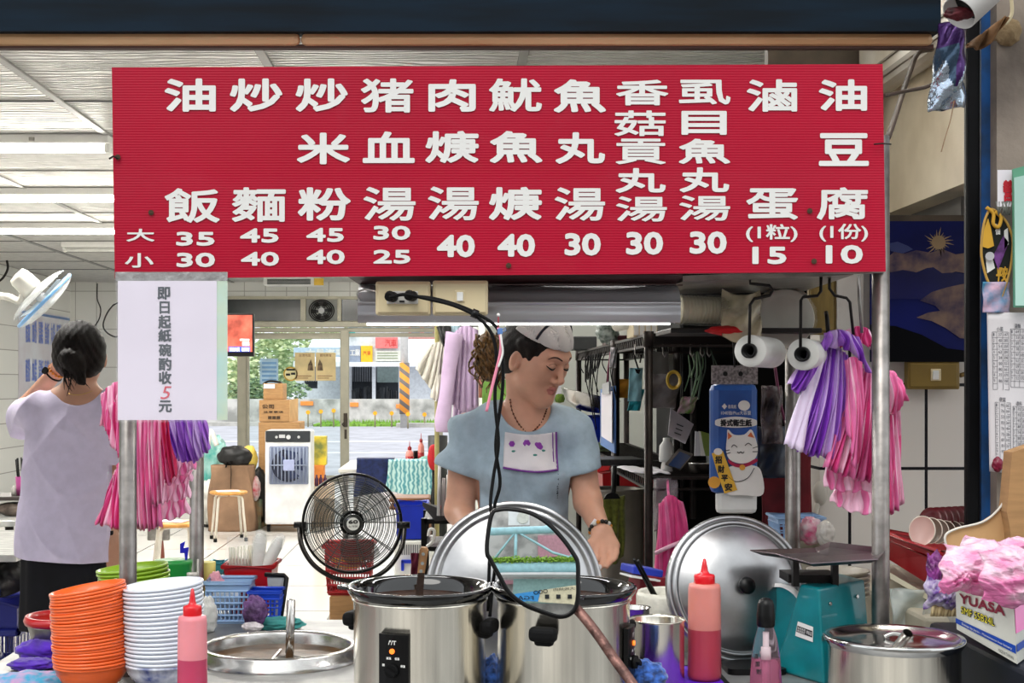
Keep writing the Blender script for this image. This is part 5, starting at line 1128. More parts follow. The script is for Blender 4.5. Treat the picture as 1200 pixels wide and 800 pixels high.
bags('narrow crimson pink bag bundle between the striped pink and the purple bags', [('bag_sheaf', [(160, 488), (166, 487), (172, 487)], [(158, 540), (164, 560), (170, 530)], 5, .02, 2.96, 7, .0), ('bag_sheaf', [(188, 487), (194, 487), (200, 487)], [(192, 562), (199, 567), (206, 556)], 6, .024, 2.88, 8, .008)], [PK[3], PK[2], PK[0]], P(195, 490, 2.88))
bags('purple bag bundle hanging under the paper notice', [('bag_sheaf', [(195, 487), (218, 486), (240, 488)], [(206, 538), (228, 541), (247, 525)], 12, .03, 2.86, 9, .015)], [VI[0], VI[1], VI[2], VI[0]], P(220, 490, 2.86))
bags('short pink bags in three tiers behind the purple bundle', [('bag_tier', [(203, 532), (216, 534), (228, 528)], [(203, 556), (216, 555), (229, 548)], 6, .012, 2.94, 10, 0), ('bag_tier', [(198, 550), (212, 552), (226, 550)], [(194, 568), (210, 566), (225, 562)], 6, .012, 2.95, 11, 0), ('bag_tier', [(193, 562), (208, 563), (222, 560)], [(190, 588), (208, 586), (223, 582)], 6, .012, 2.96, 12, 0), ('bag_tier', [(184, 584), (202, 584), (218, 580)], [(181, 610), (203, 608), (223, 600)], 6, .012, 2.97, 13, 0)], [PK[0], PK[1], PK[1]], P(205, 540, 2.95))
tag(MB().tube([P(160, 486, 2.93), P(192, 478, 2.9), P(240, 486, 2.88)], .003, 8).tube([P(192, 478, 2.9), P(190, 440, 2.9), P(200, 330, 2.9)], .003, 8).build('bag_hook', IRON), 'dark wire hook behind the paper notice carrying the left bags', 'hook')
# right bundles
bags('purple bag bundle fanned out on the hook left of the front right post', [('bag_sheaf', [(962, 404), (978, 404), (993, 416)], [(921, 520), (952, 534), (992, 536)], 15, .034, 2.88, 21, .03), ('bag_lilac_edge', [(955, 408), (960, 412), (965, 420)], [(919, 521), (929, 525), (940, 529)], 3, .008, 2.845, 22, 0), ('bag_collar', [(966, 390), (985, 386), (1006, 395)], [(960, 412), (990, 408), (1022, 440)], 8, .024, 2.86, 23, .02), ('bag_loop', [(946, 412), (956, 406), (968, 404)], [(924, 450), (934, 460), (946, 455)], 5, .03, 2.85, 24, .03)], [VI[0], VI[2], VI[0], VI[1]], P(965, 400, 2.87))
bags('pink bag bundle with rolled handles in front of the front right post', [('bag_roll', [(990, 422), (1000, 418), (1010, 424)], [(994, 510), (1002, 548), (1010, 520)], 5, .03, 2.83, 31, .03), ('bag_sheaf', [(1006, 430), (1022, 434), (1040, 440)], [(966, 548), (1005, 562), (1040, 566)], 13, .03, 2.87, 32, .02), ('bag_top', [(985, 392), (1003, 382), (1020, 386)], [(986, 408), (1003, 402), (1022, 408)], 7, .02, 2.885, 33, 0)], [PK[0], PK[1], PK[2]], P(1010, 400, 2.86))
bags('pink bags peeping out right of the front right post', [('bag_roll', [(1036, 430), (1048, 436), (1056, 446)], [(1036, 486), (1050, 484), (1064, 466)], 6, .03, 2.93, 34, .03), ('bag_sheaf', [(1034, 470), (1044, 476), (1054, 482)], [(1034, 600), (1046, 602), (1059, 588)], 8, .026, 2.95, 35, 0)], [PK[0], PK[0], PK[1]], P(1046, 450, 2.93))
bags('lowest tier of pink bags hanging above the scale pan', [('bag_tier', [(966, 540), (995, 548), (1030, 540)], [(967, 571), (995, 576), (1030, 574)], 7, .016, 2.9, 36, 0), ('bag_tier', [(978, 568), (1000, 574), (1030, 570)], [(974, 588), (1000, 600), (1034, 603)], 6, .016, 2.92, 37, 0)], [PK[0], PK[1], PK[1]], P(1000, 570, 2.9))
for pts, lb in (([(879, 322), (879, 332), (901.5, 334.5), (906, 340), (902, 346), (884, 350), (879, 357), (878, 405)], 'bent black hook carrying the left white roll'), ([(962, 322), (962, 341), (958, 346.5), (941, 348), (938.5, 352), (938, 408)], 'bent black hook carrying the right white roll'), ([(972, 322), (972, 338), (978, 346), (992, 349), (996, 354), (1000, 392)], 'bent black hook carrying the purple bags'), ([(1006, 322), (1007, 350), (1010, 390)], 'straight steel rod hook carrying the pink bags')):
 tag(MB().tube([P(x, y, 2.79 if x < 965 else 2.86) for x, y in pts], .0032, 10, smooth_n=0).build('bag_hook', IRON if 'black' in lb else STEELD), lb, 'hook')
tag(MB().tube([P(968, 366, 2.9), P(969, 372, 2.885), P(971, 396, 2.88)], .0045, 8).build('bag_hook', IRON), 'short thick black hook behind the purple bags', 'hook')
for x, y, lb, bx_ in ((879, 411, 'left white roll of bags on a bent hook', 0), (941, 415, 'right white roll of bags on a bent hook, half behind the purple bags', 0)):
 c = P(x, y, 2.8); ax = Vector((.42, .9, 0)).normalized(); r = 18.8*K(2.8)
 t = thing('bag_roll', lb, 'bag roll', c-Vector((0, 0, r)), 'white rolls of plastic bags')
 m = MB(); A = axis_m(ax); m.lathe([(.0115, 0), (r*.98, 0), (r, .003), (r, .2), (r*.97, .203), (.0115, .203)], c, 48, A); m.build('roll', M('roll_white', (226, 226, 220), .5, noise=(30, .03)), t)
 MB().lathe([(.0115, -.016), (.0155, -.014), (.0155, .004), (.0115, .006), (.0085, .004), (.0085, .21), (.0115, .21), (.0115, -.016)], c, 28, A).build('core', BLACK, t)
# upper shelf with wrapped paper bowls
sh = MB().bx(P(786, 0, 3.2).x, P(936, 0, 3.42).x, 3.2, 3.44, P(0, 384, 3.2).z-.012, P(0, 384, 3.2).z, bev=.002).build('upper_shelf', M('dark_shelf', (30, 26, 24), .4, .4), cart)
zs = P(0, 384, 3.2).z
t = thing('bowl_sleeve', 'sleeve of ivory paper cups lying on the shelf right of the lamp hood', 'paper cups', (P(825, 0, 3.25).x, 3.25, zs))
cc = P(796, 362, 3.24); m = MB(); A = axis_m((1, 0.12, -.03)); pr = []
for k in range(16): pr += [(.030-.0002*k, .0085*k), (.034-.0002*k, .0085*k+.001), (.034-.0002*k, .0085*k+.003)]
m.lathe([(0, 0)]+pr+[(0, .138)], cc, 40, A); m.build('cups', M('ivory_paper', (206, 196, 160), .5), t)
MB().lathe([(.036, -.004), (.037, .05), (.036, .142), (.03, .16), (.012, .18)], cc, 40, A, fn=lambda a, z: 1+.03*math.sin(11*a+90*z)).build('wrapper', FILM, t)
t = thing('bowl_sleeve', 'upright wrapped stack of white paper bowls behind the left white roll', 'paper bowls', (P(905, 0, 3.3).x, 3.3, zs))
cc = P(916, 374, 3.3)+Vector((0, 0, .0)); A = axis_m((-.05, -1, .02)); pr = []
for k in range(12): pr += [(.066, -.1+.012*k), (.071, -.1+.012*k+.002), (.071, -.1+.012*k+.005)]
m = MB(); m.lathe([(0, -.1)]+pr+[(.068, .046), (.05, .03), (0, .028)], cc, 56, A); m.build('bowls', M('bowl_paper', (206, 202, 190), .5), t)
MB().lathe([(.073, -.1), (.074, .0), (.073, .06)], cc, 56, A, fn=lambda a, z: 1+.02*math.sin(13*a+60*z)).build('wrapper', FILM, t)
MB().grid(lambda u, v: P(846+46*u, 338+56*v+8*math.sin(3*u), 3.16)+Vector((0, .012*math.sin(8*u+5*v)*math.sin(7*v+2*u), 0)), 26, 26).build('loose_film', M('crinkled_film', (216, 204, 170), .12, alpha=.55, bump=(30, 1.0), noise=(12, .3)), t, solid=.002)
MB().grid(lambda u, v: cc+Vector((.0735*math.sin(-.7+1.4*u), -.05+.05*v, .0735*math.cos(-.7+1.4*u)+.002)), 14, 6).build('print_band', M('brown_print', (150, 100, 60), .4, noise=(60, .5), col2=(220, 214, 200)), t)
lump('folded_cloth', 'bright red folded cloth on the shelf edge left of the white rolls', P(851, 389, 3.18)+Vector((0, 0, .004)), (.046, .03, .011), rgb('red_cloth', (190, 18, 24), .8), 'cloth', 61, .25, 6)
tag(MB().box(P(870, 385, 3.17), (.016, .012, .028), rot=Matrix.Rotation(-.5, 3, 'Y'), bev=.003).build('peg', rgb('blue_peg', (30, 70, 190))), 'blue clothes peg right of the red folded cloth', 'peg')
# ================================================================== RACK ALONG THE KITCHEN SIDE
m_rk = M('dark_rack', (40, 32, 29), .45, .6, noise=(30, .25))
def rack(label, x0, x1, y0, y1, zs_):
 t = thing('storage_rack', label, 'rack', ((x0+x1)/2, (y0+y1)/2, 0))
 for x in (x0, x1):
  for y in (y0, y1): MB().cyl((x, y, 0), (x, y, 1.53), .0125, seg=16).cyl((x, y, 1.49), (x, y, 1.535), .016, seg=16).build('post', m_rk, t)
 for z in zs_:
  m = MB()
  for x in (x0, x1): m.bx(x-.006, x+.006, y0, y1, z-.004, z+.004).bx(x-.006, x+.006, y0, y1, z-.036, z-.029)
  for y in (y0, y1): m.bx(x0, x1, y-.006, y+.006, z-.004, z+.004).bx(x0, x1, y-.006, y+.006, z-.036, z-.029)
  n = int((y1-y0)/.025)
  for k in range(n):
   y = y0+.0125+k*.025; m.bx(x0, x1, y-.002, y+.002, z-.003, z+.001)
   if k % 2 == 0:
    for x in (x0, x1): m.cyl((x, y, z-.03), (x, y+.02, z-.002), .003, seg=6, cap=False)
  m.bx(x0, x1, y0, y1, z-.0022, z-.001); m.build('shelf', m_rk, t)
 return t
X0, X1 = .56, 1.0
rack('dark metal storage rack nearest the cart, crowded with papers', X0, X1, 4.0, 4.82, (1.525, 1.105))
rack('second dark metal storage rack behind the first one', X0, .78, 4.86, 6.3, (1.525, 1.105, .55))
def onrack(px, d): return P(px, 0, d).x
tag(MB().box((P(684, 0, 5.9).x, 5.9, 1.525+.03), (.1, .14, .058), bev=.004).build('speaker_box', M('charcoal_box', (52, 54, 54), .5)), 'charcoal box at the far left end of the rack top', 'box')
tag(MB().box((P(719, 0, 5.1).x+.02, 5.1, 1.525+.018), (.11, .14, .034), bev=.003).build('stapler_box', M('maroon_box', (74, 20, 28), .4)), 'low maroon box on the rack top', 'box')
t = thing('drawer_unit', 'small cream drawer unit on the rack top near its front post', 'drawers', (P(741, 0, 4.3).x+.03, 4.3, 1.525))
q = Vector((P(741, 0, 4.3).x+.03, 4.3, 1.525+.026)); MB().box(q, (.075, .16, .05), bev=.003).build('case', CREAM, t)
for k in range(4): MB().box(q+Vector((-.028+.0185*k, -.081, 0)), (.015, .004, .04), bev=.001).build('drawer', WHITEP, t)
tag(MB().cyl((P(722, 0, 4.4).x, 4.4, 1.525+.045), (P(766, 0, 4.25).x, 4.25, 1.525+.06), .02, seg=24).build('film_roll', M('cling_roll', (196, 192, 178), .4)), 'pale roll lying on the rack top under the lamp hood', 'roll')
lump('tape_roll', 'white and green tangle of tape on the rack top', Vector((P(712, 0, 5.0).x, 5.0, 1.525+.05)), (.04, .04, .045), M('tape_tangle', (180, 190, 184), .4, noise=(40, .8), col2=(20, 60, 40)), 'tape', 71, .3, 9)
wr = MB(); q_ = random.Random(9)
for k in range(12):
 y = q_.uniform(4.7, 6.1); x = X0-.012; z = 1.5
 l = q_.uniform(.05, .32); wr.tube([(x, y, z), (x-.012, y+.02, z-l*.5), (x, y-.03, z-l), (x-.006, y+.01, z-l*.75)], .0022, 6, smooth_n=5)
for k in range(6): wr.tube([(X0-.01, 5.2+.1*k, 1.5), (X0-.02, 5.25+.1*k, 1.44-.01*k), (X0-.01, 5.35+.1*k, 1.5)], .003, 6, smooth_n=6)
tag(wr.build('cable_tangle', RUBBER), 'tangle of black cables hanging from the left edge of the racks', 'cables')
def hang(name, label, x0, y0, x1, y1, d, mat, cat, amp=.006, seed=0, th=.002, skew=0):
 def f(u, v): p = P(x0+(x1-x0)*u+skew*v, y0+(y1-y0)*v, d); p.y += amp*math.sin(7*u+4*v+seed)*math.sin(5*v+1+seed)+.012*u; return p
 return tag(MB().grid(f, 16, 18).build(name, mat, solid=th), label, cat)
hang('receipt_strip', 'sheaf of white receipts hanging from the rack top', 716, 407, 724, 431, 4.75, PAPER, 'paper', seed=1, skew=-2)
t = thing('clipboard', 'blue edged clipboard hanging on the left side of the rack', 'clipboard', P(712, 530, 4.78))
dk = lambda x, d: P(x, 0, d)
MB().prism([P(703.5, 456, 4.95), P(720, 452, 4.78), P(720, 531, 4.78), P(703.5, 521, 4.95)], (.006, 0, 0)).build('board', rgb('clipboard_blue', (92, 132, 196), .4), t)
MB().prism([P(705.5, 460, 4.93), P(718, 458, 4.78), P(718, 519, 4.78), P(705.5, 511, 4.93)], (-.003, -.002, 0)).build('sheet', PAPER, t)
MB().prism([P(708, 450, 4.86), P(716, 447, 4.8), P(716, 461, 4.8), P(708, 462, 4.86)], (-.008, -.006, 0)).build('clip', SILV, t)
MB().tube([P(712, 450, 4.82), P(713, 430, 4.85), P(716, 412, 4.85)], .004, 6).build('cord', rgb('maroon_cord', (120, 50, 74)), t)
hang('envelope', 'orange yellow envelope tucked behind the hanging blue masks', 724, 444, 741, 466, 5.0, rgb('amber_envelope', (196, 132, 30), .7), 'envelope', .003, 2)
hang('face_mask_pack', 'pale blue sheet pack hanging from a black clip on the rack', 738, 431, 754, 470, 4.5, M('pale_cyan_mask', (158, 212, 224), .7, noise=(40, .08)), 'mask pack', .006, 3, skew=-2)
hang('plastic_bag', 'teal plastic bag hanging below the pale blue sheet pack', 741, 456, 756, 481, 4.55, M('teal_film', (40, 148, 160), .35, bump=(30, .6)), 'plastic bag', .012, 5, skew=-6)
tag(MB().prism([P(744, 432, 4.48), P(751, 433, 4.48), P(749, 438, 4.48), P(746, 437, 4.48)], (0, .006, 0)).tube([P(748, 432, 4.48), P(744, 420, 4.48), P(742, 412, 4.48)], .003, 6).tube([P(750, 425, 4.48), P(752, 415, 4.48)], .003, 6).build('binder_clip', BLACK), 'black binder clip holding the pale blue sheet pack', 'clip')
# round ring of yellow bands, grey rags, green strips, papers
rb_ = MB()
for k in range(6): rb_.tube([P(789.5+8.0*math.cos(a)*(1-.03*k), 445+10.5*math.sin(a)*(1-.04*k), 4.12+.004*k) for a in np.linspace(0, 2*PI, 33)[:-1]], .003, 6, cyclic=True)
tag(rb_.build('rubber_bands', M('yellow_rubber', (206, 172, 60), .5)), 'ring of yellow rubber bands hanging in the rack', 'rubber bands')
hang('rag', 'grey rag hanging behind the yellow rubber bands', 766, 438, 800, 478, 4.22, M('grey_rag', (128, 122, 122), .9, noise=(14, .2)), 'rag', .02, 7, skew=-8)
hang('cardboard_sheet', 'dull grey paper sheet pinned between the rack posts', 764, 412, 784, 440, 4.4, rgb('grey_sheet', (118, 116, 112), .8), 'paper', .002, 8)
gs = MB(); q_ = random.Random(12)
for k in range(16):
 x = 806+q_.random()*30; y0 = 408+q_.random()*10; y1 = y0+25+q_.random()*40; d = 4.1+q_.random()*.2
 a, b_ = P(x, y0, d), P(x+q_.uniform(-8, 6), y1, d); gs.tube([a, a.lerp(b_, .5)+Vector((.01, 0, 0)), b_], .006, 5, smooth_n=4, flat=.3, mi=k % 2)
tag(gs.build('string_bundle', [M('dull_green_tape', (104, 136, 100), .6), M('dark_green_tape', (48, 70, 56), .6)]), 'bundle of dull green tapes hanging in the dark of the rack', 'tapes')
for k, (x, lb) in enumerate(((744, 'left'), (777, 'second from left'), (809, 'third from left'), (821, 'fourth from left'), (829, 'rightmost'))):
 tag(MB().tube([P(x, 403, 4.03), P(x, 414, 4.03), P(x+2, 418, 4.025), P(x+4, 414, 4.025)], .0022, 6).build('rack_hook', STEELD), 'small wire hook under the rack top, %s of five' % lb, 'hook', 'wire hooks under the rack top')
t = thing('dark_backing', 'added black backing shaped as a cabinet filling the dark corner behind the first rack', 'cabinet', (1.14, 5.1, 0))  # dark backing put in to keep the corner behind the rack black
MB().bx(.80, 1.40, 4.90, 5.5, 0, 1.9, bev=.012).build('body', M('black_backing', (9, 9, 10), .6, spec=.15), t); MB().bx(.805, 1.395, 4.885, 4.9, .75, 1.89, bev=.006).build('door', M('black_backing'), t); MB().bx(.83, .85, 4.85, 4.885, .9, 1.4, bev=.005).build('handle', IRON, t)
# lower shelf papers and tins
zsf = 1.106
def onshelf(px, d, dz=0): q = P(px, 0, d); return Vector((q.x, q.y, zsf+dz))
cloth('paper_stack', 'loose white papers spread on the rack shelf', (onshelf(722, 4.5, .004), onshelf(770, 4.4, .004), onshelf(786, 4.12, .004), onshelf(745, 4.15, .004)), PAPER, .002, cat='papers')
tag(MB().box(onshelf(722, 4.66, .012), (.16, .2, .022), rot=.1, bev=.004).build('keypad', M('dark_keypad', (44, 44, 46), .5, noise=(60, .3))), 'dark keypad at the left end of the rack shelf', 'keypad')
tag(MB().lathe([(0, 0), (.022, 0), (.024, .01), (.022, .05), (.011, .065), (.011, .075), (0, .076)], onshelf(781, 4.3, .03), 28).lathe([(.02, -.03), (.014, 0)], onshelf(781, 4.3, .03), 20).build('lotion_bottle', WHITEP), 'small white bottle on the rack shelf left of the tilted booklet', 'bottle')
t = thing('booklet', 'grey and white printed booklet leaning on the rack shelf', 'booklet', P(797, 520, 4.15))
MB().prism([P(786, 478, 4.2), P(813, 497, 4.2), P(803, 520, 4.1), P(783, 510, 4.1)], (0, .006, 0)).build('cover', rgb('booklet_grey', (178, 172, 182), .6), t)
lt = MB()
for k in range(3): a = P(793-k*1.2, 496+k*5, 4.14-.012*k); lt.prism([a, a+Vector((.02, 0, -.008)), a+Vector((.019, 0, -.011)), a+Vector((-.001, 0, -.003))], (0, -.002, 0))
lt.build('printed_lines', INK, t)
t = thing('tablet', 'dark blue screen tablet propped on the rack shelf edge', 'tablet', P(797, 548, 4.05))
MB().prism([P(796, 527, 4.12), P(812, 533, 4.14), P(797, 551, 4.04), P(780, 545, 4.02)], (0, .008, .004)).build('body', rgb('tablet_frame', (92, 84, 76), .4), t)
MB().prism([P(796.5, 529, 4.115), P(809.5, 534, 4.13), P(796.5, 549, 4.036), P(783, 544.5, 4.02)], (0, -.0015, 0)).build('screen', rgb('blue_screen', (38, 56, 96), .15), t)
tag(MB().lathe([(0, 0), (.036, 0), (.04, .03), (.042, .034), (.037, .03), (0, .004)], onshelf(822, 4.2, .0), 36).build('tin_bowl', STEEL), 'small steel tin on the rack shelf right of the booklet', 'tin')
for k, (x, lb) in enumerate(((817, 'left'), (824, 'middle'), (829, 'right'))):
 tag(MB().prism([P(x-3, 534, 4.16), P(x+3, 534, 4.16), P(x+8-3*k, 508, 4.2), P(x-2-3*k, 505, 4.2)], (0, .008, 0)).build('packet', (rgb('packet_silver', (196, 198, 204), .3), rgb('packet_white2', (222, 220, 214), .5), rgb('packet_olive', (120, 140, 60), .5))[k]), 'flat packet standing in the steel tin, %s of three' % lb, 'packet', 'packets in the steel tin')
hang('snack_bag', 'green and pink snack bag hanging above the booklet', 800, 465, 818, 484, 4.2, M('green_snack', (96, 140, 54), .3, noise=(30, .7), col2=(210, 170, 190)), 'snack bag', .01, 9, .006, skew=-6)
tag(MB().lathe([(.013, 0), (.018, .06), (.0185, .06)], onshelf(834, 4.2, .0), 28).build('plastic_cup', M('cup_clear', (200, 206, 200), .2, alpha=.6), solid=.001), 'clear plastic cup on the rack shelf beside the hanging tissue pack', 'cup')
# below the shelf
t = basket('plastic_tub', 'deep red plastic tub under the rack shelf', 'tub', 706, 766, 5.0, 1.38-97*5.0/1600, .557, .3, REDP, holes=False, taper=.9)
q = P(722, 0, 4.6); q = Vector((q.x-.06, q.y+.0, 0))
t = thing('stock_pot', 'tall dull steel pot standing under the rack behind the olive towel', 'pot', (P(722, 0, 4.45).x, 4.45, .0))
MB().lathe([(0, .56), (.088, .56), (.09, .57), (.09, 1.028), (.096, 1.034), (.096, 1.042), (.088, 1.04), (.085, .6), (0, .6)], (P(722, 0, 4.45).x, 4.45, 0), 48).build('pot', M('dull_pot', (150, 144, 136), .4, .8, noise=(6, .15)), t)
MB().lathe([(.07, 0), (.088, .56)], (P(722, 0, 4.45).x, 4.45, 0), 32).build('stand', STEELD, t)
t = thing('hand_towel', 'olive green towel hanging from a black clip under the rack shelf', 'towel', P(718, 660, 4.3))
pleat(MB(), PP([(697, 581), (716, 583), (733, 580)], 4.3), PP([(702, 664), (717, 662), (731, 650)], 4.29), 4, .03, 3, 1, .02).build('towel', M('olive_towel', (112, 116, 40), .95, noise=(70, .2), sheen=.3), t, solid=.006)
MB().prism([P(707, 585, 4.27), P(727, 584, 4.27), P(724, 579, 4.27), P(718, 576, 4.27), P(711, 579, 4.27)], (0, .01, 0)).tube([P(719, 577, 4.275), P(720, 560, 4.275), P(720, 545, 4.275)], .008, 8).build('clip', BLACK, t)
# items behind the woman on the left end of the racks
t = thing('steel_bowl', 'wide steel bowl tilted on the far end of the rack beside the woman', 'bowl', P(690, 487, 6.0))
MB().lathe([(0, 0), (.05, .004), (.1, .03), (.13, .075), (.134, .076)], P(688, 482, 6.0), 48, Matrix.Rotation(.22, 4, 'Y')).build('bowl', STEEL, t, solid=.002)
t = basket('plastic_bin', 'royal blue plastic bin under the tilted steel bowl', 'bin', 672, 706, 5.95, 1.38-38*5.95/1600, 1.106, .14, BLUEP, holes=False, taper=.8)
lump('plastic_bag', 'green and white plastic bag on the rack shelf beside the clipboard', P(698, 527, 5.6), (.06, .05, .03), M('green_white_bag', (150, 170, 130), .4, noise=(20, .6), col2=(60, 90, 50)), 'plastic bag', 75, .3, 8)
tag(MB().lathe([(0, .0), (.02, .004), (.026, .02), (.02, .04), (.008, .045)], P(656, 472, 6.7), 24).cyl(P(657, 477, 6.7), P(657, 486, 6.7), .008, seg=10).tube([P(656, 468, 6.7), P(656, 466, 6.91)], .005, 6).build('brush', M('moss_green', (96, 122, 40), .8, noise=(60, .3))), 'round moss green brush beside the woman\'s cheek', 'brush')
hang('paper_slip', 'small pale paper slip pinned on the grey green wall under the green brush', 648, 452, 658, 468, 6.88, PAPER, 'paper', 0, 1)
hang('wall_notice', 'bright green printed notice on the wall behind the woman\'s neck', 565, 445, 602, 494, 6.3, M('green_notice', (140, 190, 90), .6, noise=(18, .12)), 'notice', .004, 4)
hang('wall_notice', 'salmon pink notice strip at the left of the bright green notice', 561, 440, 567, 466, 6.32, rgb('salmon_notice', (230, 150, 140)), 'notice', .002, 4)
tag(MB().cyl(P(590, 455, 6.5), P(590, 600, 6.5), .02, seg=10).cyl((P(590, 0, 6.5).x, 6.5, 0), P(590, 600, 6.5), .02, seg=10).bx(P(560, 0, 6.4).x, P(606, 0, 6.4).x, 6.34, 6.5, 1.2, 1.22).build('notice_stand', m_rk), 'dark stand carrying the notices behind the woman', 'stand')
# tissue pack hanging from the shelf
d = 3.5
t = thing('tissue_pack', 'blue hanging tissue pack printed with a white lucky cat', 'tissue pack', P(862, 600, d))
def bulge(x0, y0, x1, y1, dd, dep, mat, nm, par, skew=0, nu=14, nv=14):
 def f(u, v): p = P(x0+(x1-x0)*u+skew*v*(1-u), y0+(y1-y0)*v, dd); p.y -= dep*math.sin(PI*u)**.5*(.5+.5*math.sin(PI*min(v, .999))); return p
 return MB().grid(f, nu, nv).build(nm, mat, par)
m_tb = M('tissue_blue', (40, 86, 160), .35, noise=(14, .1)); wavebump(m_tb, 40, 'X', .1, .001)
MB().pbox(834, 449, 889, 579, d+.004, .05, bev=.018).build('tissue_block', m_tb, t)
MB().pbox(834, 428, 888, 450, d+.012, .004).build('header_film', M('silver_dots', (150, 142, 142), .4, noise=(160, .3)), t)
MB().pbox(840, 574, 888, 602, d+.014, .03, bev=.012).build('tissue_end', rgb('tissue_white', (226, 226, 222), .8), t)
dd = d-.0005
def blob(pts, lift, mat, nm, n=6): pp = smooth_path([Vector((x, y, 0)) for x, y in pts], n, True); return MB().prism([P(p.x, p.y, dd-lift) for p in pp], (0, .0008, 0)).build(nm, mat, t)
def elp(cx, cy, rx, ry, k=20): return [(cx+rx*math.cos(2*PI*i/k), cy+ry*math.sin(2*PI*i/k)) for i in range(k)]
WC = rgb('print_white', (232, 228, 222), .4); 
blob([(853, 548), (866, 545), (882, 545), (892, 552), (894, 579), (870, 580), (852, 578), (850, 560)], .001, WC, 'printed_body')
blob([(851, 528), (852, 512), (853, 503), (860, 509), (872, 509), (880, 503), (885, 512), (888, 527), (884, 538), (870, 543), (856, 539)], .0018, WC, 'printed_head', 4)
for e_ in (((853, 506), (858, 511), (853, 515)), ((880, 506), (884, 513), (876, 511))): MB().prism([P(x, y, dd-.0028) for x, y in e_], (0, .0005, 0)).build('printed_ear', rgb('print_orange', (216, 110, 60)), t)
ln = MB()
for pts in ([(857, 524), (860, 521), (864, 524)], [(873, 522), (877, 519), (881, 522)], [(864, 529), (866, 531), (868, 529), (870, 531), (872, 529)], [(851, 556), (862, 564), (876, 560), (884, 548)], [(849, 528), (855, 527)], [(850, 532), (856, 530)], [(882, 525), (888, 523)], [(882, 529), (888, 529)]): ln.tube([P(x, y, dd-.003) for x, y in pts], .0009, 5, smooth_n=4)
ln.build('printed_lines', INK, t)
blob([(854, 538), (862, 543), (874, 543), (886, 537), (887, 541), (874, 547), (862, 547), (854, 542)], .0026, rgb('print_crimson', (170, 30, 70)), 'printed_collar', 3)
blob(elp(870, 547.5, 3.4, 3.4), .0032, rgb('print_gold', (224, 160, 60)), 'printed_bell', 1)
blob(elp(837, 565, 7.2, 7), .0016, rgb('print_gold', (0, 0, 0)), 'printed_coin', 1)
MB().prism([P(x, y, dd-.0036) for x, y in ((834, 531), (847, 528), (864, 574), (849, 578), (840, 552))], (0, .0005, 0)).build('printed_scroll', rgb('print_yellow', (226, 176, 60)), t)
lt = MB()
for c_, a in zip('招財平安', ((838, 534, 846, 543), (841, 545, 849, 554), (845, 556, 853, 564), (849, 566, 858, 575))): pwrite(lt, c_, *a, dd-.004, off=.02)
lt.build('scroll_lettering', INK, t)
blob([(841, 491), (862, 488), (884, 491), (887, 495), (884, 499), (862, 501), (841, 499), (838, 495)], .0012, WC, 'printed_pill', 4)
lt = MB(); pwrite(lt, '掛式衛生紙', 844, 491, 881, 499.5, dd-.002, off=.02); lt.build('pill_lettering', INK, t)
lt = MB(); pwrite(lt, '1040抽/Plus大容量', 845, 481, 880, 486, dd-.001); pwrite(lt, '春風紙', 853, 474, 863, 478.5, dd-.001); lt.prism([P(x, y, dd-.001) for x, y in ((846, 476), (849, 472.5), (852, 476), (849, 479.5))], (0, .0005, 0)); lt.build('small_lettering', WC, t)
blob(elp(872, 475, 7, 6), .001, WC, 'printed_bowl', 1)
blob(elp(841.5, 529, 5, 4), .0044, WC, 'printed_paw', 1)
MB().tube([P(861, 430, d+.01), P(860, 415, d+.0), P(859, 385, 3.44)], .0022, 6).build('string', IRON, t)
kn = MB()
for x in (850, 868): kn.cyl(P(x, 438, d+.006), P(x, 438, d+.016), .006, seg=14)
kn.build('hole', BLACK, t)
hang('plastic_bag', 'clear bag of red packets hanging right of the tissue pack', 893, 452, 918, 520, 3.56, M('dusky_clear_bag', (110, 96, 96), .25, alpha=.75, noise=(14, .4), bump=(22, .8)), 'plastic bag', .014, 11, .006)
hang('cleaning_rag', 'dark red cloth hanging behind the rear right post', 893, 520, 952, 640, 3.68, M('dark_red_cloth', (92, 8, 20), .9, noise=(10, .2)), 'cloth', .01, 12, .004)
hang('printed_bag', 'dark blue and black printed bag under the clear bag of red packets', 888, 500, 922, 560, 3.60, M('navy_bag', (30, 40, 60), .4, noise=(18, .5), col2=(10, 10, 14)), 'bag', .01, 13, .006)
tag(MB().tube([P(908, 428, 3.58), P(914, 470, 3.57), P(922, 500, 3.57)], .004, 6, smooth_n=5).build('strap', rgb('plum_strap', (96, 20, 60))), 'thin plum strap hanging left of the rear right post', 'strap')
hang('plastic_bag', 'clear bag hanging from the front post of the rack', 766, 560, 795, 622, 3.985, M('clear_grey_bag', (170, 160, 170), .1, alpha=.45, bump=(26, 1)), 'plastic bag', .02, 14, .004)
t = thing('plastic_bag', 'magenta pink bag hanging right of the rack post behind the black chopsticks', 'plastic bag', P(785, 680, 3.9))
pleat(MB(), PP([(772, 590), (785, 580), (800, 588)], 3.9), PP([(768, 680), (790, 684), (812, 640)], 3.88), 5, .03, 5, 3, .03).build('film', [PK[2], PK[0], PK[2]], t, solid=.002)
MB().tube([P(785, 592, 3.89), P(783, 575, 3.95), P(782, 561, 4.0)], .004, 6).build('carrying_loop', PK[0], t)
MB().tube([P(768, 648, 3.86), P(785, 640, 3.85), P(800, 634, 3.86)], .006, 8).build('knot_band', PK[1], t)
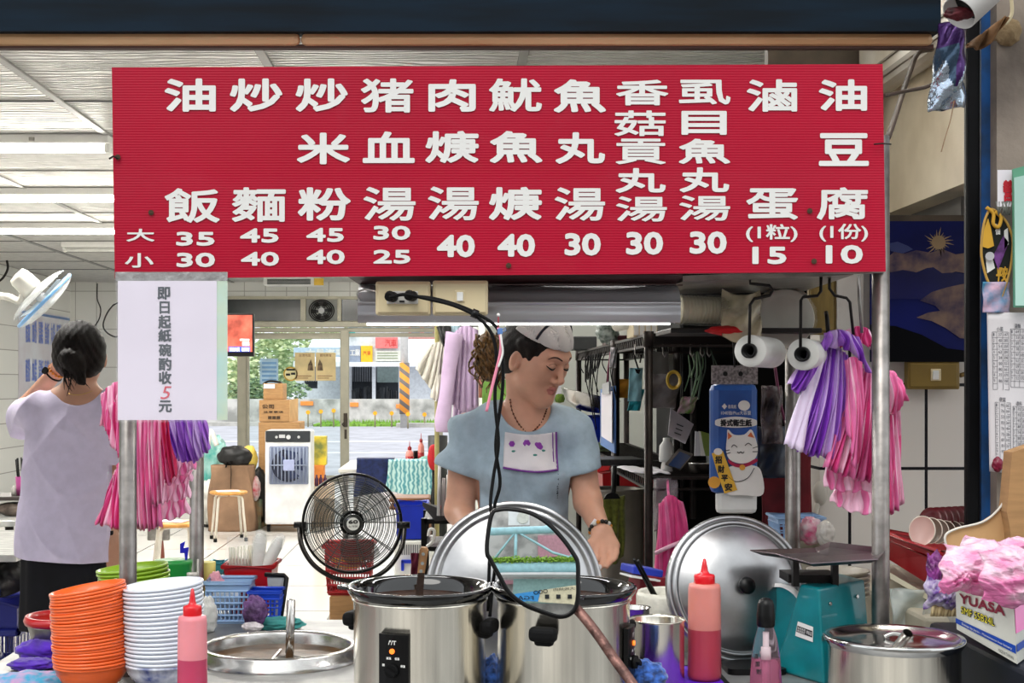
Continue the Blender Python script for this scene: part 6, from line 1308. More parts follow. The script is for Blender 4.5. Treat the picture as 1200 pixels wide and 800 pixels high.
# yellow wood panel, white panel and other pieces behind the hooks at the upper right
struct('trim_15', MB().pbox(948, 322, 980, 392, 3.73, .02).pbox(949.5, 326, 978, 388, 3.722, .01, bev=.006), M('ochre_wood_panel', (130, 110, 56), .6, noise=(6, .2), stretch=(6, 1, 1)))
struct('trim_16', MB().pbox(981, 300, 1012, 392, 3.72, .02).pbox(1012, 300, 1022, 560, 3.735, .02), M('pale_panel', (196, 194, 188), .5))
tag(MB().ell(P(961, 578, 3.71), (.02, .014, .034), 20, 12).tube([P(958, 590, 3.71), P(955, 606, 3.70), P(958, 620, 3.70)], .008, 8, smooth_n=4).build('wall_hook', rgb('ivory_hook', (182, 176, 164))), 'ivory adhesive hook with a strip on the tiled wall behind the cart', 'hook')
# mountain sunrise poster
d = 3.70
t = thing('wall_poster', 'dark blue mountain sunrise poster above the old switch box', 'poster', P(1085, 424, d))
MB().pbox(1020, 259, 1145, 424, d, .006).build('sheet', M('night_blue_print', (18, 28, 100), .4, noise=(2.5, .35), col2=(8, 12, 44), spec=.2), t)
st = MB(); sc_ = P(1100, 284, d-.001)
for k in range(40): a = 2*PI*k/40; r = (15 if k % 2 else 9)*K(d)*(1+.25*math.sin(k*2.3)); st.add([sc_, sc_+Vector((math.cos(a)*r, 0, math.sin(a)*r)), sc_+Vector((math.cos(a+.16)*r*.6, 0, math.sin(a+.16)*r*.6))], [(0, 1, 2)])
st.cyl(sc_, sc_-Vector((0, .0004, 0)), 8*K(d), seg=24); st.build('printed_sun', rgb('print_sun', (150, 128, 96), .4), t)
def cloud(pts, z, mat, nm): return MB().prism([P(x, y, d-z) for x, y in pts], (0, .0005, 0)).build(nm, mat, t)
m_cl = M('print_cloud', (132, 110, 98), .4, noise=(16, .35), col2=(44, 42, 78), spec=.2); m_mt = M('print_mountain', (16, 22, 84), .3, noise=(6, .2)); m_dk = M('print_dark_ridge', (5, 6, 12), .5, spec=.1)
cloud([(1040, 302), (1050, 293), (1060, 297), (1074, 293), (1090, 296), (1105, 292), (1120, 298), (1145, 294), (1145, 322), (1120, 318), (1100, 324), (1080, 319), (1060, 322), (1040, 318)], .001, m_cl, 'printed_clouds')
cloud([(1040, 320), (1058, 316), (1074, 319), (1086, 314), (1094, 313), (1104, 320), (1120, 319), (1145, 324), (1145, 350), (1040, 350)], .0016, m_mt, 'printed_mountains')
cloud([(1078, 352), (1092, 342), (1112, 336), (1132, 332), (1145, 334), (1145, 398), (1125, 396), (1108, 384), (1092, 376), (1074, 372), (1088, 366), (1102, 364), (1096, 358)], .0022, m_cl, 'printed_low_clouds')
cloud([(1020, 380), (1050, 382), (1080, 392), (1110, 408), (1145, 412), (1145, 424), (1020, 424)], .003, m_dk, 'printed_ridge')
cloud([(1042, 285), (1052, 283), (1064, 288), (1070, 292), (1058, 297), (1044, 294)], .0018, rgb('print_blue_cloud', (44, 56, 110)), 'printed_blue_cloud')
ob2 = panel_box('switch_box', 'old mustard coloured switch box on the tiles under the sunrise poster', 1064, 423, 1125, 456, 3.70, M('mustard_plastic', (128, 104, 44), .45, noise=(7, .1)), (1097, 439))
MB().tube([P(1125, 440, 3.72), P(1134, 436, 3.72), P(1138, 428, 3.72)], .006, 8, smooth_n=4).build('cable', rgb('ochre_cable', (130, 104, 50)), ob2)
# bulkhead air conditioner, cables, foil bag, white gutter pipe
t = thing('air_conditioner', 'stained white air conditioner on the bulkhead right of the menu board', 'air conditioner', (1.28, 3.8, 2.05))
MB().bx(1.258, 1.334, 3.3, 4.3, 2.264, 2.6, bev=.025).build('body', M('ac_white', (206, 202, 192), .4, noise=(5, .1), col2=(176, 168, 150)), t)
MB().bx(1.252, 1.27, 3.35, 4.25, 2.285, 2.3).bx(1.252, 1.27, 3.35, 4.25, 2.33, 2.336).build('louvre', rgb('ac_line', (120, 112, 100)), t)
tag(MB().tube([P(1092, 58, 3.2), P(1076, 62, 3.15), P(1066, 85, 3.1), P(1056, 115, 3.0), P(1044, 152, 2.8), P(1040, 162, 2.75)], .006, 10, smooth_n=6).build('wall_cable', M('brown_cable', (66, 50, 40), .6)), 'thick brown cable curving down to the right end of the menu board', 'cable')
tag(MB().tube([P(1036, 112, 2.75), P(1060, 107, 2.85), P(1085, 102, 2.9), P(1096, 96, 2.9)], .004, 8, smooth_n=5).build('wall_cable', M('brown_cable')), 'thin brown cable running from the menu board to the foil bag', 'cable')
t = thing('foil_bag', 'dark purple and silver foil bag tied under the white gutter pipe', 'foil bag', P(1108, 135, 2.8))
def foil(u, v):
 p = P(1100+30*u-14*v*(1-u), 28+104*v-6*u*v, 2.82); p.y -= .05*math.sin(PI*u)*math.sin(PI*(.1+.85*v))+.012*math.sin(9*u+7*v)*math.sin(8*v); return p
MB().grid(foil, 26, 34, mi=lambda u, v: 1 if v > .62+.3*math.sin(9*u+3) * .5 else (2 if u < .55 and v > .3 else 0)).build('foil', [M('purple_foil', (64, 34, 92), .25, .5, bump=(22, .8)), M('silver_foil', (176, 190, 206), .12, .9, bump=(34, 1.0)), M('slate_foil', (62, 82, 104), .25, .6, bump=(24, .8))], t, solid=.004)
MB().tube([P(1118, 118, 2.8), P(1114, 140, 2.8), P(1108, 160, 2.8), P(1103, 178, 2.8)], .0012, 6, smooth_n=4).build('string', rgb('twine', (140, 110, 80)), t)
t = thing('gutter_pipe', 'cut white gutter pipe with a frayed open end at the top right corner', 'pipe', P(1128, 30, 2.75))
a_, b_ = P(1124, 16, 2.72), P(1178, -34, 2.74); A = axis_m(b_-a_)
MB().lathe([(.036, 0), (.038, 0), (.038, .6), (.036, .6), (.036, 0)], a_, 40, A, sx=1.15, sy=.95).build('pipe', WHITEPAINT, t)
MB().lathe([(0, .03), (.035, .03)], a_, 30, A).build('dark_inside', BLACK, t)
lump('leaf_litter', '', a_+(b_-a_).normalized()*-.0, (.028, .012, .012), M('dry_leaf_red', (94, 30, 38), .7, noise=(40, .4)), '', 81, .4, 9, parent=t)
tag(MB().grid(lambda u, v: P(1134+46*u, 52-34*u+(4+14*math.sin(PI*u))*v, 2.86)+Vector((0, .012*math.sin(13*u+4*v), 0)), 22, 6).build('dry_leaf', M('dry_leaf_brown', (128, 92, 58), .9, noise=(20, .3), bump=(30, .8)), solid=.004), 'curled brown dry leaf sheath under the white gutter pipe', 'leaf')
tag(MB().tube([P(1184, -10, 2.88), P(1186, 14, 2.88), P(1180, 26, 2.88), P(1174, 28, 2.88)], .004, 8, smooth_n=5).build('loose_wire', CREAM), 'loose cream wire loop beside the gutter pipe', 'wire')
tag(MB().ell(P(1180, 38, 2.93), (.028, .03, .03), 24, 16, fn=lambda n: 1+.1*math.sin(9*n.x+4*n.z)*math.sin(8*n.y)).build('sealant_lump', M('tan_foam', (146, 124, 92), .95, bump=(60, .8))), 'rough tan lump of sealing foam on the concrete pillar', 'foam')
# notices on the right hand pillar
d = 2.9
t = thing('price_list', 'white printed price tables hanging on the blue post', 'price list', P(1180, 550, d))
def pl(u, v): p = P(1156+50*u-2*v+4*v*(1-u), 366+186*v+4*u*v, d); p.y -= .012*math.sin(3.5*u+.6)*(.4+.6*v); return p
MB().grid(pl, 16, 20).build('sheet', M('price_paper', (214, 210, 212), .35, noise=(4, .03)), t, solid=.0012)
lt = MB()
def plw(txt, u0, v0, u1, v1): o_ = pl(u0, v1)+Vector((0, -.0016, 0)); write(lt, txt, o_, pl(u1, v1)-pl(u0, v1), pl(u0, v0)-pl(u0, v1), off=.005)
q_ = random.Random(2)
for bu, bv, head in ((.12, .09, '小菜'), (.56, .07, '湯麵'), (.16, .53, '便當'), (.62, .55, '飲料')):
 plw(head, bu+.08, bv, bu+.24, bv+.028)
 for k in range(9): v = bv+.04+.036*k; plw('%d' % (k+1), bu, v, bu+.03, v+.018); plw(str(q_.randint(30, 99)), bu+.12, v, bu+.2, v+.018); plw(str(q_.randint(101, 410)), bu+.25, v, bu+.35, v+.018)
 for k in range(11): v = bv+.034+.036*k; a, b_ = pl(bu-.02, v), pl(bu+.37, v); lt.prism([a+Vector((0, -.002, 0)), b_+Vector((0, -.002, 0)), b_+Vector((0, -.002, .0008)), a+Vector((0, -.002, .0008))], (0, .0002, 0))
 for uu in (-.02, .08, .22, .37): a, b_ = pl(bu+uu, bv+.034), pl(bu+uu, bv+.394); lt.prism([a+Vector((0, -.002, 0)), b_+Vector((0, -.002, 0)), b_+Vector((.0008, -.002, 0)), a+Vector((.0008, -.002, 0))], (0, .0002, 0))
lt.build('printed_tables', rgb('table_ink', (96, 96, 102)), t)
lump('wax_seal', 'small crimson bag clip at the lower corner of the price tables', P(1169, 544, d-.02), (.011, .008, .016), rgb('crimson_clip', (122, 20, 50), .3), 'clip', 91, .25, 7)
t = thing('shield_pennant', 'black and gold shield shaped pennant pinned on the blue post', 'pennant', P(1168, 350, d))
sh_ = [(1150, 290), (1153, 262), (1160, 246), (1168, 248), (1178, 258), (1184, 270), (1187, 285), (1184, 315), (1177, 338), (1172, 350), (1165, 345), (1156, 325), (1151, 305)]
MB().prism([P(x, y, d) for x, y in sh_], (0, .006, 0)).build('field', M('black_felt', (26, 30, 26), .9), t)
MB().tube([P(x, y, d-.002) for x, y in sh_], .0028, 8, cyclic=True, smooth_n=3).build('gold_piping', rgb('gold_piping', (190, 150, 70), .6), t)
MB().prism([P(x, y, d-.004) for x, y in ((1149, 288), (1152, 272), (1158, 256), (1161, 266), (1165, 288), (1158, 291))], (0, .003, 0)).tube([P(x, y, d-.006) for x, y in ((1156, 243), (1164, 250), (1164, 262), (1170, 266), (1173, 255), (1166, 248))], .004, 8, smooth_n=4).build('gold_tab', rgb('gold_felt', (206, 158, 50), .8), t)
MB().prism([P(x, y, d-.003) for x, y in ((1164, 300), (1176, 276), (1182, 284), (1170, 316))], (0, .002, 0)).build('purple_patch', M('purple_patch', (110, 62, 130), .8, noise=(40, .4)), t)
MB().prism([P(x, y, d-.003) for x, y in ((1177, 270), (1181, 267), (1182, 286), (1177, 292))], (0, .002, 0)).prism([P(x, y, d-.003) for x, y in ((1155, 300), (1163, 302), (1166, 314), (1157, 320))], (0, .002, 0)).build('white_patch', WHITEP, t)
MB().cyl(P(1160, 300, d-.004), P(1160, 300, d-.012), .009, seg=20).build('button_pin', SILV, t)
lt = MB(); pwrite(lt, '平安', 1167, 312, 1181, 330, d-.001, off=.02, shear=.3); lt.build('gold_lettering', rgb('gold_felt', (0, 0, 0)), t)
lt = MB(); pwrite(lt, '福', 1166, 262, 1172, 275, d-.001, off=.02); lt.build('white_lettering', WHITEP, t)
t = thing('notice_board', 'mint green edged board at the right edge of the picture', 'board', P(1197, 360, d-.04))
MB().prism([P(1187, 198, d-.03), P(1225, 188, d-.03), P(1225, 360, d-.03), P(1188.5, 360, d-.03)], (0, .006, 0)).build('frame', rgb('mint_frame', (96, 160, 130), .4), t)
MB().prism([P(1188.5, 208, d-.033), P(1225, 200, d-.033), P(1225, 358, d-.033), P(1190, 358, d-.033)], (0, .002, 0)).build('face', M('mint_face', (176, 214, 202), .25, noise=(2, .1)), t)
t = thing('paper_charm', 'white strip with a red character beside the mint board', 'paper', P(1178, 240, d-.012))
MB().pbox(1169, 199, 1189, 242, d-.012, .001).build('strip', PAPER, t); lt = MB(); pwrite(lt, '營', 1175, 211, 1187, 236, d-.013, off=.03); lt.build('red_lettering', rgb('charm_red', (196, 34, 50)), t)
hang('plastic_wrap', 'clear blue flowered wrap hanging below the shield pennant', 1152, 330, 1186, 366, d-.012, M('blue_flower_wrap', (60, 132, 170), .3, noise=(26, .6), col2=(210, 170, 190), bump=(30, .7)), 'wrap', .005, 6, .002)
sp = MB(); q_ = random.Random(5)
for k in range(14): x = 1170+q_.random()*14; sp.tube([P(x, 252, d-.01), P(x+q_.uniform(-6, 8), 236, d-.012)], .0012, 5, mi=0)
tag(sp.build('bristle_tuft', rgb('grey_bristle', (120, 124, 116))), 'grey bristle tuft behind the shield pennant', 'brush')
# ================================================================== DINING ROOM THINGS
def stool(label, px, d, seat_mat=None):
 x, y = P(px, 0, d).x, d; t = thing('dining_stool', label, 'stool', (x, y, 0), 'round wooden stools on metal legs')
 MB().lathe([(0, .405), (.15, .405), (.166, .412), (.168, .425), (.16, .434), (0, .436)], (x, y, 0), 40).build('seat', M('honey_wood', (206, 146, 74), .4, noise=(8, .15), stretch=(1, 8, 1)), t)
 for k in range(4):
  a = PI/4+k*PI/2+.3; c, s = math.cos(a), math.sin(a); q = math.cos(a+.42), math.sin(a+.42)
  MB().tube([(x+.02*c, y+.02*s, .40), (x+.13*c, y+.13*s, .398), (x+.148*c, y+.148*s, .37), (x+.19*c, y+.19*s, .012)], .0115, 10).build('leg', M('stool_leg_cream', (214, 208, 196), .35, .3), t)
  MB().cyl((x+.19*c, y+.19*s, 0), (x+.19*c, y+.19*s, .03), .016, seg=12).build('rubber_foot', RUBBER, t)
 return t
stool('round wooden stool on pale legs in front of the brown shopping bag', 268, 12.1)
tag(MB().box((P(266, 0, 12).x, 12.05, .438), (.2, .16, .003), rot=.3).build('paper_sheet', PAPER), 'white paper lying on the stool in front of the brown bag', 'paper')
stool('round wooden stool partly hidden behind the two left posts', 205, 9.4)
tag(MB().box((P(204, 0, 9.4).x, 9.38, .440), (.18, .14, .006), rot=-.2).build('paper_sheet', PAPER), 'white paper with print lying on the stool behind the left posts', 'paper')
t = thing('folding_chair', 'folded chair with red brown legs behind the front left post', 'chair', (P(185, 0, 9.9).x, 9.9, 0))
MB().tube([P(178, 700, 9.9), P(184, 640, 9.9), P(190, 610, 9.9)], .018, 8).tube([P(192, 700, 9.9), P(190, 650, 9.9), P(187, 615, 9.9)], .018, 8).tube([P(180, 660, 9.88), P(192, 664, 9.88)], .012, 8).build('frame', rgb('red_brown_wood', (120, 62, 50)), t)
MB().box(P(186, 612, 9.9), (.16, .05, .26), bev=.01).build('backrest', STEELD, t)
x, y = P(272, 0, 12.9).x, 12.9
t = thing('shopping_bag', 'large brown paper shopping bag standing behind the round stool', 'bag', (x, y, 0))
def bagf(u, v):
 a = 2*PI*u; c, s = math.cos(a), math.sin(a); e = .42; w_ = .225-.03*v; dp = .12-.04*v
 cx_ = abs(c)**e*(1 if c > 0 else -1); sy_ = abs(s)**e*(1 if s > 0 else -1); z = .62*v
 return Vector((x+w_*cx_+.012*math.sin(13*z+4*a), y+dp*sy_+.016*math.sin(11*z+3*a)*math.sin(5*a), z))
MB().grid(bagf, 48, 24).build('bag_body', M('brown_kraft', (138, 108, 84), .85, noise=(5, .12), bump=(9, .6)), t, solid=.004)
MB().tube([(x-.04, y-.11, .60), (x-.02, y-.12, .66), (x+.01, y-.12, .62), (x+.005, y-.115, .40)], .011, 8, smooth_n=6, flat=.3).build('strap', BLACK, t)
lump('black_bag', 'black bag slumped over the mouth of the brown shopping bag', Vector((x+.03, y-.02, .70)), (.16, .12, .10), M('black_nylon', (16, 16, 18), .5, bump=(12, .5)), 'bag', 101, .2, 5)
o_ = lump('plastic_bag', 'teal and clear plastic bag heap left of the brown shopping bag', P(252, 545, 13.6), (.16, .14, .28), M('teal_clear_film', (170, 200, 196), .25, noise=(6, .5), col2=(70, 160, 150), bump=(12, .9)), 'plastic bag', 102, .35, 7)
MB().tube([P(244, 522, 13.3), P(247, 505, 13.3), P(254, 522, 13.3)], .025, 10, smooth_n=6).build('bag_handle', WHITEP, o_)
lump('plastic_bag', 'white plastic bag behind the rear left post beside the brown bag', P(243, 588, 13.2), (.1, .12, .2), M('white_film'), 'plastic bag', 103, .3, 6)
tag(MB().bx(P(240, 0, 13.4).x, P(262, 0, 13.4).x, 13.2, 13.9, 0, 1.38-118*13.4/1600, bev=.02).build('side_table', M('dark_side_table', (60, 58, 58), .5)), 'dark low cabinet under the teal plastic bag heap', 'cabinet')
lump('plastic_bag', 'yellow plastic bag standing behind the black bag', P(291, 538, 13.3), (.09, .1, .13), M('yellow_bag', (226, 200, 96), .4, bump=(10, .6)), 'plastic bag', 104, .2, 5)
lump('backpack', 'black backpack wedged between the brown bag and the air cooler', P(303, 582, 13.2), (.09, .12, .28), M('black_nylon'), 'bag', 105, .2, 5)
lump('snack_bag', 'red white and blue snack bag in front of the black backpack', P(299, 572, 12.95), (.05, .06, .12), M('snack_print', (214, 210, 206), .4, noise=(12, .6), col2=(180, 40, 60)), 'snack bag', 106, .2, 6)
tag(MB().bx(P(286, 0, 13.3).x, P(311, 0, 13.3).x, 13.0, 13.5, 0, .28, bev=.01).bx(P(286, 0, 13.3).x, P(311, 0, 13.3).x, 12.99, 13.5, .05, .12).build('floor_carton', M('teal_brown_carton', (150, 120, 84), .7, noise=(6, .5), col2=(60, 130, 112))), 'brown and teal carton on the floor under the black backpack', 'carton')
# evaporative cooler
d = 12.7
t = thing('air_cooler', 'white upright evaporative air cooler with a square blue grey grille', 'air cooler', P(339, 624, d))
a, b_ = P(310.5, 504, d), P(364, 615, d); x0, x1, z1, z0 = a.x, b_.x, a.z, .075
MB().bx(x0, x1, d, d+.34, z0, z1, bev=.018).build('body', M('cooler_white', (226, 226, 228), .35), t)
MB().pbox(311, 504.5, 363.5, 518, d-.012, .05, bev=.008).build('control_panel', rgb('panel_charcoal', (46, 50, 54), .3), t)
kb = MB()
for x_, r in ((324, 1.6), (338, 2.6), (350, 1.6)): kb.cyl(P(x_, 512, d-.03), P(x_, 512, d-.012), r*K(d), seg=18)
kb.pbox(327, 509, 334, 513, d-.016, .006); kb.build('knob', SILV, t)
MB().pbox(315, 522.5, 361.5, 567.5, d-.012, .03, bev=.02).build('grille_frame', rgb('grille_blue_grey', (122, 132, 158), .4), t)
MB().cyl(P(338, 545, d-.016), P(338, 545, d-.012), 19.5*K(d), seg=48).build('fan_opening', rgb('opening_dark', (24, 30, 52), .4), t)
bl = MB()
for k in range(5):
 a0 = 2*PI*k/5; pts = [P(338+rr*math.cos(a0+da), 545+rr*math.sin(a0+da), d-.017) for rr, da in ((5, -.2), (18.5, -.5), (18.8, .35), (5, .6))]; bl.prism(pts, (0, -.004, 0))
bl.build('fan_blade', rgb('blade_navy', (44, 56, 92), .35), t)
br = MB()
for k in range(11): x_ = 317+k*4.3; br.cyl(P(x_, 524, d-.028), P(x_, 566, d-.028), .007, seg=8)
br.cyl(P(316, 545, d-.034), P(361, 545, d-.034), .007, seg=8); br.build('grille_bars', rgb('grille_bar', (128, 138, 160), .4), t)
MB().pbox(331.5, 538.5, 345, 551.5, d-.045, .02, bev=.018).build('grille_boss', rgb('boss_lilac', (160, 168, 204), .4), t)
for x_ in (315, 358): q = P(x_, 0, d+.1); MB().cyl((q.x-.015, q.y, .036), (q.x+.015, q.y, .036), .036, seg=18).cyl((q.x, q.y, .05), (q.x, q.y, .08), .02, seg=12).build('caster', BLACK, t)
# cardboard boxes behind the cooler
def carton(label, x0, y0, x1, y1, d, dep, rot=0, lines=None, z0=None):
 a, b_ = P(x0, y0, d), P(x1, y1, d); zb = b_.z if z0 is None else z0
 t = thing('cardboard_box', label, 'cardboard box', ((a.x+b_.x)/2, d+dep/2, zb)); c_ = ((a.x+b_.x)/2, d+dep/2, (a.z+zb)/2)
 MB().box(c_, (b_.x-a.x, dep, a.z-zb), rot=rot, bev=.006).build('carton', CARD, t)
 if lines:
  lt = MB()
  for (txt, u0, v0, u1, v1) in lines: pwrite(lt, txt, x0+(x1-x0)*u0, y0+(y1-y0)*v0, x0+(x1-x0)*u1, y0+(y1-y0)*v1, d-.004, off=.02)
  lt.build('print', rgb('carton_print', (70, 52, 36), .8), t)
 return t
zt1 = P(0, 494, 13.3).z
carton('lowest and largest cardboard box of the stack behind the air cooler', 303, 494.5, 351, 620, 13.3, .45, z0=0)
t_ = carton('middle cardboard box of the stack, printed with characters', 303.5, 468.5, 339, 494, 13.3, .4, lines=[('公司', .1, .2, .5, .4), ('注意事項', .15, .5, .8, .6), ('■■■', .3, .74, .7, .88)], z0=zt1)
MB().prism([P(339, 468.5, 13.3), P(349, 466.5, 13.65), P(349, 493, 13.65), P(339, 494, 13.3)], (.004, 0, 0)).build('side_panel', CARDL, t_)
t_ = carton('small cardboard box on top of the stack with a white label', 308.5, 449, 331.5, 468, 13.35, .3, z0=P(0, 468.5, 13.3).z)
MB().pbox(309, 450, 322, 455, 13.34, .004).build('white_label', PAPER, t_)
MB().tube([P(308, 450, 13.4), P(315, 446.5, 13.4), P(324, 447, 13.4), P(331, 449, 13.4)], .01, 8, smooth_n=4).build('black_strap', BLACK, t_)
# things right of the cooler
tag(MB().bx(P(366, 0, 13.4).x, P(388, 0, 13.4).x, 13.2, 13.8, 0, 1.38-119*13.3/1600, bev=.01).build('low_cabinet', M('pale_wood', (198, 176, 150), .5)), 'pale wooden low cabinet right of the air cooler', 'cabinet')
zl_ = 1.38-119*13.3/1600
def stand_box(name, label, x0, y0, x1, zb, d, col, cat, dep=.15): a, b_ = P(x0, y0, d), P(x1, y0, d); return tag(MB().bx(a.x, b_.x, d, d+dep, zb, a.z, bev=.006).build(name, col), label, cat)
stand_box('gift_box', 'yellow and olive printed box standing right of the air cooler', 367, 511, 382, 1.38-95*13.4/1600, 13.4, M('yellow_print_box', (236, 206, 60), .5, noise=(7, .6), col2=(110, 120, 60)), 'box')
stand_box('gift_box', 'orange box under the yellow printed box', 367, 545, 379.5, zl_, 13.38, M('orange_box', (232, 140, 60), .5), 'box')
for k, x_ in enumerate((371, 376, 381)):
 q = P(x_, 0, 13.25); tag(MB().lathe([(0, zl_), (.018, zl_), (.019, zl_+.07), (.009, zl_+.09), (.009, zl_+.11), (0, zl_+.112)], (q.x, q.y, 0), 18).build('drink_bottle', rgb('plum_bottle', (80, 44, 70), .25)), 'small dark bottle with a pale top in front of the orange box, %s of three' % ('left', 'middle', 'right')[k], 'bottle', 'small bottles by the air cooler')
# television
d = 11.0
t = thing('television', 'wall television showing a red news picture left of the glass door', 'television', P(257, 417, d))
MB().pbox(217, 367, 297.5, 417.5, d, .06, bev=.008).build('case', BLACK, t)
m_tv = M('news_picture', (214, 104, 84), .2, emis=0, noise=(4, .5), col2=(60, 14, 16))
_n, _b, _l = nodes_of(m_tv); _l.new(_b.inputs['Base Color'].links[0].from_socket, _b.inputs['Emission Color']); _b.inputs['Emission Strength'].default_value = .8
MB().pbox(219, 369, 295.5, 412, d-.003, .003).build('screen', m_tv, t)
MB().pbox(268, 406, 293, 412, d-.005, .002).build('caption_band', M('caption_blue', (60, 80, 220), .3, emis=.8), t)
lt = MB(); pwrite(lt, '深夜火災', 269, 407, 281, 411.5, d-.006, off=.02); pwrite(lt, '新聞', 283, 407, 292, 411.5, d-.006, off=.02); lt.pbox(281, 397, 292, 399, d-.006, .001).pbox(284, 400, 292, 405, d-.006, .001).build('caption_lettering', M('caption_white', (250, 250, 250), .4, emis=.9), t)
MB().cyl(P(257, 367, d+.04), (P(257, 0, d).x, d+.04, CZ), .02, seg=12).build('ceiling_mount', BLACK, t)
# stickers on the glass
d = 19.36
t = thing('glass_poster', 'pale blue list poster on the glass left of the round yellow sticker', 'poster', P(315, 450, d)); MB().pbox(304.5, 420, 326, 450, d, .006).build('sheet', M('pale_blue_print', (176, 208, 232), .4, noise=(8, .1)), t)
lt = MB()
for k in range(5): lt.pbox(307, 424+5*k, 324, 426.5+5*k, d-.003, .002)
lt.build('lettering', rgb('poster_blue_ink', (112, 160, 206)), t)
t = thing('round_sticker', 'round yellow sticker with a dark centre on the glass door', 'sticker', P(340.5, 447, d)); c = P(340.5, 438, d)
MB().cyl(c, c+Vector((0, .006, 0)), 8.4*K(d), seg=40).build('disc', rgb('mustard', (206, 164, 50), .4), t); MB().cyl(c-Vector((0, .003, 0)), c, 6.8*K(d), seg=40).build('face', rgb('sticker_cream', (236, 224, 170), .4), t)
MB().pbox(335, 437.5, 340, 440, d-.008, .003).pbox(341, 436.5, 346, 439, d-.008, .003).pbox(335.5, 432, 345.5, 434, d-.008, .003).build('sticker_marks', INK, t)
for k, (x0, x1) in enumerate(((345.5, 369), (370, 393.5))):
 t = thing('glass_poster', 'beige map poster on the glass door, %s of the pair' % ('left', 'right')[k], 'poster', P((x0+x1)/2, 446, d), 'beige posters on the glass door')
 MB().pbox(x0, 413, x1, 446, d, .006).build('sheet', M('beige_print', (230, 206, 152), .4, noise=(4, .1)), t)
 mk = MB(); s_ = 1 if k == 0 else -1; xm = x0+(x1-x0)*(.78 if k == 0 else .22); mk.prism([P(xm-3.4, 434, d-.003), P(xm+3.4, 434, d-.003), P(xm+2.4, 426, d-.003), P(xm+.5*s_, 421, d-.003), P(xm-2.6, 427, d-.003)], (0, -.002, 0)); mk.build('printed_figure', M('sepia_print', (122, 100, 76), .6, noise=(20, .4)), t)
 lt = MB(); pwrite(lt, '台灣地圖' if k == 0 else '觀光美食', x0+5, 414.5, x1-5, 418, d-.003); lt.pbox(x0+2, 440, x1-4, 440.8, d-.004, .002).pbox(x0+2, 442.5, x1-8, 443.3, d-.004, .002); lt.build('lettering', rgb('brown_print_ink', (150, 96, 60)), t)
# coats and bag by the partition
def garment(name, label, top, bot, d, mats, npl, amp, cat, seed, th=.01, extra=None):
 t = thing(name, label, cat, P(bot[len(bot)//2][0], bot[len(bot)//2][1], d)); pleat(MB(), PP(top, d), PP(bot, d-.03), npl, amp, seed, len(mats), .04, 20).build('cloth', mats, t, solid=th)
 if extra: extra(t)
 return t
m_lav = [M('lavender_cloth', (184, 160, 190), .8, noise=(6, .06))]
def sleeve(pts, r, mat): return lambda t: MB().tube(PP(pts, 8.9), r, 14, smooth_n=6).build('sleeve', mat, t)
garment('raincoat', 'lavender long sleeved coat hanging beside the glass door', [(534, 388), (545, 381), (558, 386)], [(526, 470), (542, 482), (560, 476)], 9.0, m_lav, 5, .07, 'coat', 3, extra=sleeve([(533, 390), (528, 420), (523, 460), (519, 492), (518, 506)], [.06, .05, .045, .055, .04], m_lav[0]))
garment('raincoat', 'second lavender coat hanging lower behind the woman\'s shoulder', [(540, 384), (550, 382), (562, 388)], [(530, 508), (545, 500), (562, 492)], 9.25, m_lav, 6, .06, 'coat', 5)
garment('jacket', 'pale blue jacket hanging left of the lavender coat', [(528, 383), (534, 380), (541, 384)], [(521, 420), (528, 440), (536, 450)], 9.15, [M('pale_blue_cloth', (160, 184, 196), .8)], 4, .05, 'jacket', 7)
garment('cap', 'black cap hanging at the top of the coats', [(512, 383), (520, 380), (528, 383)], [(520, 405), (524, 408), (528, 402)], 9.1, [M('black_nylon')], 3, .05, 'cap', 8)
garment('canvas_bag', 'beige canvas bag hanging from a strap left of the coats', [(505, 404), (515, 401), (522, 406)], [(487, 432), (505, 455), (516, 466)], 9.1, [M('beige_canvas', (196, 192, 180), .85, noise=(6, .1), bump=(9, .5))], 5, .09, 'bag', 9)
garment('canvas_bag', 'small pale bag hanging lower right of the beige canvas bag', [(510, 440), (515, 438), (520, 440)], [(505, 466), (512, 470), (519, 464)], 9.05, [M('beige_canvas')], 3, .05, 'bag', 10)
t = thing('coat_rack', 'thin coat rack rail carrying the coats and the canvas bag', 'coat rack', (P(520, 0, 9.2).x, 9.2, 0))
MB().cyl(P(500, 381, 9.2), (.14, 9.2, P(0, 381, 9.2).z), .012, seg=10).build('rail', STEELD, t); MB().cyl((P(512, 0, 9.2).x, 9.2, 0), P(512, 381, 9.2), .016, seg=12).build('pole', rgb('pole_olive', (150, 142, 90), .5), t)
hk = MB()
for x_ in (516, 532, 545, 552): hk.tube([P(x_, 381, 9.2), P(x_, 385, 9.16), P(x_+2, 387, 9.14)], .007, 6)
hk.build('hooks', IRON, t)
tag(MB().lathe([(.06, 0), (.07, .02), (.075, .98), (.07, .98)], P(513, 0, 10.6).xy.to_3d(), 24).build('umbrella_stand', M('black_wire_bin', (26, 26, 28), .5, noise=(30, .3)), solid=.004), 'tall black bin standing under the coats', 'bin')
lump('umbrella', 'folded red umbrella beside the tall black bin', P(508, 536, 10.3), (.045, .04, .10), rgb('red_cloth2', (180, 20, 30), .7), 'umbrella', 111, .15, 5)
tag(MB().cyl(P(508, 546, 10.3), (P(508, 0, 10.3).x, 10.3, 0), .012, seg=10).build('umbrella_shaft', BLACK), 'thin black shaft standing under the red umbrella', 'umbrella')
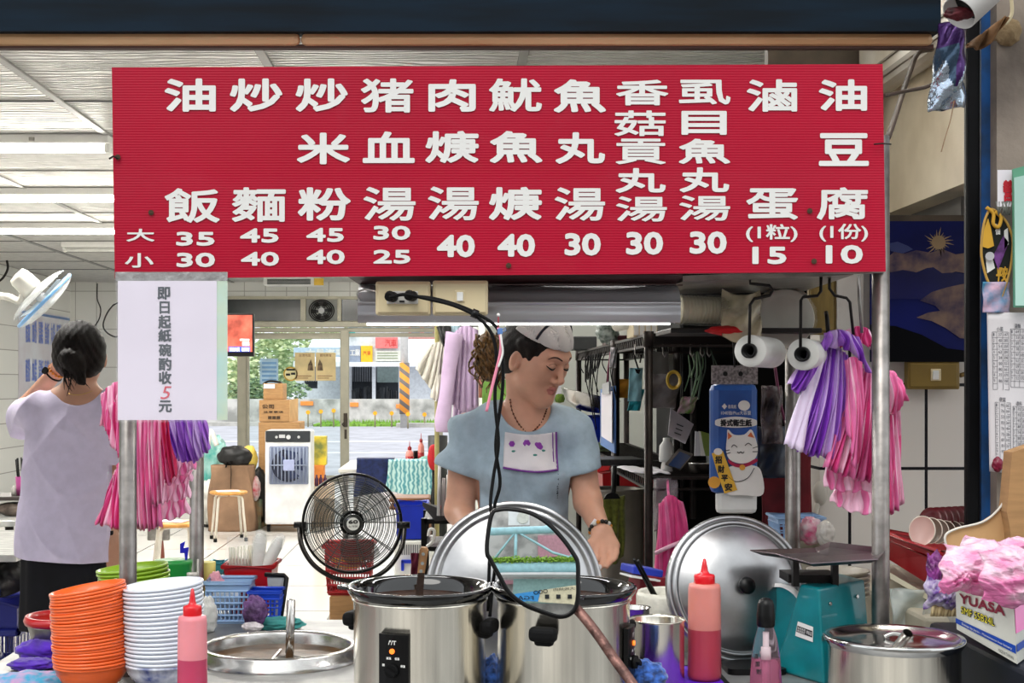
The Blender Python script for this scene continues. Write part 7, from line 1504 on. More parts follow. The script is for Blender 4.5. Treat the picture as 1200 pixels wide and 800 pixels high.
# dining table with towels and sauces
t = thing('dining_table', 'dining table under the dark blue and teal towels', 'table', (P(470, 0, 11).x, 11, 0))
zt_ = .735; xa, xb = P(404, 0, 11).x, P(504, 0, 11).x
MB().bx(xa, xb, 10.4, 11.6, zt_-.03, zt_, bev=.006).build('table_top', M('table_top_pale', (206, 204, 196), .3), t)
for x_ in (xa+.05, xb-.05):
 for y_ in (10.46, 11.54): MB().bx(x_-.02, x_+.02, y_-.02, y_+.02, 0, zt_-.03).build('leg', STEELD, t)
def drape(x0, x1, ytop, ybl, ybr, d, mat, name, label, slant=0, seed=0):
 def f(u, v):
  xx = x0+(x1-x0)*u
  if v < .25: p = P(xx, ytop, d); p = Vector((p.x+slant*(.25-v)*.2, d+.5*(.25-v), max(p.z, zt_+.004)))
  else:
   w_ = (v-.25)/.75; a = P(xx, ytop, d); b_ = P(xx-4*w_, ybl+(ybr-ybl)*u, d-.01); p = Vector((a.x, d, max(a.z, zt_+.004))).lerp(b_, w_)
  p.y -= .012*math.sin(9*u+seed)*v; return p
 return tag(MB().grid(f, 26, 26).build(name, mat, solid=.006), label, 'towel')
drape(418, 462, 537, 582, 575, 10.34, M('navy_towel', (22, 36, 84), .95, noise=(40, .2), sheen=.4), 'hand_towel', 'dark navy towel draped over the left end of the dining table', seed=1)
m_wave = M('teal_wave_towel', (150, 196, 196), .9)
ntx, bb, LL = nodes_of(m_wave); tcx = ntx.nodes.new('ShaderNodeTexCoord'); wvx = ntx.nodes.new('ShaderNodeTexWave'); wvx.bands_direction = 'X'; wvx.inputs['Scale'].default_value = 9.5; wvx.inputs['Distortion'].default_value = 3.0; wvx.inputs['Detail'].default_value = 0; wvx.inputs['Detail Scale'].default_value = 3.5; LL.new(tcx.outputs['Object'], wvx.inputs['Vector'])
rmx = ntx.nodes.new('ShaderNodeValToRGB'); rmx.color_ramp.elements[0].color = (*lin((70, 140, 150)), 1); rmx.color_ramp.elements[1].color = (*lin((186, 218, 214)), 1); LL.new(wvx.outputs['Fac'], rmx.inputs[0]); LL.new(rmx.outputs[0], bb.inputs['Base Color'])
drape(455, 508, 539, 574, 585, 10.30, m_wave, 'hand_towel', 'teal wavy striped towel draped over the front of the dining table', seed=3)
lump('folded_cloth', 'grey teal folded cloth at the right end of the dining table', P(500, 545, 10.46)+Vector((0, 0, .03)), (.07, .08, .04), M('grey_teal', (110, 150, 140), .9), 'cloth', 113, .2, 5, zflat=zt_+.002)
tag(MB().bx(P(474, 0, 10.7).x, P(503, 0, 10.7).x, 10.6, 10.85, zt_, zt_+.03, bev=.004).build('condiment_tray', rgb('tray_teal', (150, 196, 200), .4)), 'pale teal tray under the red sauce bottles', 'tray')
for x_, h, r, lb, ca in ((480, .10, .032, 'shorter red sauce bottle on the dining table', 'pink'), (493.5, .16, .026, 'taller red sauce bottle on the dining table', 'dark')):
 q = P(x_, 0, 10.72); z0_ = zt_+.03; t = thing('sauce_bottle', lb, 'sauce bottle', (q.x, q.y, z0_), 'sauce bottles on the dining table')
 MB().lathe([(0, z0_), (r, z0_), (r, z0_+h*.5), (0, z0_+h*.5)], (q.x, q.y, 0), 20).build('sauce', rgb('chili_red', (150, 26, 30), .3), t)
 MB().lathe([(r, z0_+h*.5), (r*.9, z0_+h*.8), (r*.4, z0_+h), (0, z0_+h)], (q.x, q.y, 0), 20).build('bottle_wall', rgb('bottle_pink_clear', (214, 130, 120), .3), t)
 MB().lathe([(r*.5, z0_+h), (r*.5, z0_+h+.02), (r*.12, z0_+h+.03), (r*.08, z0_+h+.07), (0, z0_+h+.07)], (q.x, q.y, 0), 16).build('nozzle', rgb('nozzle_red', (140, 24, 30), .3), t)
q = P(487.5, 0, 10.78); tag(MB().lathe([(0, zt_+.03), (.02, zt_+.03), (.022, zt_+.08), (.02, zt_+.1), (.022, zt_+.102), (.022, zt_+.12), (0, zt_+.12)], (q.x, q.y, 0), 18).build('pepper_jar', BLACK), 'dark pepper jar between the two red sauce bottles', 'jar')
# crates and drawers near the kitchen pass
d = 8.0
zc_ = P(0, 632, d).z
t = thing('drawer_unit', 'white slotted plastic drawer unit under the royal blue crate', 'drawers', (P(485, 0, d).x, d, 0))
MB().pbox(462, 633, 508, 720, d, .3, bev=.01).build('case', WHITEP, t)
sl_ = MB()
for k in range(11): sl_.pbox(468+k*2.6, 638, 469.4+k*2.6, 650, d-.004, .006)
sl_.build('drawer_slots', rgb('slot_grey', (110, 112, 118)), t)
MB().pbox(470, 656, 496, 660, d-.03, .03, bev=.004).pbox(470, 656, 473.5, 669, d-.03, .03, bev=.004).build('blue_handle', BLUEP, t)
MB().bx(P(462, 0, d).x, P(508, 0, d).x, d+.01, d+.3, 0, .05).build('base', rgb('base_grey', (150, 150, 150)), t)
t = basket('plastic_crate', 'royal blue plastic crate on the white drawer unit behind the fan', 'crate', 464, 500, d, P(0, 592, d).z, zc_+.002, .28, BLUEP, holes=False, taper=.95)
t = thing('wooden_stool', 'stacked brown wooden stools between the towels and the blue crate', 'stool', (P(480, 0, 8.9).x, 8.9, .0))
for z_, h in ((P(0, 583, 8.9).z, .03), (P(0, 592, 8.9).z, .03)): MB().bx(P(456, 0, 8.9).x, P(504, 0, 8.9).x, 8.9, 9.2, z_-h, z_, bev=.012).build('seat', M('brown_wood', (120, 74, 40), .5, noise=(6, .3), stretch=(1, 6, 6)), t)
lg = MB()
for x_ in (480, 502): q = P(x_, 0, 8.95); lg.cyl((q.x, q.y, 0), (q.x, q.y, P(0, 592, 8.9).z-.03), .016, seg=10).cyl((q.x, q.y+.22, 0), (q.x, q.y+.22, P(0, 592, 8.9).z-.03), .016, seg=10)
lg.build('legs', M('brown_wood'), t)
d = 5.4
t = thing('utensil_trolley', 'black framed trolley of upright pens and tools beside the woman\'s arm', 'trolley', (P(512, 0, d).x, d, 0))
fr = MB(); xa, xb = P(497, 0, d).x, P(534, 0, d).x
for x_ in (xa, xb):
 for y_ in (d, d+.35): fr.bx(x_-.012, x_+.012, y_-.012, y_+.012, .0, P(0, 607, d).z)
for yy in (608, 640): z_ = P(0, yy, d).z; fr.bx(xa, xb, d-.012, d+.36, z_-.018, z_)
fr.build('frame', BLACK, t)
MB().prism([P(495, 588, d), P(510, 606, d-.02), P(535, 604, d-.02), P(530, 596, d+.2), P(510, 596, d+.2)], (0, 0, -.015)).build('top_tray', rgb('tray_dark', (44, 42, 44)), t)
for k, (x_, y0, y1, cn, col) in enumerate(((514, 545, 604, 'steel', (206, 204, 206)), (519, 560, 604, 'grey', (170, 160, 160)), (524, 556, 604, 'ivory', (226, 222, 216)), (528, 565, 604, 'black', (24, 24, 26)), (516, 592, 610, 'brown red', (140, 60, 56)), (523, 592, 612, 'pink', (196, 130, 136)))):
 tag(MB().cyl(P(x_, y1, d-.03+.01*k), P(x_+1, y0, d-.03+.01*k), .0075, .006, 12).build('kitchen_tool', rgb('tool_%d' % k, col, .35)), '%s handled kitchen tool standing in the black trolley beside the woman\'s arm' % cn, 'kitchen tool')
MB().tube([P(502, 628, 5.3), P(504, 620, 5.3), P(509, 622, 5.3), P(507, 634, 5.3), P(500, 640, 5.3)], .006, 8, smooth_n=5).build('loop_handle', WHITEP, t)
hang('apron', 'maroon cloth hanging below the black trolley', 482, 648, 494, 680, 5.6, rgb('maroon_cloth', (92, 20, 44), .9), 'cloth', .01, 3, .006)
# fan
d = 6.45; c = P(413, 613, d); r = 57*K(d); ax = Vector((.12, -1, .06)).normalized(); A = axis_m(ax)
t = thing('floor_fan', 'round black wire floor fan with a U shaped bracket behind the soup well', 'fan', (c.x, d+.1, 0))
cg = MB(); Mt = Matrix.Translation(c) @ A
def ring(rr, z, th, mb): mb.tube([Mt @ Vector((rr*math.cos(a), rr*math.sin(a), z)) for a in np.linspace(0, 2*PI, 65)[:-1]], th, 6, cyclic=True)
def dome(q): return .055*math.sqrt(max(0, 1-q*q*.92))+.012
for k in range(1, 19): rr = r*(.22+.78*k/19); ring(rr, dome(rr/r)-.012, .0016, cg)
for k in range(8):
 a = 2*PI*k/8+.2; cg.tube([Mt @ Vector((rr*math.cos(a), rr*math.sin(a), dome(rr/r)-.014)) for rr in np.linspace(.2*r, r, 8)], .0024, 6)
cg.build('front_guard', M('guard_grey', (70, 74, 74), .35, .5), t)
m = MB(); m.lathe([(r*1.0, .014), (r*1.035, .006), (r*1.04, -.02), (r*1.02, -.03), (r*.98, -.02), (r*.98, .008), (r*1.0, .014)], c, 72, A); m.build('guard_rim', BLACK, t)
bk = MB()
for k in range(1, 13): ring(r*(.25+.75*k/13), -.035-.06*(1-(k/13)**2), .0016, bk)
for k in range(10): a = 2*PI*k/10; bk.tube([Mt @ Vector((rr*math.cos(a), rr*math.sin(a), -.035-.06*(1-(rr/r)**2))) for rr in np.linspace(.2*r, r, 7)], .0028, 6)
bk.build('rear_guard', M('guard_grey'), t)
bl = MB()
for k in range(3):
 a0 = 2*PI*k/3+.5; n_ = 10; vs = []
 for i in range(n_+1):
  q_ = i/n_; rr = r*(.14+.72*q_)
  for j in range(7): w_ = j/6-.5; aa = a0+w_*(.8+.5*math.sin(PI*q_))+.35*q_; vs.append(Mt @ Vector((rr*math.cos(aa), rr*math.sin(aa), -.01+.05*w_)))
 bl.add(vs, [(i*7+j, i*7+j+1, (i+1)*7+j+1, (i+1)*7+j) for i in range(n_) for j in range(6)], 0, True)
bl.build('blade_wheel', M('smoky_blade', (58, 62, 60), .25, alpha=.4, noise=(4, .05)), t, solid=.003)
MB().lathe([(0, .075), (r*.11, .073), (r*.19, .062), (r*.2, .05), (r*.16, .04)], c, 32, A).build('badge_ring', M('badge_dark', (40, 42, 42), .3), t)
MB().lathe([(0, .078), (r*.13, .0765)], c, 32, A).build('badge', rgb('badge_white', (226, 230, 224), .4), t)
lt = MB(); o_ = Mt @ Vector((0, 0, .0785)); rx = Vector((1, .12, 0)).normalized(); write(lt, '60', o_-rx*.022+Vector((0, 0, .001)), rx*.044, (0, 0, .018), off=.03, lift=ax*.001); write(lt, '台灣製', o_-rx*.022+Vector((0, 0, -.016)), rx*.044, (0, 0, .01), lift=ax*.001); lt.build('badge_lettering', INK, t)
MB().cyl(Mt @ Vector((0, 0, -.06)), Mt @ Vector((0, 0, -.2)), .06, .045, 24).build('motor', BLACK, t)
br = MB(); br.tube([P(351, 617, d), P(354, 640, d-.05), P(369, 663, d-.08), P(395, 678, d-.1), P(425, 680, d-.1), P(452, 668, d-.08), P(470, 643, d-.05), P(474, 617, d)], .012, 12, smooth_n=8, flat=.6); br.build('bracket', M('bracket_black', (40, 38, 36), .25, .7), t)
for x_ in (352, 473): q = P(x_, 615, d); MB().cyl(q-Vector((.03, 0, 0)), q+Vector((.03, 0, 0)), .016, seg=16).build('pivot_knob', BLACK, t)
q = P(425, 680, d-.1); MB().cyl((q.x, q.y, .02), q, .016, seg=16).build('stand_pole', BLACK, t); MB().lathe([(0, 0), (.17, 0), (.17, .015), (.03, .03), (0, .03)], (q.x, q.y, 0), 40).build('base', BLACK, t)
t = basket('plastic_basket', 'red slotted shopping basket behind the fan bracket', 'basket', 380, 436, 6.75, P(0, 640, 6.75).z, P(0, 698, 6.75).z, .2, M('red_basket', (170, 20, 28), .35), bars=16, rows=6)
lump('packet', 'yellow packet in the red slotted basket', P(408, 655, 6.85), (.08, .05, .05), M('yellow_packet', (216, 180, 60), .4), 'packet', 121, .2, 6)
tag(MB().pbox(386, 698.5, 432, 812, 6.74, .25, bev=.006).pbox(386, 715, 432, 716, 6.738, .004).build('cardboard_box', CARD), 'brown cardboard box under the red slotted basket', 'cardboard box')
# left edge: table, stand, bin, wall fan, poster
t = thing('dining_table', 'pale marble topped dining table at the left edge', 'table', (-2.2, 5.6, 0))
m_mar = M('pale_marble', (222, 222, 216), .15, noise=(5, .2), stretch=(2, 9, 1), col2=(168, 170, 168))
MB().bx(-2.7, P(24, 0, 5.1).x, 5.05, 5.9, .722, .75, bev=.004).build('table_top', m_mar, t)
for x_ in (-2.6, -2.05):
 for y_ in (5.15, 5.8): MB().cyl((x_, y_, 0), (x_, y_, .722), .02, seg=14).build('leg', IRON, t)
t = thing('dining_table', 'second marble topped table behind the first at the left edge', 'table', (-2.5, 6.8, 0))
MB().bx(-3.2, P(25, 0, 6.4).x, 6.3, 7.2, .722, .75, bev=.004).build('table_top', m_mar, t)
for x_ in (-3.1, -2.1):
 for y_ in (6.4, 7.1): MB().cyl((x_, y_, 0), (x_, y_, .722), .02, seg=14).build('leg', IRON, t)
t = thing('tabletop_shelf', 'small dark shelf standing on the second marble table', 'shelf', (P(16, 0, 6.6).x, 6.6, .75))
zs_ = P(0, 580, 6.6).z; xa, xb = P(-20, 0, 6.6).x, P(33, 0, 6.6).x
MB().bx(xa, xb, 6.5, 6.75, zs_-.018, zs_, bev=.003).build('board', rgb('dark_wood_board', (70, 62, 60), .5), t)
lg = MB()
for x_ in (xa+.01, xb-.01): lg.bx(x_-.008, x_+.008, 6.51, 6.74, .75, zs_-.018)
lg.build('side', rgb('side_board', (110, 98, 92), .5), t)
q = P(27, 0, 6.6)
tag(MB().lathe([(0, zs_), (.03, zs_), (.036, zs_+.09), (.033, zs_+.09), (.028, zs_+.004), (0, zs_+.004)], (q.x, q.y, 0), 30).build('utensil_cup', rgb('magenta_cup', (196, 88, 158), .35)), 'magenta pink cup of black chopsticks on the dark little shelf', 'cup')
for k in range(9):
 a = k*.7; tag(MB().cyl((q.x+.018*math.cos(a), q.y+.018*math.sin(a), zs_+.006), (q.x+.034*math.cos(a), q.y+.03*math.sin(a), P(0, 536+(k % 3), 6.6).z), .0035, seg=6).build('chopstick', BLACK), 'black chopstick standing in the magenta pink cup', 'chopstick', 'chopsticks in the magenta cup')
q = P(16, 0, 6.58); tag(MB().lathe([(0, zs_), (.012, zs_), (.012, zs_+.03), (.007, zs_+.038), (0, zs_+.05)], (q.x, q.y, 0), 16).build('salt_bottle', rgb('salt_white', (210, 208, 200))), 'small white bottle left of the magenta pink cup', 'bottle')
lump('napkin_pack', 'brown clear napkin pack under the dark little shelf', P(17, 596, 6.55), (.09, .06, .032), M('brown_clear', (120, 106, 96), .3, noise=(14, .4), bump=(20, .6)), 'napkins', 131, .2, 6)
basket('plastic_bin', 'dark blue slotted bin on the floor under the marble table', 'bin', -30, 20, 5.0, P(0, 703, 5.0).z, 0.0, .3, M('navy_plastic', (20, 30, 120), .4), bars=12, rows=4)
lump('plastic_bag', 'dark crumpled bag under the marble table above the blue bin', P(5, 684, 5.35), (.12, .12, .10), M('dark_film', (52, 50, 50), .3, noise=(9, .4), bump=(14, .8)), 'plastic bag', 133, .35, 7)
struct('trim_17', MB().bx(-3.3, -2.84, 7.98, 8.2, 0, CZ), m_wt)
d = 8.0; c = P(52, 352, d); ax = Vector((.68, .26, -.68)).normalized(); A = axis_m(ax); Mt = Matrix.Translation(c) @ A; r = 41*K(d)
t = thing('wall_fan', 'white wall fan with a blue rim tilted down, above the left woman', 'wall fan', c)
cg = MB()
for k in range(1, 14): rr = r*(.2+.8*k/13.5); ring(rr, .05*math.sqrt(max(0, 1-(rr/r)**2*.95)), .0018, cg); ring(rr, -.03-.055*math.sqrt(max(0, 1-(rr/r)**2*.95)), .0018, cg)
for k in range(26):
 a = 2*PI*k/26
 for s_, o_ in ((1, 0), (-1, -.03)): cg.tube([Mt @ Vector((rr*math.cos(a), rr*math.sin(a), o_+s_*.05*math.sqrt(max(0, 1-(rr/r)**2*.95)))) for rr in np.linspace(.2*r, r, 6)], .0016, 5)
cg.build('guard', rgb('guard_white', (206, 208, 206), .4), t)
m = MB(); ring(r*1.01, .0, .012, m); m.build('blue_rim', rgb('rim_blue', (120, 170, 220), .4), t)
bl = MB()
for k in range(3):
 a0 = 2*PI*k/3; bl.prism([Mt @ Vector((rr*math.cos(a0+da), rr*math.sin(a0+da), -.015+zz_)) for rr, da, zz_ in ((.03, -.6, .01), (r*.85, -.5, .02), (r*.88, .3, -.02), (.03, .7, -.01))], ax*.003)
bl.build('blade_wheel', M('frosted_blade', (176, 190, 200), .2, alpha=.75), t)
MB().lathe([(0, .05), (.03, .05), (.035, .0), (.03, -.04)], c, 24, A).build('hub', rgb('hub_white', (196, 198, 200)), t)
MB().lathe([(.04, -.08), (.062, -.085), (.066, -.1), (.062, -.19), (.05, -.215), (0, -.22)], c, 32, A).build('motor_housing', M('motor_white', (216, 214, 206), .35), t)
MB().tube([Mt @ Vector((0, 0, -.14)), P(24, 352, d), P(10, 348, d+.05), P(-12, 346, d+.1), (-2.845, d+.1, P(0, 346, d).z)], .022, 12, smooth_n=5).build('arm', rgb('arm_white', (208, 206, 198)), t)
t = thing('wall_poster', 'big pale menu poster with blue lettering on the left wall behind the woman', 'poster', (-5.49, 18.2, 1.0))
zt_, zb_ = 2.33, .75
MB().bx(-5.498, -5.49, 17.1, 19.3, zb_, zt_).build('sheet', M('pale_poster', (222, 226, 236), .2, noise=(1.2, .12), col2=(206, 196, 206)), t)
lt = MB()
for r_, n in ((0, 7), (1, 6), (2, 5)):
 for k in range(n): write(lt, '豬血湯魚丸麵'[k % 6]+'飯粉糕'[(k+r_) % 3], (-5.489, 17.35+.27*k, zt_-.42-.5*r_), (0, .2, 0), (0, 0, .3), off=.008, lift=(.001, 0, 0))
lt.build('lettering', M('poster_blue', (96, 124, 214), .3), t)
MB().bx(-5.49, -5.48, 17.1, 19.3, zt_-.05, zt_-.02).build('top_rail', rgb('rail_blue', (110, 140, 190)), t)
t = thing('wall_bracket', 'beige bracket with a curled dark cable on the wall above the left woman\'s head', 'bracket', P(112, 392, 16))
MB().pbox(102, 392, 104.5, 415, 16, .05).pbox(104, 391, 118, 394, 16, .05).build('bracket', rgb('bracket_beige', (190, 180, 150)), t)
MB().tube([P(114, 332, 16), P(114, 350, 16), P(118, 362, 16), P(116, 374, 15.95), P(109, 384, 15.9), P(105, 382, 15.9), P(107, 390, 15.9)], .008, 8, smooth_n=5).build('cable', IRON, t)
tag(MB().tube([P(x, y, 9.5) for x, y in ((150, 200), (150, 335), (141, 352), (132, 358), (125, 368), (121, 380), (124, 388), (133, 394), (142, 394))], .006, 8, smooth_n=5).build('cable_loop', BLACK), 'black cable loop showing left of the paper notice', 'cable')
tag(MB().tube([P(8, 305, 15.5), P(9, 315, 15.5), P(3, 326, 15.5), P(-6, 332, 15.5)], .014, 8, smooth_n=5).build('ceiling_cable', IRON), 'short dark cable hanging from the ceiling edge at the far left', 'cable')
# ================================================================== PEOPLE
m_sk = M('skin', (212, 160, 134), .5, sub=.12, noise=(18, .05)); m_lip = M('lip', (190, 118, 106), .4); m_sk2 = M('skin_back', (206, 156, 130), .5, sub=.12, noise=(18, .05))
m_hair = M('dark_hair', (24, 16, 13), .55, noise=(60, .3), stretch=(5, 5, .8), bump=(90, .3), spec=.25)
m_hairb = M('golden_brown_hair', (134, 98, 52), .4, noise=(50, .4), stretch=(3, 3, 1), bump=(70, .4))
def V3(*a): return Vector(a)
def hand(s, W, Kc, ac, cu, k=.006, f=1.0):
 W, Kc, ac, cu = Vector(W), Vector(Kc), Vector(ac).normalized(), Vector(cu).normalized(); fw = (Kc-W).normalized(); nails = []
 for off, ln, r in ((-.029, .070, .0088), (-.010, .078, .0088), (.010, .073, .0085), (.028, .058, .0076)):
  off *= f; ln *= f; r *= f
  p0 = Kc+ac*off-fw*abs(off)*.25; s.cone(W+ac*off*.55, p0, .0145*f, .0105*f, .012)
  p1 = p0+(fw*.85+cu*.5).normalized()*ln*.45; p2 = p1+(fw*.55+cu*.85).normalized()*ln*.32; p3 = p2+(fw*.2+cu).normalized()*ln*.25
  s.chain([p0, p1, p2, p3], [r*1.08, r, r*.93, r*.82], k); nails.append((p2.lerp(p3, .75), (p3-p2).normalized()))
 b = W+(Kc-W)*.3-ac*.018*f; t1 = b+(-ac*.75+fw*.6+cu*.25).normalized()*.036*f; t2 = t1+(fw*.9+cu*.35-ac*.15).normalized()*.03*f; t3 = t2+(fw*.9+cu*.5+ac*.1).normalized()*.022*f
 s.chain([b, t1, t2, t3], [.015*f, .0115*f, .0098*f, .0082*f], .009); return nails
# the woman behind the cart
k_ = 3.8/F
def Q(px, py, d=3.8): return P(px, py, d)
ps, th_ = math.radians(48), math.radians(25)
hf = V3(math.sin(ps)*math.cos(th_), -math.cos(ps)*math.cos(th_), -math.sin(th_)); hr = V3(math.cos(ps), math.sin(ps), 0); hu = hf.cross(hr); hu = hu if hu.z > 0 else -hu
ho = V3(.2195, 3.74, 1.463)
def H(u, v, w_): return ho+hr*u+hf*v+hu*w_
HB = [tuple(hr), tuple(hf), tuple(hu)]
woman = thing('person', 'woman in a pale blue T-shirt and white headscarf working behind the cart, looking down', 'person', (.185, 3.82, 0))
zs = np.concatenate([np.arange(-.03, .8, .014), np.arange(.8, 1.285, .0042), np.arange(1.285, 1.60, .0024)])
def body_c():
 s = Sculpt(ar(-.13, .52, .0033), ar(3.38, 4.02, .0035), zs)
 # head
 s.ell(H(0, -.012, .028), (.074, .094, .088), .02, B=HB); s.ell(H(0, .028, -.035), (.057, .060, .080), .03, B=HB)
 s.cone(H(-.034, .018, -.070), H(0, .066, -.101), .022, .019, .034); s.cone(H(.034, .018, -.070), H(0, .066, -.101), .022, .019, .034)
 for e in (-1, 1): s.cone(H(e*.040, .030, -.03), H(e*.026, .046, -.078), .027, .022, .03)
 s.cone(H(0, .074, -.104), H(0, .07, -.104), .0185, k=.02)
 for e in (-1, 1):
  s.cone(H(e*.040, .056, -.026), H(e*.036, .056, -.034), .022, k=.02)
  s.cone(H(e*.012, .083, .020), H(e*.042, .068, .022), .0115, .011, .018)
 for e in (-1, 1): s.ell(H(e*.031, .096, -.001), (.021, .017, .0135), .012, 'sub', HB)
 for e in (-1, 1): s.ell(H(e*.031, .0735, -.002), (.0165, .0155, .0135), .004, B=HB)
 s.cone(H(0, .083, .014), H(0, .105, -.033), .0062, .0088, .009); s.cone(H(0, .105, -.035), H(0, .101, -.041), .0088, .008, .005)
 for e in (-1, 1): s.cone(H(e*.0115, .090, -.040), H(e*.0105, .094, -.041), .0076, k=.006)
 s.cone(H(-.018, .081, -.0655), H(0, .0915, -.0630), .0042, .0054, .005); s.cone(H(.018, .081, -.0655), H(0, .0915, -.0630), .0042, .0054, .005)
 s.cone(H(-.014, .081, -.0730), H(0, .0895, -.0745), .0048, .0062, .005); s.cone(H(.014, .081, -.0730), H(0, .0895, -.0745), .0048, .0062, .005)
 s.cone(H(-.018, .092, -.0690), H(.018, .092, -.0690), .0022, k=.003, op='sub')
 for e in (-1, 1):
  s.ell(H(e*.075, -.008, -.026), (.010, .018, .030), .008, B=HB); s.ell(H(e*.086, -.002, -.022), (.013, .011, .020), .003, 'sub', HB); s.cone(H(e*.081, .006, -.03), H(e*.080, .006, -.036), .005, k=.004)
 # neck, torso
 s.cone(H(0, -.02, -.075), Q(616, 486, 3.80), .050, .050, .02); s.cone(Q(616, 484, 3.80), Q(614, 500, 3.81), .052, .06, .03)
 s.cone(Q(585, 496, 3.81), Q(645, 496, 3.81), .04, k=.03)
 s.ell((.183, 3.83, 1.16), (.145, .095, .17), .04); s.ell((.183, 3.83, .98), (.125, .09, .17), .05); s.ell((.183, 3.84, .82), (.155, .11, .13), .05)
 for x in (.125, .24): s.cone((x, 3.765, 1.13), (x, 3.77, 1.12), .052, k=.03)
 for x in (.11, .255): s.chain([(x, 3.84, .80), (x, 3.82, .45), (x, 3.85, .08)], [.085, .056, .038], .03); s.cone((x, 3.86, .04), (x, 3.72, .03), .038, .03, .02)
 # arms
 L = [Q(548, 503, 3.83), Q(538, 598, 3.80), (.075, 3.56, .93)]; s.chain(L, [.048, .038, .026], .02)
 Rr = [Q(674, 502, 3.82), Q(689, 588, 3.76), Q(705, 622, 3.62)]; s.chain(Rr, [.046, .037, .0245], .02)
 hand(s, L[2], V3(.115, 3.50, .90), (.3, .3, .9), (.6, .6, -.2))
 n = hand(s, Rr[2], Q(712, 643, 3.585), (.95, .2, .1), (-.45, -.6, -.3), k=.003, f=.96)
 return s, n
sb, nails = body_c()
def lipzone(c):
 d = c-np.array(ho); u, v, w_ = d @ np.array(hr), d @ np.array(hf), d @ np.array(hu)
 return ((np.abs(u) < .0205*(1-np.abs(w_+.069)/.022)+.002) & (w_ < -.0585) & (w_ > -.0805) & (v > .078))
body = sb.build('body', [m_sk, m_lip], woman, zone=lipzone, relax=2)
def front(s, x, z, back=False, y0=-9):
 i = int(np.clip(np.searchsorted(s.x, x), 1, len(s.x)-2)); k = int(np.clip(np.searchsorted(s.z, z), 1, len(s.z)-2)); col = s.F[i, :, k]; ins = np.nonzero((col < 0) & (s.y > y0))[0]
 if len(ins) == 0: return None
 j = ins[-1] if back else ins[0]; return float(s.y[j])
def sample(s, p):
 i, j, k = [int(np.clip(np.searchsorted(a, c), 0, len(a)-1)) for a, c in zip((s.x, s.y, s.z), p)]; return s.F[i, j, k]
def onskin(u, w_, lift=.001, v0=.14):
 v = v0
 while v > 0 and sample(sb, H(u, v, w_)) > 0: v -= .0008
 return H(u, v+lift, w_)
br = MB()
for e in (-1, 1): br.tube([onskin(e*.014, .0215, .0003), onskin(e*.026, .026, .0003), onskin(e*.040, .025, .0003), onskin(e*.052, .017, .0003)], [.0016, .0026, .0022, .0007], 6, smooth_n=5)
br.build('eyebrow', rgb('brow_brown', (52, 32, 26), .7), woman)
ey = MB()
for e in (-1, 1): ey.tube([onskin(e*.015, -.0055, .0004), onskin(e*.023, -.0075, .0006), onskin(e*.033, -.008, .0006), onskin(e*.043, -.0055, .0004), onskin(e*.050, -.001, .0003)], [.0012, .0022, .0024, .0022, .0008], 6, smooth_n=5)
lc = MB()
for e in (-1, 1): lc.tube([onskin(e*.017, .003, .0001), onskin(e*.025, .0075, .0001), onskin(e*.035, .0075, .0001), onskin(e*.045, .002, .0001)], .0006, 5, smooth_n=5)
lc.build('lid_crease', rgb('crease_brown', (110, 72, 58), .7), woman)
ey.build('eyelashes', rgb('lash_black', (22, 14, 12), .7), woman)
nl = MB()
for p, dr in nails[:2]:
 q = p+V3(-.001, -.0075, .003); nl.ell(q, (.0052, .0022, .0075), 14, 10)
nl.build('finger_nails', rgb('nail_white', (232, 226, 224), .25), woman)
# shirt
def shirt_c():
 s = Sculpt(ar(-.11, .50, .0036), ar(3.64, 4.0, .0036), ar(.80, 1.34, .0036))
 s.ell((.183, 3.83, 1.15), (.162, .112, .19), .04); s.ell((.183, 3.83, .98), (.148, .112, .2), .05); s.ell((.183, 3.84, .84), (.17, .125, .14), .05)
 s.cone(Q(585, 497, 3.81), Q(645, 497, 3.81), .056, k=.04); s.cone(Q(560, 502, 3.825), Q(663, 500, 3.82), .055, k=.035)
 for x in (.125, .24): s.cone((x, 3.768, 1.13), (x, 3.772, 1.12), .064, k=.035)
 s.cone(Q(553, 506, 3.83), Q(536, 552, 3.80), .058, .066, .03); s.cone(Q(670, 504, 3.82), Q(687, 552, 3.78), .054, .056, .03)
 a, b_ = np.array(Q(553, 506, 3.83)), np.array(Q(536, 552, 3.80)); c_, e_ = np.array(Q(670, 504, 3.82)), np.array(Q(687, 552, 3.78))
 s.warp(lambda X, Y, Z: .008*np.sin(26*X+31*Z+9*Y)*np.sin(14*Z-19*X+2)+.006*np.sin(70*(X-.18)*(1.5-Z)*2+24*Z)+.002*np.sin(64*Z-40*np.abs(X-.18)))
 # sleeve ends, hem and neck opening
 def cutplane(p, n): n = np.array(n)/np.linalg.norm(n); return lambda X, Y, Z: np.where((X < .06) if p[0] < .1 else (X > .31), (X-p[0])*n[0]+(Y-p[1])*n[1]+(Z-p[2])*n[2], -.1)
 s.clip(cutplane(b_+np.array([-.004, 0, .0]), (-.34, 0, -.94)), .006); s.clip(cutplane(e_+np.array([.004, 0, 0]), (.26, 0, -.96)), .006)
 s.clip(lambda X, Y, Z: .83-Z, .004)
 nb = np.array(Q(616, 474, 3.765)); s.ell(nb, (.072, .10, .078), .008, 'sub')
 return s
ss = shirt_c(); shirt = ss.build('t_shirt', M('pale_blue_shirt', (164, 184, 198), .85, noise=(40, .05), bump=(120, .08)), woman, relax=2)
def bibf(u, v):
 x = Q(591+59*u-(3-4*u)*v, 0).x; z = Q(0, 505+3*math.sin(PI*u)+(40+3*u)*v).z; y = front(ss, x, z) or 3.75
 y = min(y, front(sb, x, z) or 3.9)-.006-.004*v-.003*math.sin(16*u)*(1-v); return V3(x, y, z)
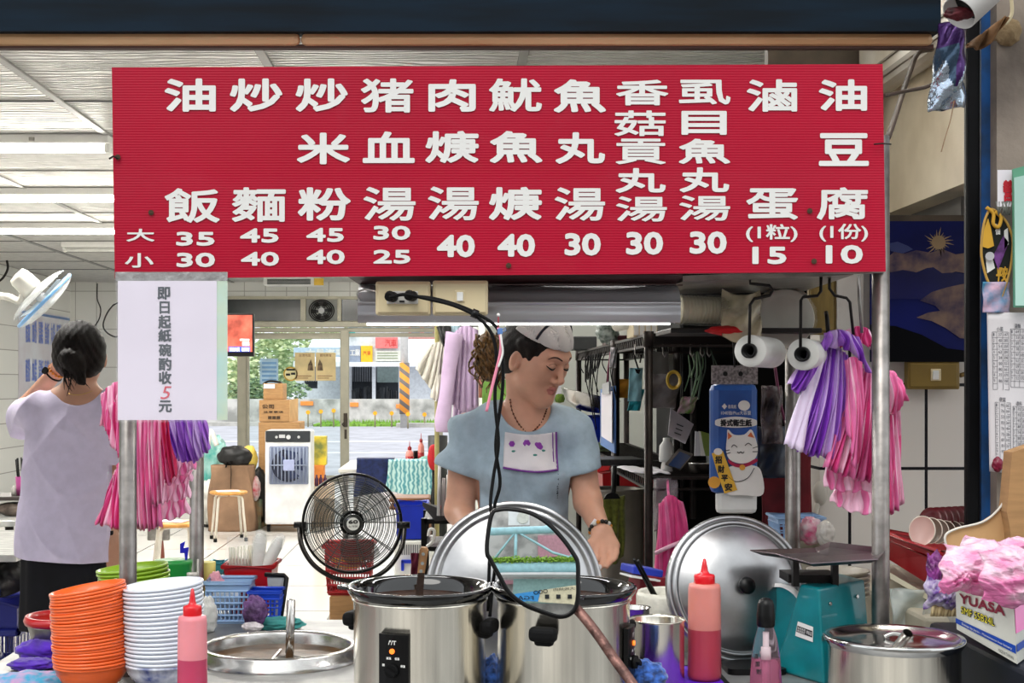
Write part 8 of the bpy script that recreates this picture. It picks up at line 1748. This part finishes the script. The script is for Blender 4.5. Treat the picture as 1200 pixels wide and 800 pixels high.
MB().grid(bibf, 24, 18).build('bib', M('bib_white', (226, 222, 226), .85, bump=(90, .1)), woman, solid=.002)
MB().tube([bibf(i/16, 1)+V3(0, -.002, 0) for i in range(17)], .0028, 8).tube([bibf(1, i/14)+V3(0, -.002, 0) for i in range(15)], .0028, 8).tube([bibf(.93, i/14)+V3(0, -.003, 0) for i in range(12)], .0016, 8).build('bib_piping', rgb('bib_purple', (122, 62, 150), .8), woman)
for (u, v, r) in ((.14, .3, .008), (.42, .24, .010), (.64, .34, .013)):
 c = bibf(u, v)+V3(0, -.003, 0); fl = MB()
 for k in range(6): a = k*PI/3; fl.ell(c+V3(r*.55*math.cos(a), 0, r*.55*math.sin(a)), (r*.5, .0012, r*.5), 10, 6)
 fl.ell(c, (r*.5, .002, r*.5), 10, 6); fl.build('printed_flower', rgb('flower_purple', (142, 62, 168), .8), woman)
lf = MB()
for u, v in ((.18, .5), (.58, .55), (.74, .45)): lf.ell(bibf(u, v)+V3(0, -.003, 0), (.006, .001, .003), 10, 6)
lf.build('printed_leaf', rgb('leaf_teal', (70, 140, 130), .8), woman)
lt = MB()
for k, ch in enumerate('SPORT FASHION'):
 if ch == ' ': continue
 z = Q(0, 547+2.7*k).z; x = Q(650.5, 0).x; y = (front(ss, x, z) or 3.76)-.002; write(lt, ch, (x-.0025, y, z), (0, 0, -.0052), (.006, 0, 0), off=.02)
lt.build('shirt_lettering', rgb('shirt_ink', (40, 48, 60), .8), woman)
nk = MB(); pts = []
for x, y in ((597, 468), (599, 480), (605, 493), (612, 502), (619, 507), (626, 502), (633, 494), (638, 484), (640, 478)):
 q = Q(x, y); yy = front(sb, q.x, q.z, y0=3.742) or 3.77; pts.append(V3(q.x, yy-.003, q.z))
sp = smooth_path(pts, 6); nk.tube(sp, .0011, 6)
for i, p in enumerate(sp):
 if i % 2 == 0: nk.ell(p, (.0028,)*3, 8, 6)
nk.build('necklace', rgb('bead_red_gold', (104, 56, 28), .35), woman)
wr = P(704, 621, 3.62); ad = (Q(714, 657, 3.585)-Q(690, 592, 3.76)).normalized(); u_, v_, _ = frame_of(ad)
bc = MB()
for k in range(16): a = 2*PI*k/16; bc.ell(wr-ad*.004+u_*.028*math.cos(a)+v_*.028*math.sin(a), (.0058,)*3, 10, 8, mi=(0, 1, 2, 0)[k % 4])
bc.build('bracelet', [rgb('bead_dark', (36, 30, 28), .3), rgb('bead_amber', (206, 130, 40), .3), rgb('bead_pale', (206, 204, 196), .3)], woman)
MB().box(wr-ad*.03+V3(-.012, -.022, 0), (.014, .004, .022), rot=Matrix.Rotation(.6, 3, 'Y'), bev=.001).build('plaster', PAPER, woman)
# hair and scarf
def hair_c():
 s = Sculpt(ar(.04, .36, .0032), ar(3.58, 3.92, .0032), ar(1.32, 1.58, .003))
 s.ell(H(0, -.018, .030), (.082, .098, .096), .01, B=HB); s.ell(H(0, -.05, -.02), (.074, .06, .075), .03, B=HB)
 for e in (-1, 1): s.cone(H(e*.074, .018, .035), H(e*.078, -.002, .028), .012, k=.015); s.cone(H(e*.072, .028, .03), H(e*.069, .030, -.004), .008, .004, .012)
 s.ell(H(0, .108, -.03), (.075, .092, .098), .008, 'sub', HB)
 for e in (-1, 1): s.ell(H(e*.085, -.004, -.028), (.014, .021, .033), .006, 'sub', HB)
 s.warp(lambda X, Y, Z: .0004*np.sin(300*X+80*Z)+.0004*np.sin(260*Z-140*X+90*Y)); return s
hair_c().build('hair', m_hair, woman, relax=1)
pt = MB(); q_ = random.Random(6); pc = Q(573, 418, 3.86)
pt.ell(pc, (.038, .04, .07), 24, 16, fn=lambda n: 1+.12*math.sin(9*n.z+4*n.x)*math.sin(7*n.x+3))
for k in range(46):
 a = q_.uniform(0, 2*PI); st = pc+V3(.034*math.cos(a), .034*math.sin(a), q_.uniform(-.01, .07)); l = q_.uniform(.05, .11); r_ = q_.uniform(.006, .013); ph = q_.uniform(0, 6); dr = V3(q_.uniform(-.3, .15), q_.uniform(-.2, .2), -1).normalized()
 pt.tube([st+dr*l*i/9+V3(r_*math.cos(ph+i*.9), r_*math.sin(ph+i*.9), 0) for i in range(10)], [.0042, .0038, .0012], 6)
pt.build('ponytail', m_hairb, woman)
def scarf_c():
 s = Sculpt(ar(.06, .36, .003), ar(3.56, 3.9, .003), ar(1.40, 1.60, .003))
 s.ell(H(0, -.016, .031), (.0885, .105, .102), .01, B=HB)
 s.ell(H(0, -.016, .031), (.0835, .0995, .097), .002, 'sub', HB)
 o, f, u = np.array(ho), np.array(hf), np.array(hu)
 def loc(X, Y, Z): return (X-o[0])*f[0]+(Y-o[1])*f[1]+(Z-o[2])*f[2], (X-o[0])*u[0]+(Y-o[1])*u[1]+(Z-o[2])*u[2]
 def c1_(X, Y, Z): v, w_ = loc(X, Y, Z); return .052-(w_+.10*v)
 def c2_(X, Y, Z): v, w_ = loc(X, Y, Z); return -.052-(v-.25*w_)
 s.warp(lambda X, Y, Z: .0011*np.sin(120*(X+.5*Y)+60*Z)); s.clip(c1_, .003); s.clip(c2_, .003); return s
scarf_c().build('headscarf', M('scarf_white', (206, 202, 198), .85, bump=(60, .2)), woman, relax=1)
st = []
for i in range(17):
 a = -1.25+2.5*i/16; n_ = V3(math.sin(a)*.95, .52, math.cos(a)*.86).normalized(); st.append(H(.0895*n_.x, -.016+.106*n_.y, .031+.103*n_.z))
MB().tube(st, .0035, 8).build('scarf_stripe', rgb('stripe_navy', (24, 26, 38), .8), woman)
# trousers
s = Sculpt(ar(-.02, .40, .008), ar(3.68, 4.0, .008), ar(.05, .92, .008)); s.ell((.183, 3.84, .82), (.168, .122, .11), .04)
for x in (.11, .255): s.chain([(x, 3.84, .80), (x, 3.83, .45), (x, 3.85, .08)], [.1, .075, .06], .03)
s.clip(lambda X, Y, Z: .09-Z, .004); s.build('trousers', rgb('dark_trousers', (34, 36, 46), .9), woman)
# the woman at the left, seen from behind
DL = 4.7
def B(px, py, d=DL): return P(px, py, d)
cx = B(88, 0).x
wl = thing('person', 'woman seen from behind in a lavender T-shirt and black skirt, hand raised to her ear', 'person', (cx, DL, 0))
zl2 = np.concatenate([np.arange(-.03, .5, .012), np.arange(.5, 1.25, .006), np.arange(1.25, 1.62, .0032)])
s = Sculpt(ar(-1.72, -1.10, .0045), ar(4.5, 5.08, .0045), zl2)
hc = B(94, 414)
s.ell(hc+V3(0, .0, .01), (.074, .092, .098), .02); s.ell(hc+V3(0, .035, -.05), (.058, .058, .07), .03); s.cone(hc+V3(0, .105, -.02), hc+V3(0, .11, -.03), .012, k=.015)
for e in (-1, 1): s.ell(hc+V3(e*.079, .012, -.02), (.010, .018, .030), .008)
s.cone(hc+V3(0, -.005, -.06), B(94, 465), .052, .054, .02); s.cone(B(70, 474), B(116, 474), .045, k=.04)
s.ell((cx, DL, 1.18), (.16, .098, .2), .04); s.ell((cx, DL, .98), (.13, .095, .18), .05); s.ell((cx, DL-.01, .82), (.15, .10, .15), .05)
for x in (cx-.08, cx+.08): s.chain([(x, DL, .8), (x, DL+.01, .45), (x, DL-.01, .08)], [.088, .058, .040], .03); s.cone((x, DL-.03, .04), (x, DL+.12, .03), .04, .032, .02)
Ls = B(40, 484); Le = B(27, 482, 4.93); Lw = B(64, 437, 4.86); s.chain([Ls, Le, Lw], [.046, .040, .027], .02); hand(s, Lw, Lw+V3(.055, -.03, .05), (.35, .5, -.75), (.6, -.6, .2), f=.95)
Rs = B(130, 482); Re = B(138, 585, 4.72); Rw = B(140, 650, 4.85); s.chain([Rs, Re, Rw], [.045, .037, .026], .02); hand(s, Rw, Rw+V3(.01, .05, -.07), (.1, .9, .4), (-.9, .1, 0))
s.build('body', m_sk2, wl, relax=2)
s = Sculpt(ar(-1.72, -1.10, .0042), ar(4.5, 5.02, .0042), ar(.73, 1.38, .0042))
s.ell((cx, DL, 1.17), (.172, .115, .2), .04); s.ell((cx-.005, DL-.005, .98), (.178, .13, .24), .06); s.ell((cx-.022, DL-.01, .82), (.180, .152, .2), .06)
s.cone(B(68, 478), B(118, 478), .056, k=.04); s.cone(B(50, 484), B(124, 484), .055, k=.04)
s.cone(Ls+V3(.01, 0, 0), B(29, 488, 4.86), .062, .064, .03); s.cone(B(30, 486, 4.83), B(29, 498, 4.86), .05, .052, .03); s.cone(Rs, B(137, 540, 4.71), .058, .058, .03)
def rdg(p): return (1-np.abs(np.sin(p)))**2.2
s.warp(lambda X, Y, Z: -.013*rdg(15*(Z-4.5*(X-cx-.01)**2)+.8*np.sin(9*X))*np.exp(-((X-cx-.01)/.12)**2)*np.clip((1.32-Z)*4, 0, 1)-.012*rdg(17*(X-cx)+6*Z+.5)*np.clip((1.12-Z)*2.5, 0, 1)-.010*rdg(14*Z+16*np.abs(X-cx)+1)*np.clip((Z-.95)*4, 0, 1)+.001)
s.clip(lambda X, Y, Z: (.775+.16*np.clip(-(X-cx-.16), 0, .35)*.35)-Z, .004)
s.clip(lambda X, Y, Z: np.where(X > -1.235, B(0, 543).z-Z-.0*X, -.1) if False else np.where((X > B(127, 0).x+.02) & (Z < B(0, 543).z), B(0, 543).z-Z, -.1), .003)
s.ell(B(94, 456, 4.68), (.072, .11, .062), .008, 'sub')
s.build('t_shirt', M('lavender_shirt', (218, 208, 234), .8, noise=(30, .03), bump=(110, .05)), wl, relax=1)
s = Sculpt(ar(-1.6, -1.05, .006), ar(4.5, 4.92, .006), ar(.5, .88, .006)); s.cone((cx-.015, DL-.008, .86), (cx-.022, DL, .5), .156, .166, .02); s.F *= 1
s.warp(lambda X, Y, Z: .004*np.sin(60*np.arctan2(Y-DL, X-cx)*.3+4*Z)); s.clip(lambda X, Y, Z: .545-Z, .004); s.clip(lambda X, Y, Z: np.abs(Y-DL+.005)-.118-.03*np.clip(.78-Z, 0, 1), .03); s.build('skirt', M('black_skirt', (12, 12, 20), .9, noise=(9, .2)), wl)
s = Sculpt(ar(-1.45, -1.15, .0032), ar(4.5, 4.86, .0032), ar(1.33, 1.62, .0032)); s.ell(hc+V3(0, -.012, .012), (.090, .098, .102), .01); s.ell(hc+V3(0, -.02, -.03), (.084, .08, .06), .02)
s.ell(hc+V3(0, .12, -.03), (.07, .08, .1), .01, 'sub')
bn = B(82, 420, 4.59); s.ell(bn, (.040, .034, .034), .012); s.cone(bn+V3(.01, .0, -.02), B(93, 447, 4.60), .028, .010, .02); s.cone(bn+V3(.025, .0, -.01), B(99, 449, 4.61), .022, .006, .02)
s.warp(lambda X, Y, Z: .0007*np.sin(330*(X-hc.x)+150*Z)+.0006*np.sin(160*Z-250*X)); s.build('hair', m_hair, wl, relax=1)
wq = B(65, 436, 4.86); wd = (Lw-Le).normalized(); u_, v_, _ = frame_of(wd)
MB().tube([wq-wd*.012+u_*.029*math.cos(a)+v_*.029*math.sin(a) for a in np.linspace(0, 2*PI, 17)[:-1]], .006, 8, cyclic=True, flat=.5).build('watch_band', BLACK, wl)
MB().cyl(wq-wd*.012+V3(-.02, -.022, .012), wq-wd*.012+V3(-.024, -.029, .015), .013, seg=18).build('watch_case', BLACK, wl)
hs = MB(); q_ = random.Random(8)
for k in range(16): p = B(80+q_.uniform(-6, 16), 428+q_.uniform(-8, 8), 4.585); hs.tube([p, p+V3(q_.uniform(-.01, .02), -.006, -.03), p+V3(q_.uniform(-.02, .03), q_.uniform(0, .02), -q_.uniform(.06, .085))], [.003, .0025, .0006], 5, smooth_n=4)
hs.build('loose_strands', m_hair, wl)
yb = MB()
for k in range(14): a = 2*PI*k/14; yb.ell(wq+wd*.006+u_*.029*math.cos(a)+v_*.029*math.sin(a), (.0055,)*3, 8, 6)
yb.build('amber_bracelet', rgb('bead_amber', (206, 130, 40), .3), wl)
MB().tube([B(74, 458, 4.66), B(84, 462, 4.625), B(96, 462, 4.62), B(108, 458, 4.64)], .0012, 6, smooth_n=5).build('neck_chain', rgb('gold_chain', (206, 170, 90), .3, metal=.8), wl)
